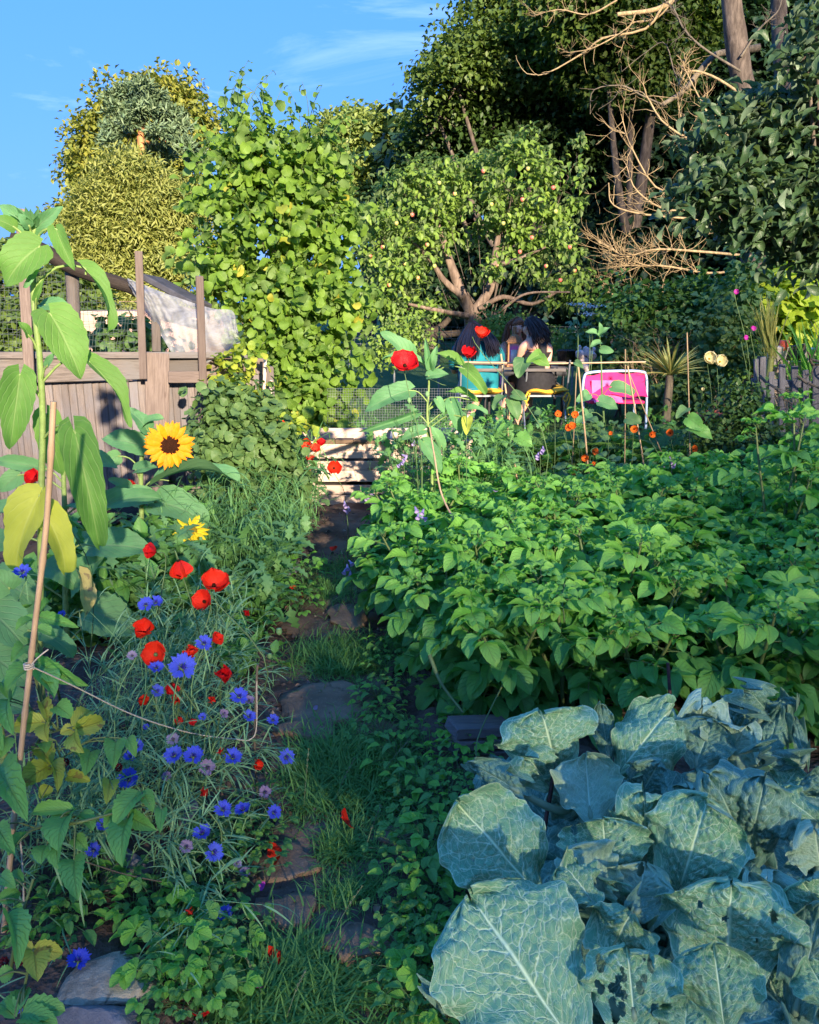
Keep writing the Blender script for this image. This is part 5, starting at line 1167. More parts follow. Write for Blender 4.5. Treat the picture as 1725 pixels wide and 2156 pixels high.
# ------------------------------------------------------------------ big leaves on stalks
def big_leaf(parent, A_, B_, T_, wpx, mats, tpl, hint=None, pr=.004, roll=0.):
    B_ = np.asarray(B_, float); T_ = np.asarray(T_, float); L_ = np.linalg.norm(T_ - B_); dist = np.linalg.norm((B_ + T_) / 2 - [0, 0, CAMZ])
    wd = wpx * dist * .95 / F; d = norm(T_ - B_); tc_ = norm(np.array([0, 0, CAMZ]) - B_); s_, d_, n_ = frame(d, tc_ + [0, 0, .6] if hint is None else hint)
    if roll: c1, s1 = math.cos(roll), math.sin(roll); s_, n_ = s_ * c1 + n_ * s1, n_ * c1 - s_ * s1
    V, Fq, A = tpl; V = V - V[0] * 0; w0 = V[:, 0].max() - V[:, 0].min(); l0 = V[-1, 1]; 
    Vs = V * [wd / w0, L_ / max(l0, .3), L_]; 
    ang = math.atan2(Vs[-1, 2], Vs[-1, 1]); ca, sa = math.cos(-ang), math.sin(-ang); Vs = np.stack([Vs[:, 0], Vs[:, 1] * ca - Vs[:, 2] * sa, Vs[:, 1] * sa + Vs[:, 2] * ca], -1)
    bag = Bag(); A = A.copy(); A[:, 2] = rng.random(); bag.add(Vs @ np.stack([s_, d_, n_], 1).T + B_, Fq, A, 0)
    if A_ is not None:
        A_ = np.asarray(A_, float); md = (A_ + B_) / 2 + [0, 0, .18 * np.linalg.norm(B_ - A_)]; tube(bag, curve([A_, md, B_, B_ + d * L_ * .12 - n_ * .002], 10), [pr * 1.2, pr * .8], 6, mi=1, cap=False)
    return part('leaf', bag, mats, parent)
def near_on(P, p): return P[np.argmin(np.linalg.norm(P - (p - [0, 0, .06]), axis=1))]
def bigplant(name, label, cat, stem_uv, Y, leaves, r=(.012, .008), dY=None, stem_m='sunstem', group=None):
    pts = [W(u, v, Y) for u, v in stem_uv]; g = pts[-1] * [1, 1, 0]; pts.append(g + [0, 0, .0]); P = curve(pts, 30)
    t = empty(name, g, label, cat, group); b = Bag(); tube(b, P, [r[1], r[0]], 10, bump=.06); part('stem', b, M[stem_m], t)
    for lf in leaves:
        b_, t_, wp = lf[:3]; mt = lf[3] if len(lf) > 3 else 'sunleaf'; dy = lf[4] if len(lf) > 4 else -.03; rl = lf[5] if len(lf) > 5 else rng.normal() * .25
        wp = wp * (.74 if Y == 4.6 else 1); Bp = W(*b_, Y + dy); Tp = W(*t_, Y + dy * 1.6); big_leaf(t, near_on(P, Bp), Bp, Tp, wp, [M[mt], M[stem_m]], T_SUNL[rng.integers(3)], roll=rl, pr=.0035)
    return t, P
s1, P1 = bigplant('sunflower_plant', 'tallest sunflower plant, unopened, with big hanging pale leaves at the left edge', 'sunflower plant',
    [(68, 478), (70, 540), (70, 618), (78, 702), (85, 770), (90, 890), (87, 1032), (85, 1256), (84, 1420)], 2.4, [
    ((84, 518), (20, 592), 84, 'sunleaf_light'), ((105, 660), (168, 792), 92, 'sunleaf_light'), ((92, 642), (152, 668), 45, 'sunleaf', .03), ((42, 788), (22, 938), 66, 'sunleaf_light'),
    ((176, 563), (221, 682), 34, 'sunleaf_light', 0, .7), ((118, 482), (153, 560), 34, 'sunleaf_light'), ((182, 757), (262, 884), 46, 'sunleaf_light', 0, .5), ((157, 908), (203, 1124), 72, 'sunleaf_light', -.08),
    ((98, 872), (125, 985), 58, 'sunleaf_light', .06), ((84, 1042), (34, 1194), 80, 'sunleaf_yellow', -.02), ((88, 1070), (131, 1192), 60, 'sunleaf_yellow', .02), ((66, 482), (8, 436), 36, 'sunleaf', 0, .4), ((74, 482), (130, 436), 30, 'sunleaf', 0, -.4), ((62, 476), (40, 452), 22, 'sunleaf'),
    ((30, 478), (-10, 462), 30, 'sunleaf_light'), ((72, 560), (52, 600), 16, 'sunleaf'), ((76, 630), (92, 590), 14, 'sunleaf_light'), ((100, 770), (118, 742), 16, 'sunleaf'), ((60, 706), (40, 680), 22, 'sunleaf_light')], r=(.011, .0075))
b = Bag(); 
for k in range(26):
    a = k * 2.4; rr = .3 + .7 * (k / 26); d = norm([math.cos(a) * rr, math.sin(a) * rr, 1.3 - .6 * rr]); s_, d_, n_ = frame(d, [math.cos(a), math.sin(a), .2]); b.add(*xf(leaf(.35, 4, 2, .4, .9, fold=.2, droop=-.4), np.stack([s_, d_, n_], 1), W(68, 484, 2.4), .055 + .02 * rng.random(), rng.random()))
part('bud', b, M['sunleaf'], s1)
s2, P2 = bigplant('sunflower_plant', 'budding sunflower plant with dark broad leaves low behind the bamboo cane', 'sunflower plant',
    [(138, 935), (134, 1001), (137, 1100), (138, 1270), (140, 1330)], 3.1, [
    ((215, 1068), (326, 1052), 44), ((200, 1150), (322, 1160), 78), ((150, 1232), (216, 1176), 70), ((-10, 1078), (85, 1112), 42), ((-20, 1140), (45, 1155), 60), ((-15, 1222), (66, 1262), 84), ((98, 1192), (156, 1236), 62), ((140, 1070), (184, 1074), 30),
    ((80, 1352), (148, 1376), 56), ((190, 1285), (285, 1330), 95, 'sunleaf', .0), ((84, 985), (0, 972), 32), ((180, 960), (245, 985), 40, 'sunleaf'), ((150, 1130), (120, 1165), 30), ((240, 1300), (330, 1400), 70, 'sunleaf', .1), ((130, 930), (110, 900), 26), ((146, 935), (170, 905), 26, 'sunleaf_light'),
    ((166, 1206), (176, 1302), 46, 'sunleaf_dead', -.12, .8), ((40, 1000), (5, 1030), 40), ((100, 1290), (60, 1340), 70)], r=(.014, .008))
s2b, _ = bigplant('sunflower_plant', 'low sunflower leaves with bluish cast hidden at the left edge beside the raspberry', 'sunflower plant',
    [(-30, 1240), (-25, 1300), (-20, 1400)], 2.2, [((-30, 1280), (58, 1372), 96), ((-20, 1380), (60, 1440), 90), ((70, 1330), (145, 1378), 55), ((-20, 1480), (60, 1500), 90), ((20, 1240), (-20, 1200), 60)], r=(.014, .01))
s3, P3 = bigplant('sunflower_plant', 'sunflower plant with the large open dark centred bloom in front of the fence post', 'sunflower plant',
    [(318, 930), (299, 960), (297, 1030), (299, 1120), (300, 1260), (302, 1320)], 3.9, [
    ((310, 905), (268, 862), 40), ((306, 940), (226, 925), 52), ((338, 1010), (486, 1020), 56, 'sunleaf', .0, .9), ((330, 1058), (424, 1102), 82), ((312, 1046), (220, 1064), 50), ((318, 1130), (380, 1128), 40), ((300, 1200), (246, 1226), 62), ((372, 1130), (432, 1190), 66),
    ((350, 1180), (420, 1235), 70, 'sunleaf', .1), ((300, 900), (340, 884), 30), ((285, 990), (330, 985), 34), ((270, 1030), (230, 1010), 30), ((330, 1240), (300, 1290), 70, 'sunleaf', .1), ((250, 960), (215, 975), 34)], r=(.015, .010))
def sunflower_head(t, c, ax, rad, dr, petal_m, disc_m, n=30, seed=0, ratio=.5):
    r2 = np.random.default_rng(seed); ax = norm(ax); s0 = norm(np.cross(ax, [0, 0, 1])); u0 = np.cross(s0, ax)
    ms = []
    for q in range(3):
        bb = Bag(); bb.add(*leaf(.30 + .05 * q, 6, 2, .45, .8, fold=-.25, droop=.3 + .3 * q, wave=.03, seed=q)); ms.append(bb.mesh('petal', M[petal_m]))
    rl = Vector(c) - rootof(t)
    for k in range(n):
        a = k * 2 * math.pi / n + r2.normal() * .09; lay = k % 2; d = norm(s0 * math.cos(a) + u0 * math.sin(a) + ax * (.10 + .22 * lay + r2.normal() * .13)); s_, d_, n_ = frame(d, ax)
        inst('petal', ms[r2.integers(3)], mat4(s_, d_, n_, np.array(rl) + d * dr * .8, rad * (.9 + .35 * r2.random()) - dr * .6), t)
    b = Bag()
    lathe(b, [(.0004, .014), (dr * .35, .016), (dr * .8, .012), (dr * 1.02, .004), (dr, -.01), (dr * .6, -.02), (0, -.022)], c, 26, axis=ax); o = part('disc', b, M[disc_m], t)
    b = Bag()
    for k in range(22):
        a = k * 2.4; d = norm(s0 * math.cos(a) + u0 * math.sin(a) - ax * .1); s_, d_, n_ = frame(d, ax); b.add(*xf(leaf(.45, 4, 2, .4, .9, fold=.2, droop=.5), np.stack([s_, d_, n_], 1), np.asarray(c) + d * dr * .7 - ax * .014, rad * .85, r2.random()))
    part('sepals', b, M['sunleaf_light'], t)
hc = W(357, 938, 3.78)
sunflower_head(s3, hc, [.45, -1, .10], 42 * mpp(3.8), 21 * mpp(3.8), 'petal_y', 'disc', 46, 1)
b = Bag(); tube(b, curve([P3[0], hc + [-.02, .06, 0], hc + [-.006, .026, 0]], 6), .009, 8); part('neck', b, M['sunstem'], s3)
s4, P4 = bigplant('sunflower_plant', 'smaller lemon sunflower with a drooping petal beside the red poppies', 'sunflower plant', [(402, 1122), (398, 1160), (395, 1230), (392, 1290)], 3.75, [((398, 1190), (440, 1240), 60), ((395, 1230), (350, 1262), 60)], r=(.008, .006))
sunflower_head(s4, W(402, 1118, 3.7), [.25, -.55, .80], 33 * mpp(3.7), 13 * mpp(3.7), 'petal_y2', 'disc_y', 20, 3)

s5, P5 = bigplant('sunflower_plant', 'young sunflower plant with soft grey green leaves between the bin and the seated people', 'sunflower plant',
    [(903, 770), (903, 820), (900, 870), (905, 930), (910, 1010)], 4.6, [
    ((864, 752), (804, 702), 56), ((884, 762), (816, 757), 34), ((862, 822), (779, 862), 66), ((872, 872), (760, 908), 26, 'sunleaf', 0, .6), ((892, 905), (850, 924), 38), ((972, 768), (924, 748), 34, 'sunleaf_light'), ((978, 776), (1018, 824), 42, 'sunleaf_light', -.1),
    ((1000, 845), (946, 828), 42, 'sunleaf_light'), ((950, 846), (968, 906), 44), ((985, 880), (982, 914), 34, 'sunleaf_yellow', -.1), ((902, 792), (944, 788), 34), ((903, 772), (896, 714), 20), ((984, 862), (1022, 872), 26), ((906, 775), (920, 730), 28), ((920, 840), (935, 870), 30), ((892, 930), (925, 990), 50), ((930, 940), (905, 900), 36)], r=(.010, .005))
# climbing beans on canes
ct = []
for k, (a, b_, r_, mt, lb) in enumerate((((1218, 772), (1240, 1010), .0065, 'bamboo', 'thick pale bean cane right of the yellow cushions'), ((1214, 785), (1205, 960), .004, 'bamboo_d', 'thin dark cane just behind the thick pale bean cane'), ((1317, 735), (1315, 960), .004, 'bamboo_d', 'upright dark cane in front of the pink chair'),
     ((1322, 770), (1360, 1010), .0055, 'bamboo', 'pale cane slanting right from the crossing at the pink chair'), ((1322, 778), (1395, 960), .004, 'bamboo_d', 'most slanted thin cane right of the pink chair'), ((1447, 700), (1452, 950), .0045, 'bamboo_d', 'lone brown cane in front of the spiky cordyline'),
     ((1055, 745), (1088, 1010), .0065, 'bamboo', 'pale bean cane between the two seated people'), ((1065, 850), (1075, 980), .004, 'bamboo_d', 'short dark cane beside the cane between the people'), ((555, 830), (545, 900), .004, 'bamboo_d', 'little brown cane at the foot of the hazel bush'), ((1540, 930), (1536, 1040), .003, 'bamboo_d', 'thin stick at the edge of the dark bush'))):
    Yc = 5.6 if u < 2000 else 5.6; b = Bag(); e = W(*b_, Yc); s_ = W(*a, Yc); e2 = s_ + (e - s_) * (s_[2] / max(s_[2] - e[2], .1)); tube(b, curve([s_, (s_ + e2) / 2 + [.004, 0, 0], e2], 9), r_, 7, bump=.08); solo('bean_cane', b, M[mt], lb, 'garden cane')
b = Bag(); tube(b, curve([W(960, 762, 5.55), W(1140, 765, 5.55), W(1360, 762, 5.55)], 12), .006, 7); solo('cross_cane', b, M['bamboo'], 'horizontal pale cane tied across the bean canes', 'garden cane')
bp = empty('bean_plant', W(1090, 1000, 5.5) * [1, 1, 0], 'climbing bean with pale heart leaves twined on the canes by the people', 'bean plant')
for (b_, t_, wp, mt) in (((1104, 757), (1092, 794), 40, 'nast'), ((1125, 752), (1156, 770), 30, 'sunleaf_light'), ((1140, 745), (1110, 762), 24, 'sunleaf_light'), ((1074, 842), (1090, 884), 34, 'nast'), ((1080, 830), (1110, 842), 24, 'nast'), ((1060, 835), (1040, 862), 28, 'nast'), ((1070, 890), (1040, 930), 36, 'cover'), ((1090, 920), (1120, 940), 36, 'cover'), ((1212, 762), (1228, 775), 16, 'nast'), ((1010, 905), (985, 900), 26, 'nast'), ((1320, 880), (1350, 890), 30, 'nast'), ((1446, 860), (1425, 880), 24, 'nast'), ((1450, 880), (1480, 905), 34, 'cover'), ((1452, 900), (1500, 925), 34, 'cover')):
    big_leaf(bp, None, W(*b_, 5.45), W(*t_, 5.4), wp, [M[mt], M['greenstem']], T_SUNL[0], roll=rng.normal() * .3)

# ------------------------------------------------------------------ poppies
def petal_mesh(seed, mt, wv=.10):
    b = Bag(); V, Fq, A = leaf(1.25, 8, 8, .58, .62, fold=0, droop=-.75, wave=0, seed=seed, curl=-.28); r2 = np.random.default_rng(seed); p = r2.random(4) * 6
    V = V.copy(); V[:, 2] += wv * A[:, 1] ** 2 * (np.sin(A[:, 0] * 6 + p[0]) * .6 + np.sin(A[:, 0] * 13 + p[1]) * .35 + np.sin(A[:, 1] * 11 + p[2]) * .3); V[:, 1] += .05 * np.sin(A[:, 0] * 9 + p[3]) * A[:, 1] ** 3
    b.add(V, Fq, A); return b.mesh('petal', M[mt])
PET = {m: [petal_mesh(s, m) for s in range(5)] for m in ('poppy', 'poppy_deep', 'orange', 'cream', 'violet', 'magenta', 'faded')}
def flower(name, cat, c, ax, rad, mt, label, n=4, cup=.6, ground=True, stem_r=.0022, group=None, disc='disc', seed=0, bend=0.1, lay=1, centre=True, root=None, pod=False):
    r2 = np.random.default_rng(seed + 77); c = np.asarray(c, float); ax = norm(ax)
    g = np.array([c[0] + r2.normal() * .08, c[1] + abs(r2.normal()) * .10, .05]) if root is None else np.asarray(root)
    t = empty(name, g, label, cat, group); s0 = norm(np.cross(ax, [.1, .2, 1])); u0 = np.cross(s0, ax)
    h = c[2] - g[2]; b = Bag(); mid = (g + c) / 2 + [r2.normal() * bend * h, r2.normal() * .05, .05 * h]
    tube(b, curve([g, mid, c - ax * .035 - [0, 0, .02], c], 14), stem_r, 5); part('stem', b, M['greenstem'], t)
    off = np.array(Vector(c) - t.location)
    for k in range(n):
        a = k * 2 * math.pi / n * (1 if lay == 1 else 1) + r2.normal() * .15; el = cup * (.7 + .6 * r2.random()); d = norm((s0 * math.cos(a) + u0 * math.sin(a)) + ax * el); s_, d_, n_ = frame(d, ax - d * .01)
        inst('petal', PET[mt][r2.integers(5)], mat4(s_, d_, n_, off + d * rad * .03, rad * 1.2 * (.9 + .25 * r2.random()) * np.array([1, 1, 1.])), t)
    if centre:
        b = Bag(); lathe(b, [(0, rad * .28), (rad * .12, rad * .26), (rad * .15, rad * .1), (rad * .05, 0)], c, 10, axis=ax); part('seed_head', b, M[disc], t)
    return t
def z4(x, y): return .340 * x, 1000.7 + .340 * y
def z5(x, y): return .340 * x, 1552.8 + .340 * y
POP = [ # u, v, z height or ('Y',depth), radius px, material, cup, axis, label
 (z4(1325, 692), .62, 32, 'poppy', .5, (.2, -.5, .8), 'large scarlet poppy, upper one of the touching pair above the blue flowers'),
 (z4(1270, 785), .60, 25, 'poppy', .4, (-.2, -.8, .5), 'scarlet poppy, lower one of the touching pair'),
 (z4(1105, 520), .66, 32, 'poppy', 1.6, (.3, -.3, -1), 'scarlet poppy hanging with folded petals right below the small sunflower'),
 (z4(970, 478), .66, 21, 'poppy_deep', 1.3, (-.6, -.5, .4), 'crumpled crimson poppy beside the hanging folded one'),
 (z4(900, 985), .56, 27, 'poppy', .9, (0, -.6, .8), 'scarlet cupped poppy above the widest open one'),
 (z4(968, 1110), .54, 29, 'poppy', .35, (0, -.9, .35), 'widest open poppy facing the viewer with green seed head'),
 (z4(1165, 1125), .55, 23, 'poppy', 1.4, (.5, -.3, .9), 'ragged red poppy just above the largest cornflower'),
 (z4(1320, 1030), .56, 19, 'poppy', 1.2, (.6, -.2, .5), 'red poppy half hidden behind a cornflower'),
 (z4(1065, 1280), .46, 20, 'poppy_deep', 2.2, (0, -.2, -1), 'wilted dark red poppy below the largest cornflower'),
 (z4(1375, 1255), .48, 25, 'poppy_deep', 1.2, (.3, -.5, .6), 'crumpled crimson poppy among the stems right of the cornflowers'),
 (z4(1100, 1400), .40, 17, 'poppy', 1.5, (0, -.5, .6), 'small red poppy deep in the stems over the twine'),
 (z4(915, 1405), .38, 17, 'poppy', 1.5, (-.4, -.5, .6), 'small red poppy deep in the stems left of the twine middle'),
 (z4(1305, 1400), .38, 12, 'poppy', 1.5, (.4, -.5, .6), 'tiny red poppy above the twine end'),
 (z4(1110, 1490), .34, 14, 'poppy', 2, (0, -.5, -.6), 'small red poppy touching the twine'),
 (z4(1185, 1505), .34, 12, 'poppy_deep', 2, (.4, -.5, -.6), 'dark red poppy petal head right of the twine middle'),
 (z4(810, 88), ('Y', 4.0), 21, 'poppy', 1.0, (0, -.7, .6), 'red poppy peeping over the sunflower leaf by its stem'),
 (z4(218, 35), ('Y', 2.9), 20, 'poppy_deep', .9, (0, -.7, .6), 'dark red poppy behind the bamboo cane top'),
 (z4(1570, 185), ('Y', 4.9), 13, 'poppy', 1.0, (0, -.7, .6), 'small red poppy pair of blooms left of the path, upper'),
 (z4(1590, 212), ('Y', 4.85), 11, 'poppy', 1.2, (.3, -.7, .6), 'small red poppy just below the upper one left of the path'),
 ((595, 895), ('Y', 5.3), 13, 'poppy', .7, (0, -.6, .8), 'lone orange red poppy in front of the yellow leaves'),
 ((648, 938), ('Y', 5.4), 14, 'poppy', .6, (-.2, -.8, .5), 'leftmost poppy of the cluster on the compost bin corner'),
 ((674, 937), ('Y', 5.35), 14, 'poppy_deep', .9, (.3, -.5, .8), 'dark poppy at the right of the cluster on the bin corner'),
 ((664, 950), ('Y', 5.3), 13, 'poppy', .5, (.1, -.6, .8), 'lower poppy of the cluster on the bin corner'),
 ((654, 972), ('Y', 5.35), 14, 'poppy_deep', 1.1, (.2, -.7, .5), 'crimson poppy below the bin corner cluster'),
 ((650, 990), ('Y', 5.35), 9, 'poppy', 1.1, (.2, -.7, .5), 'smallest poppy against the left bin post'),
 ((703, 986), ('Y', 5.2), 18, 'poppy', .5, (.2, -.9, .3), 'scarlet poppy in front of the pale bin slats'),
 ((618, 1242), ('Y', 3.9), 9, 'poppy', .8, (0, -.5, .8), 'tiny poppy over the strawberry leaves left of the path'),
 ((640, 1256), ('Y', 3.9), 9, 'poppy', .8, (0, -.5, .8), 'tiny poppy right of the other over the strawberry leaves'),
 ((515, 1292), ('Y', 3.3), 12, 'poppy_deep', 1.8, (.4, -.5, .3), 'faded dark poppy low on the bare soil'),
 ((853, 772), ('Y', 4.2), 28, 'poppy_deep', .25, (0, -.65, .75), 'big ruffled crimson poppy highest left of the seated people'),
 ((987, 750), ('Y', 4.3), 20, 'poppy_deep', .9, (0, -.7, .7), 'crimson cup shaped poppy in front of the teal shirt'),
 ((1010, 710), ('Y', 4.3), 19, 'poppy', .7, (.3, -.5, .8), 'scarlet poppy in front of the long black hair'),
 ((580, 1032), ('Y', 5.2), 7, 'poppy', .8, (0, -.6, .8), 'tiny red poppy among the grey green poppy leaves'),
 ((1248 / 2.94 + 0, 1668), .30, 14, 'poppy', 1.8, (.5, -.5, .3), 'red poppy lying low under the stems left of the path'),
 ((538, 1610), .18, 15, 'poppy', 1.0, (.6, -.6, .3), 'orange red poppy drooping at the path edge among cornflowers'),
 ((466, 1582), .34, 11, 'poppy_deep', 1.5, (0, -.6, .4), 'dark red poppy left of a cornflower near the twine corner'),
 ((402, 1918), .14, 14, 'poppy', 1.8, (0, -.6, .4), 'red poppy drooping low beside the ground cover'),
]
for k, (uv, z, rp_, mt, cup, ax, lb) in enumerate(POP):
    c = W(*uv, z[1]) if isinstance(z, tuple) else G(*uv, z); dist = np.linalg.norm(c - [0, 0, CAMZ])
    flower('poppy', 'poppy', c, ax, rp_ * dist * .97 / F * 1.0, mt, lb, n=9 if 'ruffled' in lb else (4 if cup < 1.5 else 3), cup=cup, seed=k, disc='greenstem' if 'seed head' in lb else 'disc')
# fallen petals
for k, (u, v, r_, mt, lb) in enumerate(((561, 1806, 20, 'poppy', 'curled orange red petal lying on the slab'), (742, 1742, 20, 'poppy', 'folded red petal standing in the grass of the path'), (560, 2030, 17, 'poppy', 'red petal caught in the lowest grass tuft'), (437, 2140, 17, 'poppy_deep', 'crimson petal on the soil at the bottom edge'), (552, 1872, 9, 'magenta', 'small pink petal below the curled one'), (550, 2080, 10, 'magenta', 'small pink petal above the lowest grass tuft'), (700, 1155, 8, 'poppy', 'tiny red petal far up the path'), (668, 1525 - 30, 5, 'faded', 'pale petal on the large slab'))):
    c = G(u, v, .03) + [0, 0, gh(*G(u, v, .03)[:2])]; s_, d_, n_ = frame(norm([rng.normal(), rng.normal(), .3]), [rng.normal() * .5, -.4, 1]); b = Bag(); me = PET[mt][k % 5]
    o = bpy.data.objects.new('fallen_petal', me); o.matrix_world = mat4(s_, d_, n_, c, r_ * 2 * np.linalg.norm(c - [0, 0, CAMZ]) / F); link(o); props(o, lb, 'petal')

# ------------------------------------------------------------------ cornflowers
def corn_head(seed, mt):
    r2 = np.random.default_rng(seed); b = Bag()
    for k in range(11):
        a = k * 2 * math.pi / 11 + r2.normal() * .1; el = .45 + .25 * r2.random(); base = norm([math.cos(a), math.sin(a), el]); 
        for q in range(5):
            a2 = a + (q - 2) * .13 + r2.normal() * .03; d = norm([math.cos(a2), math.sin(a2), el + .18 * math.sin(q * 2.1)]); s_, d_, n_ = frame(d, [0, 0, 1]); b.add(*xf(leaf(.24, 4, 2, .72, .7, fold=.2, droop=.2), np.stack([s_, d_, n_], 1), base * .18, .95 * (.8 + .3 * r2.random()), r2.random()), 0)
    for k in range(22):
        a = k * 2.4; d = norm([math.cos(a) * .55 * r2.random(), math.sin(a) * .55 * r2.random(), 1]); s_, d_, n_ = frame(d, [1, 0, 0]); V, Fq, A = xf(leaf(.16, 3, 2, .6, .7), np.stack([s_, d_, n_], 1), [0, 0, .05], .55 + .2 * r2.random(), r2.random()); A[:, 1] *= .2; b.add(V, Fq, A, 0)
    lathe(b, [(0, .10), (.20, .02), (.26, -.25), (.20, -.5), (.06, -.62), (0, -.64)], (0, 0, 0), 8, mi=1)
    return b.mesh('flower_head', [M[mt], M['greenstem']])
CH = {'blue': [corn_head(s, 'blue') for s in range(4)], 'faded': [corn_head(s + 9, 'faded') for s in range(2)]}
CO = [ (z4(143, 607), .72, 15, 'blue', 'single cornflower left of the bamboo cane'), (z4(388, 865), .60, 8, 'blue', 'small violet cornflower right of the cane by the withered leaf'),
 (z4(905, 805), .60, 14, 'blue', 'left cornflower of the adjoining pair below the withered leaf level'), (z4(965, 795), .60, 14, 'blue', 'right cornflower of the adjoining pair under the hanging poppy'),
 (z4(1262, 1045), .56, 15, 'blue', 'cornflower between the twin poppies and the ragged poppy'), (z4(968, 1200), .52, 14, 'blue', 'cornflower left of the largest one, under the open poppy'),
 (z4(1125, 1195), .54, 25, 'blue', 'largest cornflower, directly below the ragged poppy'), (z4(970, 1340), .44, 12, 'blue', 'loose cornflower beside the wilted dark poppy'),
 (z4(1480, 1375), .44, 16, 'blue', 'cornflower left of the string bend, upper'), (z4(1540, 1400), .42, 11, 'faded', 'half faded cornflower touching the one by the string bend'),
 (z4(1382, 1480), .38, 9, 'faded', 'purple budding cornflower above the twine'), (z4(1540, 1500), .38, 13, 'blue', 'cornflower just above the twine end'), (z4(1690, 1520), .22, 11, 'blue', 'cornflower rightmost over the kerb stones'),
 (z4(908, 1560), .32, 6, 'blue', 'tiny dark cornflower bud under the twine'), (z4(1255, 1500), .36, 8, 'blue', 'half open cornflower at the twine'), (z4(850, 1680), .34, 12, 'blue', 'cornflower behind the green raspberry leaf tip'),
 (z4(805, 1745), .30, 11, 'blue', 'dark cornflower in shade right of the raspberries'), (z4(1082, 1738), .32, 17, 'blue', 'left cornflower of three in a row below the twine'), (z4(1198, 1745), .32, 18, 'blue', 'middle cornflower of three in a row below the twine'),
 (z4(1440, 1755), .28, 17, 'blue', 'right cornflower of three in a row below the twine'), (z4(1285, 1810), .28, 14, 'faded', 'pale faded cornflower below the three in a row'), (z4(1075, 1640), .34, 12, 'faded', 'faded cornflower above the three in a row'),
 (z4(820, 1120), .54, 9, 'faded', 'withered white cornflower left of the open poppy'), (z5(800, 260), .28, 18, 'blue', 'broad cornflower above the raspberry leaves'), (z5(1380, 450), .20, 15, 'blue', 'left cornflower of a pair low at the path edge'),
 (z5(1508, 455), .18, 15, 'blue', 'right ragged cornflower of the pair low at the path edge'), (z5(1695, 468), .12, 13, 'blue', 'cornflower out over the path grass'), (z5(1253, 600), .18, 16, 'blue', 'starry cornflower above the lowest bright one'),
 (z5(1320, 712), .15, 16, 'blue', 'lowest bright cornflower of the patch beside bare soil'), (z5(1150, 680), .17, 12, 'faded', 'white and purple faded cornflower beside the starry one'), (z5(1035, 245), .26, 9, 'faded', 'small faded cornflower right of the broad one'),
 (z5(1515, 840), .06, 10, 'faded', 'mauve faded cornflower lying on the soil'), (z5(1640, 340), .12, 11, 'faded', 'faded cornflower near the drooping orange poppy'), (z5(1400, 1095), .08, 14, 'blue', 'cornflower fallen towards the path near the slab'),
 (z5(485, 1390), .10, 18, 'blue', 'ragged violet blue cornflower above the limestone block'), (z5(640, 550), .26, 12, 'blue', 'shaded cornflower behind the raspberry cane'), (z5(580, 700), .20, 12, 'blue', 'very dark cornflower under the raspberry leaves'),
 (z5(150, 1710), .06, 8, 'blue', 'tiny violet cornflower at the bottom left corner'), ((602, 1596), .14, 15, 'blue', 'cornflower on the grass of the path'), ((498, 1840 - 20), .12, 9, 'faded', 'grey faded cornflower under the soil edge')]
crng = np.random.default_rng(5)
for k, (uv, z, rp_, mt, lb) in enumerate(CO):
    c = G(*uv, z); dist = np.linalg.norm(c - [0, 0, CAMZ]); rad = rp_ * dist / F * 1.12
    lean = (.0 + .35 * (uv[0] > 430)); g = np.array([c[0] - .05 - lean * .5 * (z + .1) - .05 * crng.random(), c[1] + .12 * crng.normal() * .4 + .05, .05])
    t = empty('cornflower', g, lb, 'cornflower'); h = c[2] - g[2]; ax = norm([.1 + lean * .6 + crng.normal() * .25, -.55 + crng.normal() * .2, .8])
    P = curve([g, g * .5 + c * .5 + [-.02, 0, abs(h) * .12 + .03], c - ax * .03, c - ax * rad * .5], 12); b = Bag(); tube(b, P, [.0022, .0014], 4)
    ii = np.arange(1, 11); D = norm(np.gradient(P, axis=0)[ii] + crng.normal(size=(10, 3)) * [.03, .03, .02]); D = norm(D * .8 + crng.normal(size=(10, 3)) * .5); 
    scatter(b, T_LIN[0], D, unitr(10) * .3 + [0, 0, 1], P[ii], .05 + .05 * crng.random(10), mi=1); part('stem', b, [M['cornleaf'], M['cornleaf']], t)
    s_ = norm(np.cross(ax, [0.3, .1, 1])); u_ = np.cross(s_, ax); u_ = np.cross(ax, s_); inst('flower_head', CH[mt][k % len(CH[mt])], mat4(s_, u_, ax, np.array(Vector(c) - t.location), rad), t)
# the mass of cornflower stems and leaves
b = Bag(); NS = 620
ys = 1.45 + 1.75 * rng.random(NS); xs = np.interp(ys, PATH[:, 1], PATH[:, 0]) - .34 - .76 * rng.random(NS) ** .8; 
mk = (xs > -1.12) & ~((ys < 1.75) & (xs < -.62)); xs, ys = xs[mk], ys[mk]
for x, y in zip(xs, ys):
    nearp = np.interp(y, PATH[:, 1], PATH[:, 0]) - x; h = (.14 + .24 * rng.random()) * (.5 + .7 * min(1, (y - 1.3) / 1.2)) * (.5 if nearp < .46 else 1); ln = .08 + .14 * rng.random()
    P = curve([[x, y, .04], [x + ln * .3 + rng.normal() * .03, y + rng.normal() * .04 - .03, .04 + h * .6], [x + ln * .8 + rng.normal() * .05, y - .06 + rng.normal() * .08, .04 + h]], 9); tube(b, P, [.0018, .001], 3, cap=False)
    n = 15; ii = rng.integers(1, 9, n); T_ = norm(np.gradient(P, axis=0)[ii]); D = norm(T_ * .9 + rng.normal(size=(n, 3)) * .45); scatter(b, T_LIN[rng.integers(2)], D, unitr(n) * .4 + [0, 0, 1], P[ii], .055 + .06 * rng.random(n))
part('cornflower_foliage', b, M['cornleaf'], kind='stuff')
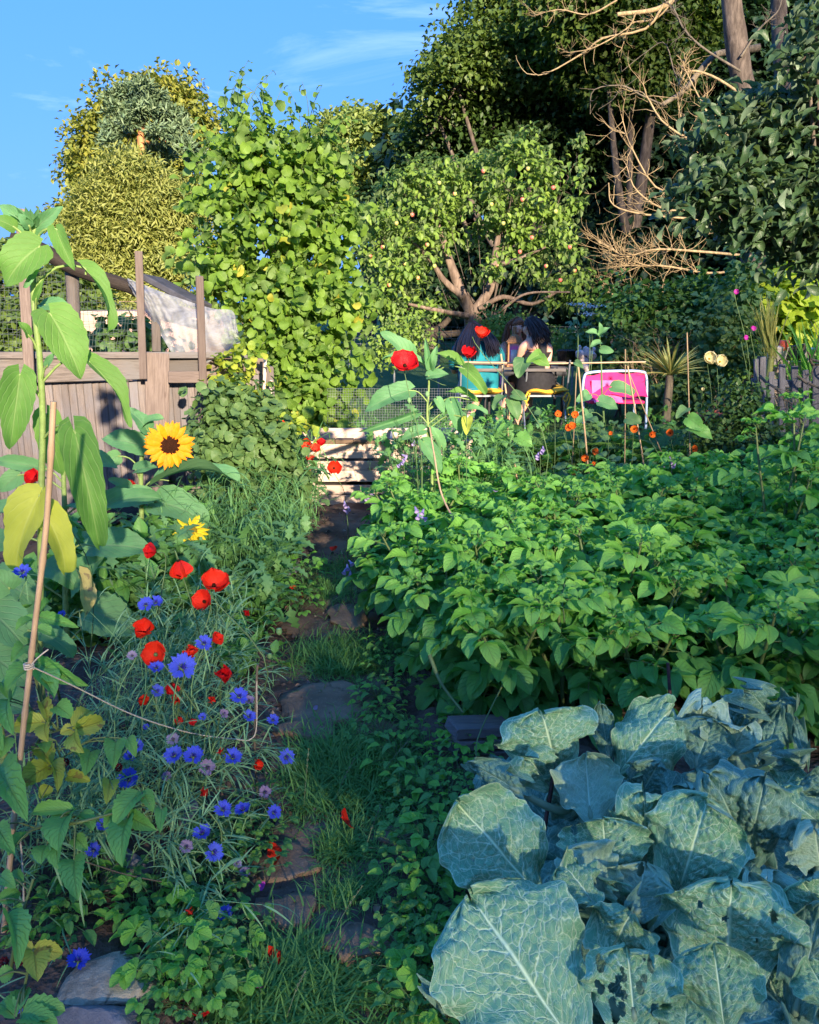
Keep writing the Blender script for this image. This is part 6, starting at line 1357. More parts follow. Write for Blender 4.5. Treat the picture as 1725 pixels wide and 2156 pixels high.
# poppy leaves and stems further back on both sides
b = Bag()
def mass(b, N, fy, fx, hmin, hmax, tpl, ls, n=9, mi=0, sp=.12, wide=.6):
    for k in range(N):
        y = fy(); x = fx(y); h = hmin + (hmax - hmin) * rng.random(); P = curve([[x, y, .04], [x + rng.normal() * sp * .4, y, .04 + h * .6], [x + rng.normal() * sp, y + rng.normal() * sp * .6, .04 + h]], 8); tube(b, P, [.0024, .0012], 3, cap=False, mi=mi)
        ii = rng.integers(0, 8, n); D = norm(np.gradient(P, axis=0)[ii] * .6 / .02 * .02 + unitr(n) * wide + [0, 0, .2]); scatter(b, tpl[rng.integers(len(tpl))], D, unitr(n) * .3 + [0, 0, 1], P[ii], ls * (.6 + .8 * rng.random(n)), mi=mi)
T_LOB = [leaf(.5, 8, 2, .45, .8, serr=.6, fold=.1, droop=.6 + .5 * i, seed=i) for i in range(2)]
mass(b, 260, lambda: 3.2 + 2.6 * rng.random(), lambda y: np.interp(y, PATH[:, 1], PATH[:, 0]) - .28 - .75 * rng.random(), .18, .46, T_LOB, .10, 10)
mass(b, 150, lambda: 3.6 + 2.0 * rng.random(), lambda y: np.interp(y, PATH[:, 1], PATH[:, 0]) - .24 - .45 * rng.random(), .35, .62, T_LIN, .12, 14)
mass(b, 150, lambda: 4.9 + 1.0 * rng.random(), lambda y: -.15 + .95 * rng.random(), .35, .75, T_LIN + T_LOB, .11, 12)
part('poppy_foliage', b, M['feather'], kind='stuff')
b = Bag(); mass(b, 260, lambda: 5.6 + 3.2 * rng.random(), lambda y: .2 + (y * .62) * rng.random(), .15, .42, T_LOB + T_OVAL, .085, 10); mass(b, 140, lambda: 6.7 + 2 * rng.random(), lambda y: -.9 + 1.4 * rng.random(), .1, .3, T_LOB + T_OVAL, .08, 9)
mass(b, 160, lambda: 2.9 + 1.5 * rng.random(), lambda y: np.interp(y, PATH[:, 1], PATH[:, 0]) - .30 - .45 * rng.random(), .06, .20, T_OVAL, .05, 10)
mass(b, 150, lambda: 3.2 + 1.5 * rng.random(), lambda y: -1.0 - .7 * rng.random() * y * .3, .1, .4, T_OVAL, .10, 10)
part('undergrowth', b, M['cover'], kind='stuff')

# seed pods
for k, (u, v, r_, lb) in enumerate(((345, 1235, 5, 'round green poppy pod below the sunflower leaves'), (490, 1296, 5, 'grey green poppy pod over bare soil'), (568, 1382, 6, 'pale egg shaped poppy pod near the large slab'), (588, 1330, 7, 'larger pale poppy pod left of the path'), (900, 830, 5, 'upright poppy bud beside the big crimson poppy'), (862, 843, 5, 'nodding poppy bud under the big crimson poppy'), (866, 905, 5, 'nodding poppy bud above the compost bin'), (250, 1197, 6, 'round pale pod left of the withered leaf'), (383, 1158, 5, 'blue green pod in front of the small sunflower'), (423, 1135, 4, 'second blue green pod in front of the small sunflower'))):
    Y_ = 4.3 if u > 700 else (3.4 if v < 1300 else 2.9); c = W(u, v, Y_); g = np.array([c[0] + .03, c[1] + .03, .05]); b = Bag(); tube(b, curve([g, (g + c) / 2 + [.03, 0, .02], c], 9), .0016, 4); r_m = r_ * mpp(Y_)
    t = empty('poppy_pod', g, lb, 'seed pod'); part('stem', b, M['greenstem'], t); b = Bag(); lathe(b, [(0, -r_m * 1.2), (r_m * .7, -r_m * .7), (r_m, .1 * r_m), (r_m * .8, r_m * .9), (r_m * .9, r_m), (0, r_m * 1.2)], c, 9); part('pod', b, M['cornleaf'], t)

# ------------------------------------------------------------------ small flowers further back
for k, ((x, y), lb) in enumerate((((103, 1145), 'orange nasturtium flower under the yellow cushion tie'), ((210, 1150), 'orange nasturtium flower on the thin dark cane'), ((160, 1230), 'orange nasturtium flower, left of a close pair'), ((190, 1218), 'orange nasturtium flower, right of a close pair'), ((578, 1238), 'orange nasturtium flower on the slanting pale cane'), ((685, 1272), 'orange nasturtium flower between the slanting canes'), ((803, 1262), 'orange nasturtium flower among the fern fronds'), ((940, 1362), 'largest orange nasturtium flower near the lone cane'), ((330, 1375), 'orange nasturtium flower right of the thick cane foot'), ((277, 1418), 'deep orange nasturtium flower on the thick cane'), ((325, 1450), 'tiny orange nasturtium flower beside the thick cane'), ((200, 1500), 'orange nasturtium flower left of the thick cane foot'), ((340, 1552), 'pale orange nasturtium flower lowest over the potatoes'), ((430, 1262), 'small orange nasturtium bud among round leaves'), ((895, 1440), 'orange nasturtium flower beside the violet bells'))):
    u, v = (1650 + .4928 * x) / 1.449, (700 + .4928 * y) / 1.449; c = W(u, v, 5.45)
    flower('nasturtium_flower', 'nasturtium', c, (rng.normal() * .3, -1, .3), 8.5 * mpp(5.45) * (.6 if ('tiny' in lb or 'bud' in lb) else 1), 'orange', lb, n=5, cup=.45, seed=k + 200, disc='disc', root=c * [1, 1, 0] + [0, .05, .1])
VI = [((885, 935), 'violet penstemon spike highest, over the right bin slats'), ((850, 968), 'violet penstemon spike in front of the bin centre post'), ((990, 1040), 'violet penstemon bells above a red dot, left of three'), ((1013, 1042), 'small violet penstemon bell, middle of three'), ((1032, 1042), 'violet penstemon bell, right of three'), ((780, 1045), 'violet penstemon bells against the lowest bin slat'), ((735, 1195), 'violet penstemon bells leaning over the path'), ((850, 1288), 'single violet bell inside the potato leaves'), ((880, 1080), 'violet penstemon bells at the left of the potato bed'), ((1410, 975), 'violet penstemon bells below the bean canes'), ((1138, 952), 'violet penstemon bell before the ferns'), ((728, 1066), 'violet penstemon bells low by the bin foot')]
for k, ((u, v), lb) in enumerate(VI):
    Y_ = 4.6 if v < 1070 else 3.7; c0 = W(u, v, Y_); g = np.array([c0[0], c0[1] + .04, .05]); t = empty('penstemon', g, lb, 'penstemon'); b = Bag(); tube(b, curve([g, (g + c0) / 2 + [.01, 0, 0], c0 + [0, 0, .03]], 8), .002, 4); part('stem', b, M['greenstem'], t)
    n = 1 if 'single' in lb or 'small' in lb else 4
    for q in range(n):
        bb = Bag(); c = c0 + [rng.normal() * .02, rng.normal() * .01, .018 * (q - n / 2) + .01]; ax = norm([rng.normal() * .6, -.7, -.5]); lathe(bb, [(0, -.012), (.003, -.01), (.0055, 0), (.0075, .014), (.0125, .022), (.013, .023)], c, 8, axis=ax); part('bell', bb, M['violet'], t)
for k, ((u, v), mt, r_, lb) in enumerate((((1493, 756), 'cream', 14, 'cream dahlia with darker centre, left of the pair'), ((1515, 762), 'cream', 14, 'cream dahlia, brighter right one of the pair'), ((1550, 616), 'magenta', 6, 'magenta pea flower high on the hedge'), ((1585, 693), 'magenta', 6, 'magenta pea flower beside the dry grass plume'), ((1568, 712), 'magenta', 6, 'lowest magenta pea flower of the three'), ((1410, 990), 'cream', 9, 'white pea flower below the bean canes'), ((1480, 745 + 75), 'cream', 4, 'tiny cream bud under the dahlias'))):
    c = W(u, v, 6.6); flower('dahlia' if mt == 'cream' and r_ > 10 else 'pea_flower', 'dahlia' if mt == 'cream' and r_ > 10 else 'pea flower', c, (rng.normal() * .2, -1, .35), r_ * mpp(6.6), mt, lb, n=12 if r_ > 10 else 5, cup=.5, seed=300 + k, disc='disc_y', root=c * [1, 1, 0] + [0, .1, 0])

# ------------------------------------------------------------------ ferns, cordyline, nasturtium leaves
def frond(seed, L_=.7):
    r2 = np.random.default_rng(seed); t = np.linspace(0, 1, 22); dr = 1.1; P = np.stack([0 * t, L_ * np.sin(dr * t) / dr, -L_ * (1 - np.cos(dr * t)) / dr], -1); bs = []
    for i in range(2, 22):
        w = .17 * math.sin(math.pi * (i / 22) ** .7) + .015
        for sd in (-1, 1):
            d = norm([sd, .28, -.1]); s_, d_, n_ = frame(d, [0, .3 * i / 22, 1]); bs.append(xf(leaf(.22, 5, 2, .3, .8, serr=.4, fold=.1, droop=.4), np.stack([s_, d_, n_], 1), P[i], w, r2.random()))
    b = Bag(); b.add(*combine(bs)); tube(b, P, [.004, .001], 4, cap=False); return b.mesh('frond', M['fern'])
FR = [frond(s) for s in range(2)]
for k, (u, v, Y, s, lb) in enumerate(((1110, 960, 6.9, 1.0, 'fern left of centre below the seated woman in black'), (1170, 970, 6.8, 1.1, 'fern in the middle before the yellow cushions'), (1385, 930, 6.5, 1.15, 'fern with tall arching fronds under the cordyline'), (1420, 950, 6.3, 1.0, 'fern right of the slanting canes'), (1300, 960, 6.9, .9, 'fern behind the round nasturtium leaves'), (1225, 960, 7.2, .9, 'fern behind the thick pale cane'), (1350, 900, 6.9, 1.1, 'upright fern beneath the pink chair'))):
    c = W(u, v, Y) * [1, 1, 0]; t = empty('fern', c, lb, 'fern')
    for q in range(11):
        a = q * 2.4; d = norm([math.cos(a), math.sin(a), 1.5 + .5 * rng.random()]); s_, d_, n_ = frame(d, [-math.cos(a), -math.sin(a), .9]); inst('frond', FR[q % 2], mat4(s_, d_, n_, (0, 0, .03), s * (.85 + .3 * rng.random())), t)
c = W(1411, 790, 8.6); cd = empty('cordyline', c * [1, 1, 0], 'spiky cordyline with a burst of yellow green blades on a short trunk', 'cordyline'); b = Bag(); tube(b, [c * [1, 1, 0], c * [1, 1, .5], c], [.05, .04], 8, bump=.2); part('trunk', b, M['branch_grey'], cd)
bb = Bag(); bb.add(*leaf(.055, 6, 2, .3, .6, fold=.3, droop=.35)); sm = bb.mesh('blade', M['spiky'])
for k in range(90):
    a = rng.random() * 6.28; e = .15 + 1.5 * rng.random(); d = norm([math.cos(a), math.sin(a) * .8, e]); s_, d_, n_ = frame(d, [-d[0] * .3, -d[1] * .3 - .3, 1]); inst('blade', sm, mat4(s_, d_, n_, np.array(Vector(c) - cd.location), .42 * (.7 + .5 * rng.random())), cd)
bb = [Bag(), Bag()]; 
for q in range(2): bb[q].add(*T_ROUND[q])
NM = [x.mesh('leaf', M['nast']) for x in bb]
def nast_plant(c, lb, n=26, H=.45, sp=.25, sz=.085):
    t = empty('nasturtium_plant', c, lb, 'nasturtium', 'nasturtium plants around the bean canes'); sb = Bag()
    for q in range(n):
        p = np.array([rng.normal() * sp, rng.normal() * sp, .06 + H * rng.random()]); d = norm([rng.normal(), rng.normal(), .1]); s_, d_, n_ = frame(d, norm([rng.normal() * .35, -.6 + rng.normal() * .3, 1])); s = sz * (.6 + .6 * rng.random())
        inst('leaf', NM[q % 2], mat4(s_, d_, n_, p - d * s * .5, s), t); tube(sb, curve([[0, 0, 0], p * [.7, .7, .4], p], 6), .002, 3, cap=False)
    part('stem', sb, M['greenstem'], t, local=True); return t
for k, (u, v, Y, H, lb) in enumerate(((1250, 960, 5.8, .40, 'nasturtium with round leaves right of the thick pale cane'), (1300, 960, 6.0, .42, 'nasturtium with round leaves under the pink chair'), (1350, 985, 5.7, .34, 'nasturtium with round leaves at the slanting cane feet'), (1215, 985, 6.0, .36, 'nasturtium with round leaves left of the thick cane'), (1260, 900, 6.8, .55, 'tall nasturtium climbing in front of the pink chair'), (1330, 880, 7.0, .5, 'nasturtium leaves directly against the pink canvas'), (1420, 985, 5.6, .36, 'nasturtium with bluish leaves near the lone cane'), (1120, 985, 5.6, .36, 'nasturtium with broad leaves below the bean cane'), (1170, 1010, 5.4, .34, 'nasturtium low in front of the ferns'), (1480, 985, 5.6, .36, 'nasturtium before the terracotta pot'))):
    nast_plant(W(u, v, Y) * [1, 1, 0] + [0, 0, .0], lb, H=H)

# ------------------------------------------------------------------ bamboo cane, twine, raspberries
b = Bag(); cp = curve([W(113, 845, 1.75), W(98, 1100, 1.74), (W(72, 1330, 1.72)), W(55, 1480, 1.7), W(38, 1640, 1.66), W(14, 1890, 1.6), W(5, 2000, 1.58)], 60); r = np.full(60, .0066)
for q in range(4, 60, 9): r[q] = .0082
tube(b, cp, r, 10); cane = solo('bamboo_cane', b, M['bamboo'], 'thick bamboo cane leaning at the left with twine knotted round it', 'garden cane')
def Y_at(u, v): return cp[np.argmin([abs(((CAMZ - p[2]) * 0) + (p[0] / p[1]) - ray(u, v)[0] / ray(u, v)[1]) + abs((p[2] - CAMZ) / p[1] - ray(u, v)[2] / ray(u, v)[1]) for p in cp])][1]
b = Bag(); k0 = W(61, 1405, Y_at(61, 1405) - .004); rr = [k0 + [.010 * math.cos(a), .010 * math.sin(a), .0025 * a / 3 - .005] for a in np.linspace(0, 18, 50)]; tube(b, rr, .0022, 5)
tube(b, curve([k0 + [.01, 0, 0], W(150, 1442, 1.80), W(280, 1505, 1.93), W(400, 1543, 2.05), W(500, 1557, 2.12), W(527, 1557, 2.15), W(540, 1530, 2.17), W(541, 1425, 2.2)], 70), .0019, 5, bump=.3)
tube(b, curve([k0, k0 + [.03, -.01, .03], k0 + [.05, 0, .045]], 8), .0017, 5); solo('twine', b, M['twine'], 'pale twine sagging from the bamboo cane across the cornflowers', 'twine')
b = Bag(); tube(b, curve([W(536, 1560, 2.19), W(541, 1420, 2.2), W(543, 1400, 2.2)], 6), .004, 6); g = W(536, 1560, 2.19); tube(b, [g * [1, 1, 0], g], .004, 6); solo('twine_stake', b, M['branch_grey'], 'slim grey stick holding the far end of the twine', 'stick')
b = Bag(); k1 = W(30, 1762, Y_at(30, 1762) - .004); tube(b, curve([k1, W(42, 1770, 1.58), W(48, 1830, 1.585), W(50, 1903, 1.59)], 20), .0022, 5, bump=.3); solo('loose_twine', b, M['twine'], 'loose end of twine dangling from the lower bamboo cane', 'twine')
b = Bag(); tube(b, curve([W(170, 1812, 1.6), W(280, 1845, 1.65), W(420, 1870, 1.7)], 12), .0017, 4); solo('lower_twine', b, M['branch_grey'], 'dull lower string running through the shaded stems', 'twine')
b = Bag(); tube(b, curve([W(440, 1110, 4.3), W(437, 1200, 4.1), W(433, 1312, 3.9) * [1, 1, 0]], 10), .006, 6); solo('bamboo_cane', b, M['bamboo'], 'short thin bamboo cane rising behind the paired poppies', 'garden cane')
b = Bag(); tube(b, curve([W(525, 1140, 4.3), W(520, 1190, 4.2), W(514, 1230, 4.1) * [1, 1, 0]], 10), .004, 6); solo('dry_stalk', b, M['branch_grey'], 'bare grey stalk with yellow leaves by the currant bush', 'stalk')

def rasp(name, label, zh, leaves, canes, gpos):
    t = empty(name, gpos, label, 'raspberry plant'); b = Bag(); P = []
    for pts, r_ in canes:
        c_ = curve([G(u, v, z) for (u, v, z) in pts], 16); P.append(c_); tube(b, c_, r_, 6)
    P = np.concatenate(P); part('cane', b, M['potato_stem'], t)
    for (b_, t_, wp, mt) in leaves:
        Bp = G(*b_, zh(b_[1])); Tp = G(*t_, zh(b_[1]) - .02 * rng.random()); a = P[np.argmin(np.linalg.norm(P - Bp, axis=1))]
        if np.linalg.norm(a - Bp) > .22: a = Bp + (a - Bp) * .2 / np.linalg.norm(a - Bp)
        big_leaf(t, a, Bp, Tp, wp, [M[mt], M['potato_stem']], T_RASP[rng.integers(3)], pr=.0018, roll=rng.normal() * .3)
    return t
g_, y_ = 'rasp', 'rasp_y'
def R4(*a): return [(z4(*b_), z4(*t_), w * .34, m) for b_, t_, w, m in a]
def R5(*a): return [(z5(*b_), z5(*t_), w * .34, m) for b_, t_, w, m in a]
rasp('raspberry_plant', 'raspberry plant with yellowing leaf clusters below the twine knot', lambda v: .58 - .0006 * (v - 1400), R4(
    ((265, 1530), (105, 1560), 130, y_), ((300, 1520), (255, 1420), 80, y_), ((285, 1540), (300, 1640), 100, y_), ((462, 1560), (555, 1475), 110, y_), ((460, 1575), (645, 1520), 120, y_), ((470, 1590), (520, 1705), 120, y_), ((450, 1570), (375, 1600), 80, y_),
    ((190, 1190), (38, 1320), 140, g_), ((210, 1200), (330, 1370), 190, g_), ((240, 1160), (520, 1290), 130, g_), ((230, 890), (140, 910), 70, g_), ((250, 880), (470, 940), 80, g_), ((240, 860), (310, 800), 40, g_), ((210, 900), (110, 960), 70, g_), ((60, 1380), (0, 1300), 110, g_), ((60, 1400), (90, 1600), 130, g_), ((350, 1430), (440, 1500), 120, g_), ((150, 1060), (70, 1150), 90, g_), ((0, 1560), (20, 1700), 90, g_), ((230, 950), (340, 1000), 80, g_))
    , [([(130, 1500, .1), (120, 1450, .35), (90, 1400, .5), (70, 1340, .55)], [.005, .003]), ([(60, 1640, .1), (80, 1560, .35), (130, 1535, .5)], [.005, .003]), ([(60, 1400, .2), (70, 1330, .5), (80, 1290, .62)], [.005, .002])], G(90, 1560, .05))
rasp('raspberry_plant', 'raspberry plant with bright deeply veined leaves in the lower left', lambda v: .40 - .00045 * (v - 1600), R5(
    ((-10, 200), (160, 500), 200, g_), ((-10, 560), (85, 720), 120, g_), ((300, 180), (140, 300), 150, y_), ((310, 170), (350, 320), 90, y_), ((310, 160), (240, 60), 120, y_), ((430, 480), (370, 690), 200, g_), ((480, 490), (565, 570), 110, g_), ((450, 450), (225, 470), 90, g_), ((790, 520), (765, 775), 150, g_), ((800, 490), (962, 575), 110, g_), ((860, 350), (720, 540), 150, g_), ((880, 340), (945, 455), 90, g_), ((700, 460), (650, 560), 80, g_), ((1005, 450), (990, 585), 75, g_),
    ((460, 760), (478, 1000), 150, g_), ((290, 670), (260, 775), 120, g_), ((210, 1320), (230, 1505), 150, y_), ((215, 1310), (375, 1335), 110, y_), ((205, 1310), (105, 1330), 90, y_), ((95, 1700), (165, 1555), 120, g_), ((150, 1720), (375, 1700), 150, g_), ((90, 1730), (0, 1660), 100, g_), ((130, 1740), (330, 1790), 120, g_), ((0, 1010), (125, 960), 90, g_), ((50, 1090), (100, 1410), 130, g_), ((560, 90), (530, 230), 120, g_), ((720, 30), (700, 190), 130, g_), ((790, 10), (835, 110), 80, g_),
    ((680, 270), (660, 405), 100, y_), ((420, 240), (545, 270), 80, y_), ((300, 300), (250, 380), 80, y_), ((240, 40), (280, 90), 100, g_), ((0, 860), (90, 930), 90, g_), ((380, 640), (370, 800), 110, g_), ((30, 0), (0, 120), 90, g_), ((0, 1480), (80, 1450), 90, g_), ((60, 720), (170, 600), 70, g_), ((420, 60), (500, 130), 90, g_), ((470, 620), (540, 700), 90, g_), ((140, 900), (60, 860), 90, g_))
    , [([(30, 1780, .1), (70, 1745, .3), (150, 1735, .36), (230, 1715, .36), (330, 1690, .36)], [.005, .0025]), ([(20, 2050, .05), (40, 1950, .2), (70, 1850, .3)], [.005, .003]), ([(10, 2150, .0), (40, 2120, .1), (60, 2040, .2)], [.004, .003]), ([(120, 1680, .1), (130, 1620, .35), (118, 1560, .42)], [.003, .002])], G(40, 1850, .05))
for k, (u, v, lb) in enumerate(((250, 1616, 'ripe red raspberry hanging above the cornflowers'), (138, 1605, 'dark red raspberry beside the bamboo cane'), (8, 2026, 'red raspberry at the left edge low down'), (40, 2024, 'second red raspberry beside the one at the left edge'))):
    c = G(u, v, .35 if v < 1800 else .2); b = Bag()
    for q in range(26):
        a = q * 2.4; zz = 1 - q / 13; rr = math.sqrt(max(0, 1 - zz * zz * .9)); rock(b, c + np.array([math.cos(a) * rr * .008, math.sin(a) * rr * .008, zz * .009]), (.006, .006, .006), q, 1, 0)
    solo('raspberry', b, M['poppy_deep'], lb, 'raspberry')

# ------------------------------------------------------------------ low plants along the path
SB = [Bag(), Bag()]
for q in range(2):
    bs = []
    for a in (-1.0, 0, 1.0): d = norm([math.sin(a), math.cos(a), .05]); s_, d_, n_ = frame(d, [0, -.1, 1]); bs.append(xf(T_STRAW[q], np.stack([s_, d_, n_], 1), [0, 0, 0], 1.0 if a == 0 else .88, rng.random()))
    SB[q].add(*combine(bs))
SM = [[SB[q].mesh('leaf', M[m]) for q in range(2)] for m in ('cover_l', 'cover')]
OV = [];
for m_ in ('cover', 'cover_l'):
    bb = Bag(); bb.add(*leaf(.62, 7, 4, .35, .8, base=.25, serr=.08, fold=.25, droop=.7, wave=.03)); OV.append(bb.mesh('leaf', M[m_]))
def low_proto(name, kind, n, H, sp, sz, label, loc, group):
    t = empty(name, loc, label, 'strawberry plant' if kind == 0 else 'weed', group); sb = Bag()
    for q in range(n):
        a = q * 2.4; rr = sp * math.sqrt((q + .5) / n); p = np.array([rr * math.cos(a), rr * math.sin(a), H * (1.1 - .6 * q / n) * (.8 + .4 * rng.random())]); d = norm([math.cos(a), math.sin(a), .05]); s_, d_, n_ = frame(d, norm([rng.normal() * .3, -.25 + rng.normal() * .3, 1]))
        s = sz * (.7 + .5 * rng.random()); me = SM[0 if rng.random() < .7 else 1][q % 2] if kind == 0 else (OV[q % 2] if kind == 1 else SM[1][q % 2]); inst('leaf', me, mat4(s_, d_, n_, p, s), t); tube(sb, curve([[0, 0, 0], p * [.5, .5, .7], p], 6), .0012, 3, cap=False)
    part('stem', sb, M['greenstem'], t, local=True); return t
lp = [low_proto('strawberry_plant', 0, 12, .09, .11, .036, 'strawberry plant beside the sleepers at the cabbage corner', G(1010, 1600, .05), 'low strawberry plants along the path edge'),
      low_proto('broad_leaved_weed', 1, 18, .06, .10, .036, 'leafy weed on the path edge below the kerb stones', G(885, 1650, .05), 'low weeds along the path edge'),
      low_proto('clover_plant', 2, 22, .05, .12, .022, 'small clover patch beside the broad dark slab', G(870, 1930, .05), 'clover plants along the path edge')]
spots = []
def rowspots(pts, kinds, n, jit, names):
    P = curve([(*p, 0) for p in pts], n)
    for k in range(n): spots.append((P[k][0] + rng.normal() * jit, P[k][1] + rng.normal() * jit, kinds[k % len(kinds)], names))
rowspots([(970, 1570), (950, 1700), (930, 1850), (940, 2000), (930, 2150)], (0, 1, 0, 2, 2, 1), 20, 24, 'right of the path')
rowspots([(890, 1560), (890, 1680), (890, 1830), (890, 1990), (880, 2130)], (2, 1, 2, 2, 2), 12, 22, 'at the right rim of the path')
rowspots([(300, 1880), (360, 1960), (400, 2050), (330, 2000)], (1, 0, 1, 1), 10, 28, 'in the lower left by the limestone')
rowspots([(420, 1900), (450, 2020), (380, 2100), (420, 2140)], (2, 2, 0), 10, 22, 'at the left rim of the path')
rowspots([(560, 1300), (600, 1260), (640, 1240), (590, 1210)], (0, 0, 1), 8, 22, 'far up left of the path')
rowspots([(470, 1800), (505, 1760), (530, 1720), (500, 1850)], (2, 2), 7, 14, 'on the soil under the cornflowers')
rowspots([(60, 2000), (150, 1950), (220, 1880), (100, 1900)], (1, 2, 1), 8, 20, 'in the shade under the raspberries')
rowspots([(840, 1500), (850, 1430), (800, 1380), (810, 1540)], (1, 2, 1), 8, 18, 'under the overhanging potato leaves')
KN = [('strawberry plant', 'strawberry_plant'), ('leafy weed', 'broad_leaved_weed'), ('clover plant', 'clover_plant')]
LOWP = {}
for k, (u, v, kd, nm) in enumerate(spots):
    c = G(u, v, .04); t = copy_tree(lp[kd]); t.location = (c[0], c[1], .035 + gh(c[0], c[1]) * .5); t.rotation_euler = (rng.normal() * .1, rng.normal() * .1, rng.random() * 6); s = .7 + .45 * rng.random(); t.scale = (s, s, s)
    t['group'] = 'low %ss %s' % (KN[kd][0], nm); LOWP.setdefault((kd, nm), []).append(t)
NTH = ['nearest the viewer', 'second nearest', 'third nearest', 'fourth nearest', 'fifth nearest', 'sixth nearest', 'seventh nearest', 'eighth nearest', 'ninth nearest', 'tenth nearest', 'eleventh nearest', 'twelfth nearest', 'thirteenth nearest', 'fourteenth nearest', 'fifteenth nearest']
for (kd, nm), ts in LOWP.items():
    for q, t in enumerate(sorted(ts, key=lambda o: o.location.y)): t['label'] = 'low %s %s, %s' % (KN[kd][0], nm, NTH[min(q, 14)]) if len(ts) > 1 else 'low %s %s' % (KN[kd][0], nm)

# ------------------------------------------------------------------ grass
b = Bag()
GP = [((720, 1600), .20, 1700, .12), ((760, 1660), .20, 1700, .12), ((700, 1640), .18, 1200, .11), ((800, 1620), .16, 900, .11), ((700, 1380), .20, 1500, .11), ((740, 1400), .16, 900, .12), ((690, 1250), .22, 1200, .10), ((720, 1200), .2, 900, .1), ((720, 1790), .065, 600, .10), ((785, 1800), .04, 130, .08), ((720, 1885), .07, 380, .08), ((780, 1870), .06, 260, .075), ((620, 2080), .13, 1500, .12), ((560, 2110), .12, 1200, .12), ((690, 2070), .07, 250, .09), ((620, 2150), .12, 700, .10), ((850, 2080), .08, 300, .08), ((640, 1715), .06, 200, .07), ((800, 1740), .05, 160, .07), ((860, 2140), .15, 500, .10), ((530, 2050), .06, 200, .08), ((780, 1560), .15, 500, .10)]
for (u, v), r_, n, h in GP:
    c = G(u, v, .0); n = int(n * 1.0); P = np.stack([c[0] + rng.normal(size=n) * r_ * .5, c[1] + rng.normal(size=n) * r_ * .55, np.zeros(n)], -1); P[:, 2] = gh(P[:, 0], P[:, 1]) - .002; dd = unitr(n); D = norm(dd * [.75, .75, .2] + [0, 0, .75]); U = norm(-dd * [1, 1, 0] + [0, 0, .5])
    ti = rng.integers(0, 4, n); s = h * .85 * (.45 + .8 * rng.random(n))
    for q in range(4): m_ = ti == q; scatter(b, T_BLADE[q], D[m_], U[m_], P[m_], s[m_])
n = 700; y = 1.2 + 4.6 * rng.random(n) ** 1.2; x = np.interp(y, PATH[:, 1], PATH[:, 0]) + rng.normal(size=n) * .25; P = np.stack([x, y, gh(x, y)], -1); dd = unitr(n); scatter(b, T_BLADE[1], norm(dd * [.9, .9, .2] + [0, 0, .6]), norm(-dd + [0, 0, 1]), P, .05 * (.4 + rng.random(n)))
n = 4500; P = np.stack([-3.2 + 6.5 * rng.random(n), 7.3 + 6 * rng.random(n) ** 1.5, np.full(n, .01)], -1); dd = unitr(n); scatter(b, T_BLADE[0], norm(dd * [.5, .5, .1] + [0, 0, 1]), norm(-dd + [0, 0, .3]), P, .10 * (.5 + rng.random(n)))
part('grass', b, M['grass'], kind='stuff')
b = Bag()
for (u, v, u2, v2, z) in ((825, 2090 - 80, 905, 2110, .1), (735, 1480, 790, 1560, .12), (700, 1700, 745, 1600, .15), (760, 1820, 800, 1700, .15), (560, 2120, 520, 2020, .13), (690, 1990, 760, 1870, .13), (800, 1640, 860, 1560, .16), (600, 2156, 640, 2050, .1), (640, 1700, 650, 1580, .15)):
    a = G(u, v, .02); c = W(u2, v2, a[1] + .05); P = curve([a, (a + c) / 2 + [0, 0, .01], c], 10); tube(b, P, .0008, 3, cap=False)
    for q in range(5, 10): scatter(b, T_OVAL[0], unitr(5) * .4 + norm(c - a), unitr(5), np.repeat(P[q][None], 5, 0), .008)
part('grass_seed_heads', b, M['seed'], kind='stuff')
b = Bag()
for k in range(260):
    y = 1.1 + 3.5 * rng.random() ** 1.5; x = np.interp(y, PATH[:, 1], PATH[:, 0]) + rng.normal() * .25; z = gh(x, y) + .006
    if k % 2: s_, d_, n_ = frame(norm([rng.normal(), rng.normal(), .1]), [rng.normal() * .3, 0, 1]); b.add(*xf(T_OVAL[k % 3], np.stack([s_, d_, n_], 1), [x, y, z], .015 + .02 * rng.random(), rng.random()))
    else: a = rng.random() * 6; L_ = .03 + .06 * rng.random(); tube(b, curve([[x, y, z], [x + L_ * math.cos(a) * .5, y + L_ * math.sin(a) * .5, z + .008], [x + L_ * math.cos(a), y + L_ * math.sin(a), z]], 4), .0010, 3)
M['litter'] = leafmat('dry_litter', (.13, .075, .045), (.24, .15, .09), trans=.1, vs=.1); part('leaf_litter', b, M['litter'], kind='stuff')
# ------------------------------------------------------------------ table, chairs, people
YP = 9.3
def PX(u, v, dy=0): return W(u, v, YP) + [0, dy, 0]
pm = mpp(YP)
tb = empty('patio_table', PX(1130, 906, .55) * [1, 1, 0], 'slatted wooden table on black scrolled iron legs in front of the seated people', 'table')
zt = W(1130, 772, YP + .55)[2]; x0, x1 = PX(1030, 772, .55)[0], PX(1205, 772, .55)[0]
for k in range(7):
    b = Bag(); y = YP + .28 + k * .09; beam(b, [x0, y, zt], [x1, y, zt], .08, .025, (0, 0, 1), .004); part('slat', b, M['rail'], tb, False)
for xx in (x0 + .04, x1 - .04):
    for yy_ in (YP + .3, YP + .8):
        b = Bag(); tube(b, [[xx, yy_, 0], [xx, yy_, zt - .02]], .018, 8); part('leg', b, M['iron'], tb)
b = Bag()
for xx in (x1 - .04,):
    for s in (-1, 1):
        tube(b, [[xx - .12 + .09 * math.cos(a) * (1 - a / 14), YP + .29, zt - .15 + s * .07 + .07 * math.sin(a) * (1 - a / 14)] for a in np.linspace(0, 10, 30)], .008, 5)
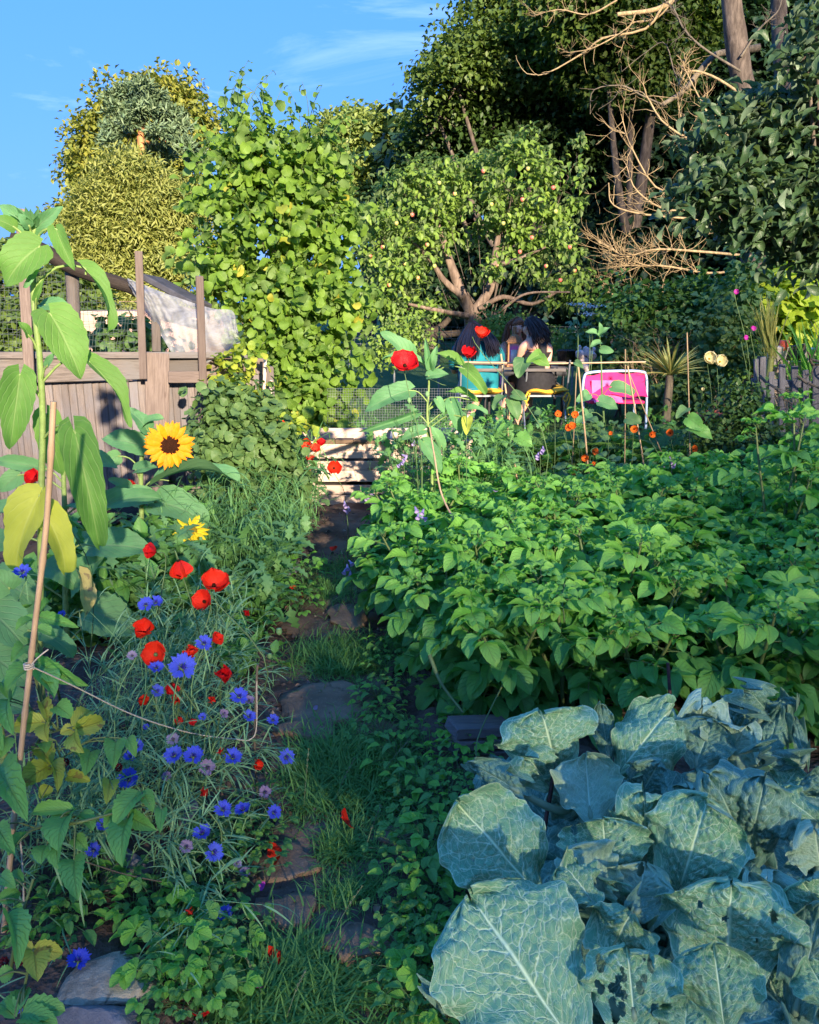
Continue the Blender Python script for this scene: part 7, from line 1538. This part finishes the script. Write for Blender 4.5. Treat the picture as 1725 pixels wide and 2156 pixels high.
beam(b, [x0, YP + .29, zt - .06], [x1, YP + .29, zt - .06], .05, .02, (0, -1, 0)); part('scrollwork', b, M['iron'], tb)
def chair(u, label, cl_uv, cl_label):
    c = PX(u, 906, .0); t = empty('folding_chair', c * [1, 1, 0], label, 'chair'); zs = W(u, 833, YP)[2]; hw = .24
    for sx in (-1, 1):
        b = Bag(); tube(b, curve([[c[0] + sx * hw, YP + .38, 0], [c[0] + sx * hw, YP + .1, zs * .7], [c[0] + sx * hw, YP - .06, W(u, 758, YP)[2]]], 10), .011, 7); part('leg', b, M['steel'], t)
        b = Bag(); tube(b, curve([[c[0] + sx * hw, YP - .08, 0], [c[0] + sx * hw, YP + .12, zs * .6], [c[0] + sx * hw, YP + .38, zs]], 8), .011, 7); part('leg', b, M['steel'], t)
    b = Bag(); box(b, (c[0], YP + .17, zs), (hw * 2, .42, .025), None, .006); part('seat', b, M['steel'], t, False)
    for v in (779, 764):
        b = Bag(); p = W(u, v, YP - .05); beam(b, [p[0] - hw, YP - .055, p[2]], [p[0] + hw, YP - .055, p[2]], .035, .018, (0, -1, 0)); part('backrest_slat', b, M['rail'], t, False)
    # cushion
    b = Bag(); n1_, n2_ = 18, 14; i, j = np.meshgrid(np.linspace(-1, 1, n1_), np.linspace(-1, 1, n2_), indexing='ij'); th = .035 * (1 - i ** 6) * (1 - j ** 6)
    for sg in (1, -1):
        V = np.stack([c[0] + i * .245 + .008 * np.sin(j * 7), YP + .15 + j * .235, zs + .052 + sg * th + .012 * np.sin(i * 5 + u) + .03 * (i > .5) * (i - .5)], -1); ii, jj = np.meshgrid(np.arange(n1_ - 1), np.arange(n2_ - 1), indexing='ij')
        b.add(V.reshape(-1, 3), np.stack([ii * n2_ + jj, (ii + 1) * n2_ + jj, (ii + 1) * n2_ + jj + 1, ii * n2_ + jj + 1], -1).reshape(-1, 4))
    if 'tie' in cl_label:
        for sx in (1, -1):
            a = np.array([c[0] + sx * .225, YP - .08, zs + .05]); tube(b, curve([a, a + [.03 * sx, -.02, -.06], a + [.01 * sx, -.02, -.16], a + [.02 * sx, -.01, -.26 if sx > 0 else -.14]], 10), .010, 5); tube(b, curve([a, a + [-.05, -.02, -.07], a + [-.01, -.02, -.10], a + [.02, 0, -.01]], 10), .008, 5)
    solo('seat_cushion', b, M['cushion'], cl_label, 'cushion')
    return t, c, zs
ch1, c1, zs1 = chair(1012, 'grey steel folding chair under the person in teal', None, 'yellow seat cushion beneath the person in teal')
ch2, c2, zs2 = chair(1148, 'grey steel folding chair under the person in black', None, 'yellow seat cushion with hanging ties beneath the person in black')

def skin_body(name, verts, edges, radii, mat_, parent, sub=2):
    me = bpy.data.meshes.new(name); me.from_pydata([tuple(v) for v in verts], edges, []); me.update()
    o = bpy.data.objects.new(name, me); COL.objects.link(o); md = o.modifiers.new('s', 'SKIN'); md.use_smooth_shade = True
    if not me.skin_vertices: 
        bpy.context.view_layer.objects.active = o
    lay = me.skin_vertices[0]
    for k, r in enumerate(radii): lay.data[k].radius = (r, r) if np.isscalar(r) else r
    lay.data[0].use_root = True
    sb = o.modifiers.new('b', 'SUBSURF'); sb.levels = sub; sb.render_levels = sub
    bpy.context.view_layer.update(); dg = bpy.context.evaluated_depsgraph_get(); m2 = bpy.data.meshes.new_from_object(o.evaluated_get(dg)); m2.materials.clear(); m2.materials.append(mat_)
    COL.objects.unlink(o); bpy.data.objects.remove(o); m2.polygons.foreach_set('use_smooth', np.ones(len(m2.polygons), bool)); m2.name = name
    n = bpy.data.objects.new(name, m2); link(n, parent)
    if parent is not None: n.matrix_parent_inverse = Matrix.Translation(-rootof(parent))
    return n
def person(label, hip, face_dir, neck, head_c, lean_pts, shoulders, elbowL, handL, elbowR, handR, knees, feet, hs=1.0):
    t = empty('person', (hip[0], hip[1], 0), label, 'person')
    V = [hip, hip * .6 + neck * .4, hip * .25 + neck * .75, neck - (neck - hip) * .08, neck + (head_c - neck) * .45, head_c - (head_c - neck) * .12, head_c + (head_c - neck) * .35]
    Rd = [(.155, .12), (.125, .095), (.15, .10), (.10, .08), (.052, .052), (.082, .092), (.072, .085)]
    E = [(0, 1), (1, 2), (2, 3), (3, 4), (4, 5), (5, 6)]
    def add(p, r, frm): V.append(np.asarray(p, float)); Rd.append(r); E.append((frm, len(V) - 1)); return len(V) - 1
    for sh_, el_, ha_ in ((shoulders[0], elbowL, handL), (shoulders[1], elbowR, handR)):
        a = add(sh_, .058, 3); m_ = add((sh_ + el_) / 2, .046, a); e = add(el_, .038, m_); w = add(el_ * .15 + ha_ * .85, .027, e); h = add(ha_, (.034, .016), w); fd = norm(ha_ - el_); sd_ = norm(np.cross(fd, [0, 0, 1]))
        for q, (o_, l_) in enumerate(((-.026, .065), (-.009, .078), (.009, .072), (.026, .056))):
            p1 = add(ha_ + fd * .05 + sd_ * o_, .0095, h); p2 = add(ha_ + fd * (.05 + l_ * .5) + sd_ * o_ * 1.1 - [0, 0, .008], .0085, p1); add(ha_ + fd * (.05 + l_ * .85) + sd_ * o_ * 1.1 - [0, 0, .028], .007, p2)
        p1 = add(ha_ + sd_ * -.040 + fd * .01, .010, h); add(ha_ + sd_ * -.052 + fd * .045 - [0, 0, .008], .009, p1)
    for kn, ft, sx in ((knees[0], feet[0], -1), (knees[1], feet[1], 1)):
        h_ = add(hip + [sx * .09, .02, -.02], .10, 0); m_ = add((hip + kn) / 2 + [sx * .04, 0, .0], .082, h_); k_ = add(kn, .058, m_); cfl = add(kn * .6 + ft * .4 + [0, -.02, 0], .052, k_); an = add(ft + [0, 0, .07], .034, cfl); heel = add(ft + [0, -.02, .03], .034, an); add(ft + [0, .13, .02], (.040, .02), heel)
    body = skin_body('body', V, E, Rd, M['skin'], t)
    fd = norm(face_dir); b = Bag(); up = norm(head_c - neck) * .5 + np.array([0, 0, .5]); sd_ = norm(np.cross(fd, up)); upv = np.cross(sd_, fd)
    rock(b, head_c + fd * .095 - upv * .005, (.026, .030, .045), 3, 2, 0)         # nose
    for s in (-1, 1): rock(b, head_c + sd_ * s * .088 + upv * .0, (.02, .035, .055), 4, 2, 0)
    part('ears_and_nose', b, M['skin'], body)
    b = Bag()
    for s in (-1, 1): rock(b, head_c + fd * .080 + sd_ * s * .033 + upv * .022, (.024, .018, .012), 5, 2, 0)
    part('eyes', b, M['black'], body); b = Bag(); rock(b, head_c + fd * .086 - upv * .045, (.042, .018, .014), 5, 2, 0); part('mouth', b, M['poppy_deep'], body)
    return t, body
def shell(name, rings, mat_, parent, n=22, open_=True, wr=.006):
    """lofted garment: rings of (centre, axis x half width, axis y half depth, tilt)."""
    b = Bag(); m_ = len(rings); th = np.arange(n) * 2 * math.pi / n; V = []
    for k, (c, hx, hy) in enumerate(rings):
        rr = 1 + wr * 8 * np.sin(th * 5 + k * 1.7) * .12; V.append(np.stack([c[0] + hx * np.cos(th) * rr, c[1] + hy * np.sin(th) * rr, c[2] + 0 * th + .004 * np.sin(th * 3 + k)], -1))
    V = np.array(V); i, j = np.meshgrid(np.arange(m_ - 1), np.arange(n), indexing='ij'); Fq = np.stack([i * n + j, i * n + (j + 1) % n, (i + 1) * n + (j + 1) % n, (i + 1) * n + j], -1).reshape(-1, 4); b.add(V.reshape(-1, 3), Fq); return part(name, b, mat_, parent)
def sleeve(pts, r, mat_, parent, name='sleeve'):
    b = Bag(); tube(b, curve(pts, 12), r, 14, bump=.05); return part(name, b, mat_, parent)
def hairdo(centre, rx, ry, rz, strands, mats, parent, seed, r=.006, cap_up=.25):
    r2 = np.random.default_rng(seed); b = Bag(); c = np.asarray(centre)
    V, Fc = [], []
    bb = Bag(); rock(bb, c, (rx * 2, ry * 2, rz * 2), seed, 3, .02); b.add(bb.V[0], bb.F[3][0], bb.A[0])
    for pts, n, sp in strands:
        for k in range(n):
            o = r2.normal(size=3) * sp; P = curve([p + o * (.7 + .5 * q) for q, p in enumerate(np.asarray(pts, float))], 9); P = P + .004 * np.sin(np.arange(9)[:, None] + r2.random(3) * 6); tube(b, P, np.concatenate([[r * .6], np.full(6, r), [r * .8, r * .3]]), 5, mi=0 if len(mats) == 1 else 0)
    return part('hair', b, mats[0], parent)
# person in teal
hip = np.array([c1[0] + .0, YP + .12, zs1 + .18]); neck = PX(1008, 722, .22); head = PX(1000, 702, .33)
shL, shR = PX(964, 738, .2), PX(1050, 738, .2)
pt1, bd1 = person('person in a teal shirt with long black hair, head bowed, seen from behind', hip, [0, .9, -.45], neck, head, None, (shL, shR), PX(958, 790, .38), np.array([PX(1010, 0)[0], YP + .62, zt + .05]), PX(1064, 770, .42), np.array([PX(1070, 0)[0], YP + .60, zt + .06]), (hip + [-.16, .42, .0], hip + [.12, .42, .0]), (np.array([PX(965, 0)[0], YP + .45, 0.02]), np.array([PX(1000, 0)[0], YP + .12, .06])))
def C3(u, v, dy): return PX(u, v, dy)
shell('shirt', [(C3(1010, 824, .12), .23, .17), (C3(1010, 800, .12), .235, .165), (C3(1010, 775, .13), .235, .155), (C3(1008, 755, .16), .25, .15), (C3(1007, 738, .19), .245, .135), (C3(1007, 727, .21), .18, .11), (C3(1007, 719, .22), .09, .08)], M['teal'], bd1)
sleeve([shL + [.03, 0, 0], shL * .6 + PX(958, 790, .38) * .4, shL * .25 + PX(958, 790, .38) * .75], [.085, .072, .066], M['teal'], bd1); sleeve([shR - [.03, 0, 0], shR * .6 + PX(1064, 770, .42) * .4, shR * .35 + PX(1064, 770, .42) * .65], [.085, .072, .066], M['teal'], bd1)
hairdo(head + [0, -.02, .01], .105, .115, .125, [([head + [dx * .4, -.07, .10], head + [dx, -.17, .0], head + [dx * 1.25 - .03, -.34, -.12], head + [dx * 1.35 - .05, -.42, -.23 - .03 * math.sin(dx * 30)]], 40, .009) for dx in (-.12, -.10, -.08, -.06, -.04, -.01, .02, .04)] + [([head + [.05, -.06, .08], head + [.15, -.14, .0], head + [.22, -.27, -.10], head + [.26, -.33, -.20]], 90, .012), ([head + [.0, -.06, .11], head + [.10, -.16, .02], head + [.16, -.30, -.08], head + [.20, -.37, -.20]], 80, .014)], [M['hair']], bd1, 3, .006)
b = Bag(); ft = np.array([PX(1000, 0)[0], YP + .12, .06]); tube(b, [ft + [0, -.01, .14], ft + [0, -.005, .05], ft + [0, 0, .02]], [.048, .046, .046], 10); tube(b, curve([ft + [0, -.04, .03], ft + [0, .06, .02], ft + [0, .15, .01]], 6), [.045, .048, .035], 10); part('sock', b, M['white'], bd1)
sleeve([hip + [-.09, .03, -.02], hip + [-.13, .24, -.0], hip + [-.16, .38, 0]], [.12, .11, .095], M['denim'], bd1, 'shorts'); sleeve([hip + [.09, .03, -.02], hip + [.11, .24, -.0], hip + [.12, .38, 0]], [.12, .11, .095], M['denim'], bd1, 'shorts')
# person in black
hip = np.array([c2[0] - .08, YP + .12, zs2 + .17]); neck = PX(1131, 714, .16); head = PX(1120, 692, .22)
shL, shR = PX(1104, 732, .14), PX(1160, 732, .12); eL = PX(1096, 775, .28); eR = PX(1152, 778, .02)
pt2, bd2 = person('person in a black racerback top with dark wavy hair, turned to the left', hip, [-.85, .45, -.1], neck, head, None, (shL, shR), eL, np.array([PX(1085, 0)[0], YP + .55, zt + .05]), eR, np.array([PX(1125, 0)[0], YP + .5, zt + .04]), (hip + [-.22, .38, 0], hip + [.05, .42, 0]), (np.array([PX(1080, 0)[0], YP + .4, .02]), np.array([PX(1130, 0)[0], YP + .45, .02])))
shell('tank_top', [(C3(1134, 800, .12), .195, .15), (C3(1134, 780, .12), .165, .135), (C3(1135, 762, .13), .16, .13), (C3(1137, 750, .13), .17, .13), (C3(1141, 742, .12), .14, .12)], M['black'], bd2)
b = Bag(); tube(b, curve([C3(1140, 748, .01), C3(1143, 736, .005), C3(1137, 722, .04), C3(1128, 716, .10)], 8), [.05, .035, .022, .016], 8); tube(b, curve([C3(1142, 748, .01), C3(1146, 736, .005), C3(1148, 722, .04), C3(1150, 716, .12)], 8), [.05, .035, .022, .016], 8); part('straps', b, M['black'], bd2)
shell('leggings', [(C3(1132, 828, .14), .235, .19), (C3(1132, 815, .13), .235, .18), (C3(1133, 798, .12), .215, .16), (C3(1134, 786, .12), .18, .14)], M['black'], bd2)
sleeve([hip + [-.09, .05, -.02], hip + [-.17, .22, 0], hip + [-.23, .38, 0], hip + [-.24, .36, -.25]], [.12, .10, .08, .06], M['black'], bd2, 'legging'); sleeve([hip + [.09, .05, -.02], hip + [.08, .22, 0], hip + [.05, .40, 0], hip + [.05, .40, -.25]], [.12, .10, .08, .06], M['black'], bd2, 'legging')
hairdo(head + [.025, -.015, .02], .105, .11, .115, [([head + [.02, -.06, .10], head + [.09, -.10, .02], head + [.13, -.12, -.07], head + [.15, -.11, -.16]], 170, .020), ([head + [.05, -.02, .11], head + [.12, -.06, .03], head + [.16, -.08, -.07], head + [.17, -.09, -.14]], 120, .018), ([head + [-.02, -.07, .09], head + [.03, -.12, .0], head + [.07, -.14, -.09], head + [.11, -.13, -.15]], 140, .018)], [M['hair2']], bd2, 5, .006)
b = Bag()
for k in range(70):
    o = rng.normal(size=3) * .028; P = curve([head + [.12, -.12, -.09] + o, head + [.15, -.12, -.14] + o * 1.1, head + [.18 + .01 * math.sin(k), -.09, -.20] + o * 1.3], 6); tube(b, P, [.009, .004], 5)
part('hair_ends', b, M['hair3'], bd2)

# third person across the table
YO = YP + 1.35
def PO(u, v, dy=0): return W(u, v, YO) + [0, dy, 0]
c3 = PO(1084, 880); hip = np.array([c3[0], YO + .05, .62]); neck = PO(1084, 716, -.08); head = PO(1086, 688, -.16)
sL, sR = PO(1058, 728, -.06), PO(1110, 728, -.06)
pt3, bd3 = person('person with auburn hair facing the viewer, mostly hidden behind the lantern', hip, [0, -.9, -.5], neck, head, None, (sL, sR), PO(1056, 768, -.22), PO(1074, 762, -.45), PO(1114, 768, -.22), PO(1098, 762, -.42), (hip + [-.14, -.36, 0], hip + [.14, -.36, 0]), (hip * [1, 1, 0] + [-.14, -.38, .02], hip * [1, 1, 0] + [.14, -.38, .02]))
shell('top', [(PO(1084, 815, .0), .20, .14), (PO(1084, 785, .0), .19, .13), (PO(1084, 755, -.03), .19, .13), (PO(1084, 738, -.05), .17, .11), (PO(1084, 726, -.07), .11, .085)], M['pinkp'], bd3)
hairdo(head + [0, .02, .02], .10, .11, .115, [([head + [.0, -.02, .11], head + [sx * .09, .02, .04], head + [sx * .12, .04, -.06], head + [sx * .13, .03, -.17]], 60, .014) for sx in (-1, 1)], [M['hair3']], bd3, 7, .006)
b = Bag(); box(b, (c3[0], YO + .05, .43), (.42, .40, .04), None, .008); st_ = empty('stool', (c3[0], YO + .05, 0), 'plain wooden stool under the person across the table', 'stool'); part('seat', b, M['rail'], st_, False)
for sx in (-1, 1):
    for sy in (-1, 1): b = Bag(); tube(b, [[c3[0] + sx * .18, YO + .05 + sy * .17, 0], [c3[0] + sx * .16, YO + .05 + sy * .15, .42]], .016, 7); part('leg', b, M['rail'], st_)

# things on the table
lt = empty('lantern', [*W(1083, 735, YP + .45)[:2], zt + .013], 'wooden lantern with white candle between the two people', 'lantern'); lx, ly = lt.location.x, lt.location.y; lh = .28; lw = .075
for sx in (-1, 1):
    for sy in (-1, 1):
        b = Bag(); box(b, (lx + sx * lw, ly + sy * lw, zt + .013 + lh / 2), (.018, .018, lh), None, .003, along=2); part('frame_post', b, M['lantern'], lt, False)
for z_ in (zt + .02, zt + .013 + lh):
    b = Bag(); box(b, (lx, ly, z_), (.185, .185, .02), None, .003); part('plate', b, M['lantern'], lt, False)
b = Bag(); lathe(b, [(.10, 0), (.05, .07), (.022, .09), (.022, .16), (.03, .17), (0, .19)], (lx, ly, zt + .02 + lh), 4); part('lantern_roof', b, M['lantern'], lt, False)
b = Bag(); lathe(b, [(0, .0), (.038, 0), (.038, .17), (0, .175)], (lx, ly, zt + .035), 16); part('candle', b, M['candle'], lt)
for dx, dy, sx_, sy_ in ((0, -lw, .13, .003), (0, lw, .13, .003), (-lw, 0, .003, .13), (lw, 0, .003, .13)):
    b = Bag(); box(b, (lx + dx, ly + dy, zt + .013 + lh / 2), (sx_, sy_, lh - .03), None, .0005); part('pane', b, M['glass'], lt, False)
p = W(1193, 755, YP + .5); b = Bag(); rr = 20 * mpp(YP + .5); lathe(b, [(0, 0), (rr * .80, 0), (rr * .97, .17), (rr * 1.06, .175), (rr * 1.06, .19), (rr * .92, .19), (rr * .8, .02), (0, .02)], (p[0], p[1], zt + .014), 28); solo('bucket', b, M['potblack'], 'glossy black bucket on the table right of the person in black', 'bucket')
b = Bag(); p = W(1232, 768, YP + .3)
for k, (dx, dz, s) in enumerate(((-.08, .09, .13), (.02, .12, .12), (.09, .08, .13), (-.04, .02, .12), (.05, .0, .11), (.0, -.06, .09), (.11, .14, .06), (-.1, .16, .06), (.03, -.1, .07))): rock(b, p + [dx * .8, rng.normal() * .02, dz + .04], (s, s, s), k, 3, .3)
solo('plush_toy', b, M['plush'], 'crumpled white fleece bundle hanging at the right end of the table', 'fleece bundle')
# pink chair
pc = empty('pink_chair', W(1296, 880, 8.6) * [1, 1, 0], 'bright pink canvas garden chair with pale blue tube frame', 'chair')
Q = lambda u, v, dy=0: W(u, v, 8.6) + [0, dy, 0]
b = Bag(); V = []; n1_, n2_ = 20, 12
for i in range(n1_):
    for j in range(n2_): f, g_2 = i / (n1_ - 1), j / (n2_ - 1); V.append(Q(1232 + 126 * f, 790 - 6 * math.sin(f * 3.1) + 46 * g_2 + 3 * math.sin(f * 12), .05 * math.sin(g_2 * 3.1) - .12 * g_2))
ii, jj = np.meshgrid(np.arange(n1_ - 1), np.arange(n2_ - 1), indexing='ij'); b.add(V, np.stack([ii * n2_ + jj, (ii + 1) * n2_ + jj, (ii + 1) * n2_ + jj + 1, ii * n2_ + jj + 1], -1).reshape(-1, 4)); part('backrest', b, M['pink'], pc)
b = Bag(); V = []
for i in range(n1_):
    for j in range(n2_): f, g_2 = i / (n1_ - 1), j / (n2_ - 1); V.append(Q(1245 + 60 * f, 800 + 44 * g_2, -.035 - .12 * g_2 + .05 * math.sin(g_2 * 3.1)))
b.add(V, np.stack([ii * n2_ + jj, (ii + 1) * n2_ + jj, (ii + 1) * n2_ + jj + 1, ii * n2_ + jj + 1], -1).reshape(-1, 4)); part('faded_panel', b, M['pinkp'], pc)
b = Bag(); tube(b, curve([Q(1230, 905), Q(1228, 840), Q(1230, 795), Q(1245, 784), Q(1300, 781), Q(1348, 782), Q(1361, 792), Q(1362, 840), Q(1360, 905)], 40), .014, 8); part('frame', b, M['bluetube'], pc)
b = Bag(); box(b, Q(1296, 846, .15), (.6, .4, .03), None, .01); part('seat', b, M['pink'], pc, False)
for uu in (1235, 1356):
    b = Bag(); tube(b, [Q(uu, 846, .35), Q(uu, 846, .35) * [1, 1, 0]], .014, 8); part('leg', b, M['bluetube'], pc)
# terracotta pot
p = W(1503, 930, 6.4); b = Bag(); rr = 32 * mpp(6.4); zt2 = W(1503, 868, 6.4)[2]; lathe(b, [(0, 0), (rr * .7, 0), (rr * .95, zt2 - .05), (rr * 1.08, zt2 - .05), (rr * 1.08, zt2), (rr * .95, zt2), (rr * .9, zt2 - .06), (0, zt2 - .06)], (p[0], p[1], 0), 28); solo('plant_pot', b, M['terracotta'], 'large terracotta pot half hidden behind the dark bush', 'plant pot')

# picket fence and potting bench on the right
YF = 7.6
def Z3(x, y): return (1650 + .4928 * x) / 1.449, (700 + .4928 * y) / 1.449
def FQ(x, y, dy=0): return W(*Z3(x, y), YF) + [0, dy, 0]
pf = empty('picket_fence', FQ(1520, 1400) * [1, 1, 0], 'old grey picket fence with uneven pales at the right edge', 'picket fence')
for (x, y0, w) in ((1335, 800, 26), (1375, 790, 34), (1430, 880, 30), (1495, 835, 36), (1572, 845, 38), (1640, 870, 34), (1705, 840, 40), (1770, 850, 36)):
    b = Bag(); a, c = FQ(x, y0), FQ(x + rng.normal() * 5, 1500); c = a + (c - a) * (a[2] / (a[2] - c[2])); beam(b, a, c, w * .34 * mpp(YF), .02, (0, -1, 0), .004, jit=.006); part('pale', b, M['oldwood'], pf, False)
for y in (950, 1130):
    b = Bag(); beam(b, FQ(1310, y - 5, .03), FQ(1800, y + 20, .03), 42 * .34 * mpp(YF), .03, (0, -1, 0), .005, jit=.008); part('rail', b, M['oldwood'], pf, False)
bn = empty('potting_bench', W(*Z3(1560, 1000), 8.3) * [1, 1, 0], 'rough shelf with pale boards and a trestle behind the picket fence', 'bench')
def FB(x, y, dy=0): return W(*Z3(x, y), 8.3) + [0, dy, 0]
for (a, c, w, mt, nm) in (((1405, 765), (1525, 760), 24, 'shelfwhite', 'shelf_board'), ((1415, 795), (1475, 795), 22, 'shelfwhite', 'shelf_board'), ((1630, 770), (1690, 775), 26, 'shelfwhite', 'shelf_board'), ((1480, 770), (1640, 742), 12, 'rail', 'roof_board'), ((1590, 750), (1560, 860), 22, 'post', 'strut'), ((1600, 750), (1640, 850), 18, 'post', 'strut'), ((1400, 790), (1400, 900), 30, 'pallet', 'side_board'), ((1470, 850), (1700, 855), 10, 'pallet', 'shelf_board')):
    b = Bag(); beam(b, FB(*a), FB(*c), w * .34 * mpp(8.3), .14 if 'board' in nm else .03, (0, -.5, 1) if 'shelf' in nm or 'roof' in nm else (0, -1, 0), .004, jit=.004); part(nm, b, M[mt], bn, False)
for y in np.arange(860, 1100, 13):
    b = Bag(); beam(b, FB(1380, y, .1), FB(1760, y + 3, .1), 9 * .34 * mpp(8.3), .01, (0, -1, 0), .002); part('slat', b, M['pallet'], bn, False)
for xx in (1400, 1740):
    b = Bag(); a = FB(xx, 790, .15); beam(b, a, a * [1, 1, 0], .05, .05, (0, -1, 0)); part('leg', b, M['rail'], bn, False)
p = FB(1502, 755); b = Bag(); lathe(b, [(0, 0), (.042, 0), (.052, .03), (.052, .09), (.040, .10), (0, .10)], p + [0, 0, .012], 18); solo('red_pot', b, M['redpot'], 'small red plastic pot on the shelf behind the picket fence', 'pot')
for (a, c, lb) in (((1523, 720), (1548, 665), 'yellow plastic stick rising from the red pot'), ((1447, 655), (1460, 605), 'upright yellow tag among the dry stalks')):
    b = Bag(); beam(b, FB(*a), FB(*c), .03, .006, (0, -1, 0), .002); solo('plant_label', b, M['yellow'], lb, 'plant label', smooth=False)
b = Bag(); n = 90; c = FB(1400, 790, -.1)
P = np.repeat(c[None], n, 0) + rng.normal(size=(n, 3)) * [.03, .03, .02]; D = norm(np.stack([-.25 + rng.normal(size=n) * .16, rng.normal(size=n) * .1, np.ones(n)], -1)); scatter(b, leaf(.03, 5, 1, .3, .6, droop=.3), D, unitr(n), P, .42 + .25 * rng.random(n)); t = empty('dry_grass', c * [1, 1, 0], 'plume of dry straw coloured grass left of the shelf', 'ornamental grass'); part('blades', b, M['spiky'], t, kind='stuff')
b = Bag(); tube(b, [c * [1, 1, 0], c], [.05, .03], 6); part('stem', b, M['spiky'], t)
b = Bag(); n = 120; c = FB(1740, 900, -.2); P = np.repeat(c[None], n, 0) * [1, 1, .4] + rng.normal(size=(n, 3)) * [.08, .05, .02]; D = norm(np.stack([-.1 + rng.normal(size=n) * .25, rng.normal(size=n) * .2, np.ones(n)], -1)); scatter(b, leaf(.035, 5, 1, .3, .6, droop=.5), D, unitr(n), P, .7 + .5 * rng.random(n)); t = empty('green_grass_clump', c * [1, 1, 0], 'tall green grass clump at the right edge by the shelf', 'ornamental grass'); part('blades', b, M['cover_l'], t, kind='stuff')
r2 = np.random.default_rng(3); b = Bag()
for (x, y, dx) in ((1640, 800, .4), (1690, 830, -.3), (1560, 900, .2), (1330, 900, .1)): twigs(b, FQ(x, y, -.1), norm([dx, -.2, -.2]), .5, .014, 2, r2, .7)
solo('driftwood', b, M['branch_grey'], 'twisted grey vine wood tangled over the picket fence', 'dead vine')
r2 = np.random.default_rng(8); b = Bag()
for k in range(16): p = W(1340 + 12 * k * .8 + rng.normal() * 8, 760, 9.8) * [1, 1, 0] + [0, 0, .5]; twigs(b, p, norm([rng.normal() * .5, -.2, 1]), .55, .010, 2, r2, .7)
solo('bare_brushwood', b, M['branch'], 'bare pale brushwood heap below the hedge behind the cordyline', 'brushwood')
# cow parsley above the table
for k, (u, v, lb) in enumerate(((1245, 645, 'flat white umbel highest above the table'), (1215, 640, 'flat white umbel left of the highest one'), (1240, 660, 'lower flat white umbel right above the table'))):
    c = W(u, v, 9.0); t = empty('umbel_flower', c * [1, 1, 0], lb, 'cow parsley'); b = Bag(); tube(b, curve([c * [1, 1, 0], c * [1, 1, .6] + [.04, 0, 0], c], 10), .005, 4); P = c + np.stack([rng.normal(size=60) * .06, rng.normal(size=60) * .05, rng.normal(size=60) * .006], -1)
    for q in range(12): tube(b, [c - [0, 0, .07], P[q]], .002, 3)
    part('stem', b, M['greenstem'], t); b = Bag(); scatter(b, T_ROUND[0], unitr(60), unitr(60) * .3 + [0, 0, 1], P, .02); part('florets', b, M['white'], t)
# tall stem by the plush
tw, _ = bigplant('tall_weed', 'tall leafy stem rising in front of the pink chair', 'plant', [(1262, 700), (1266, 760), (1268, 830), (1272, 900)], 7.0, [((1262, 705), (1235, 700), 16), ((1262, 705), (1285, 690), 14), ((1264, 720), (1245, 730), 16), ((1266, 735), (1290, 740), 18), ((1262, 700), (1262, 680), 12), ((1240, 830), (1215, 845), 26), ((1290, 815), (1330, 830), 30), ((1262, 845), (1300, 860), 34), ((1240, 870), (1215, 890), 30)], r=(.010, .006), stem_m='greenstem')
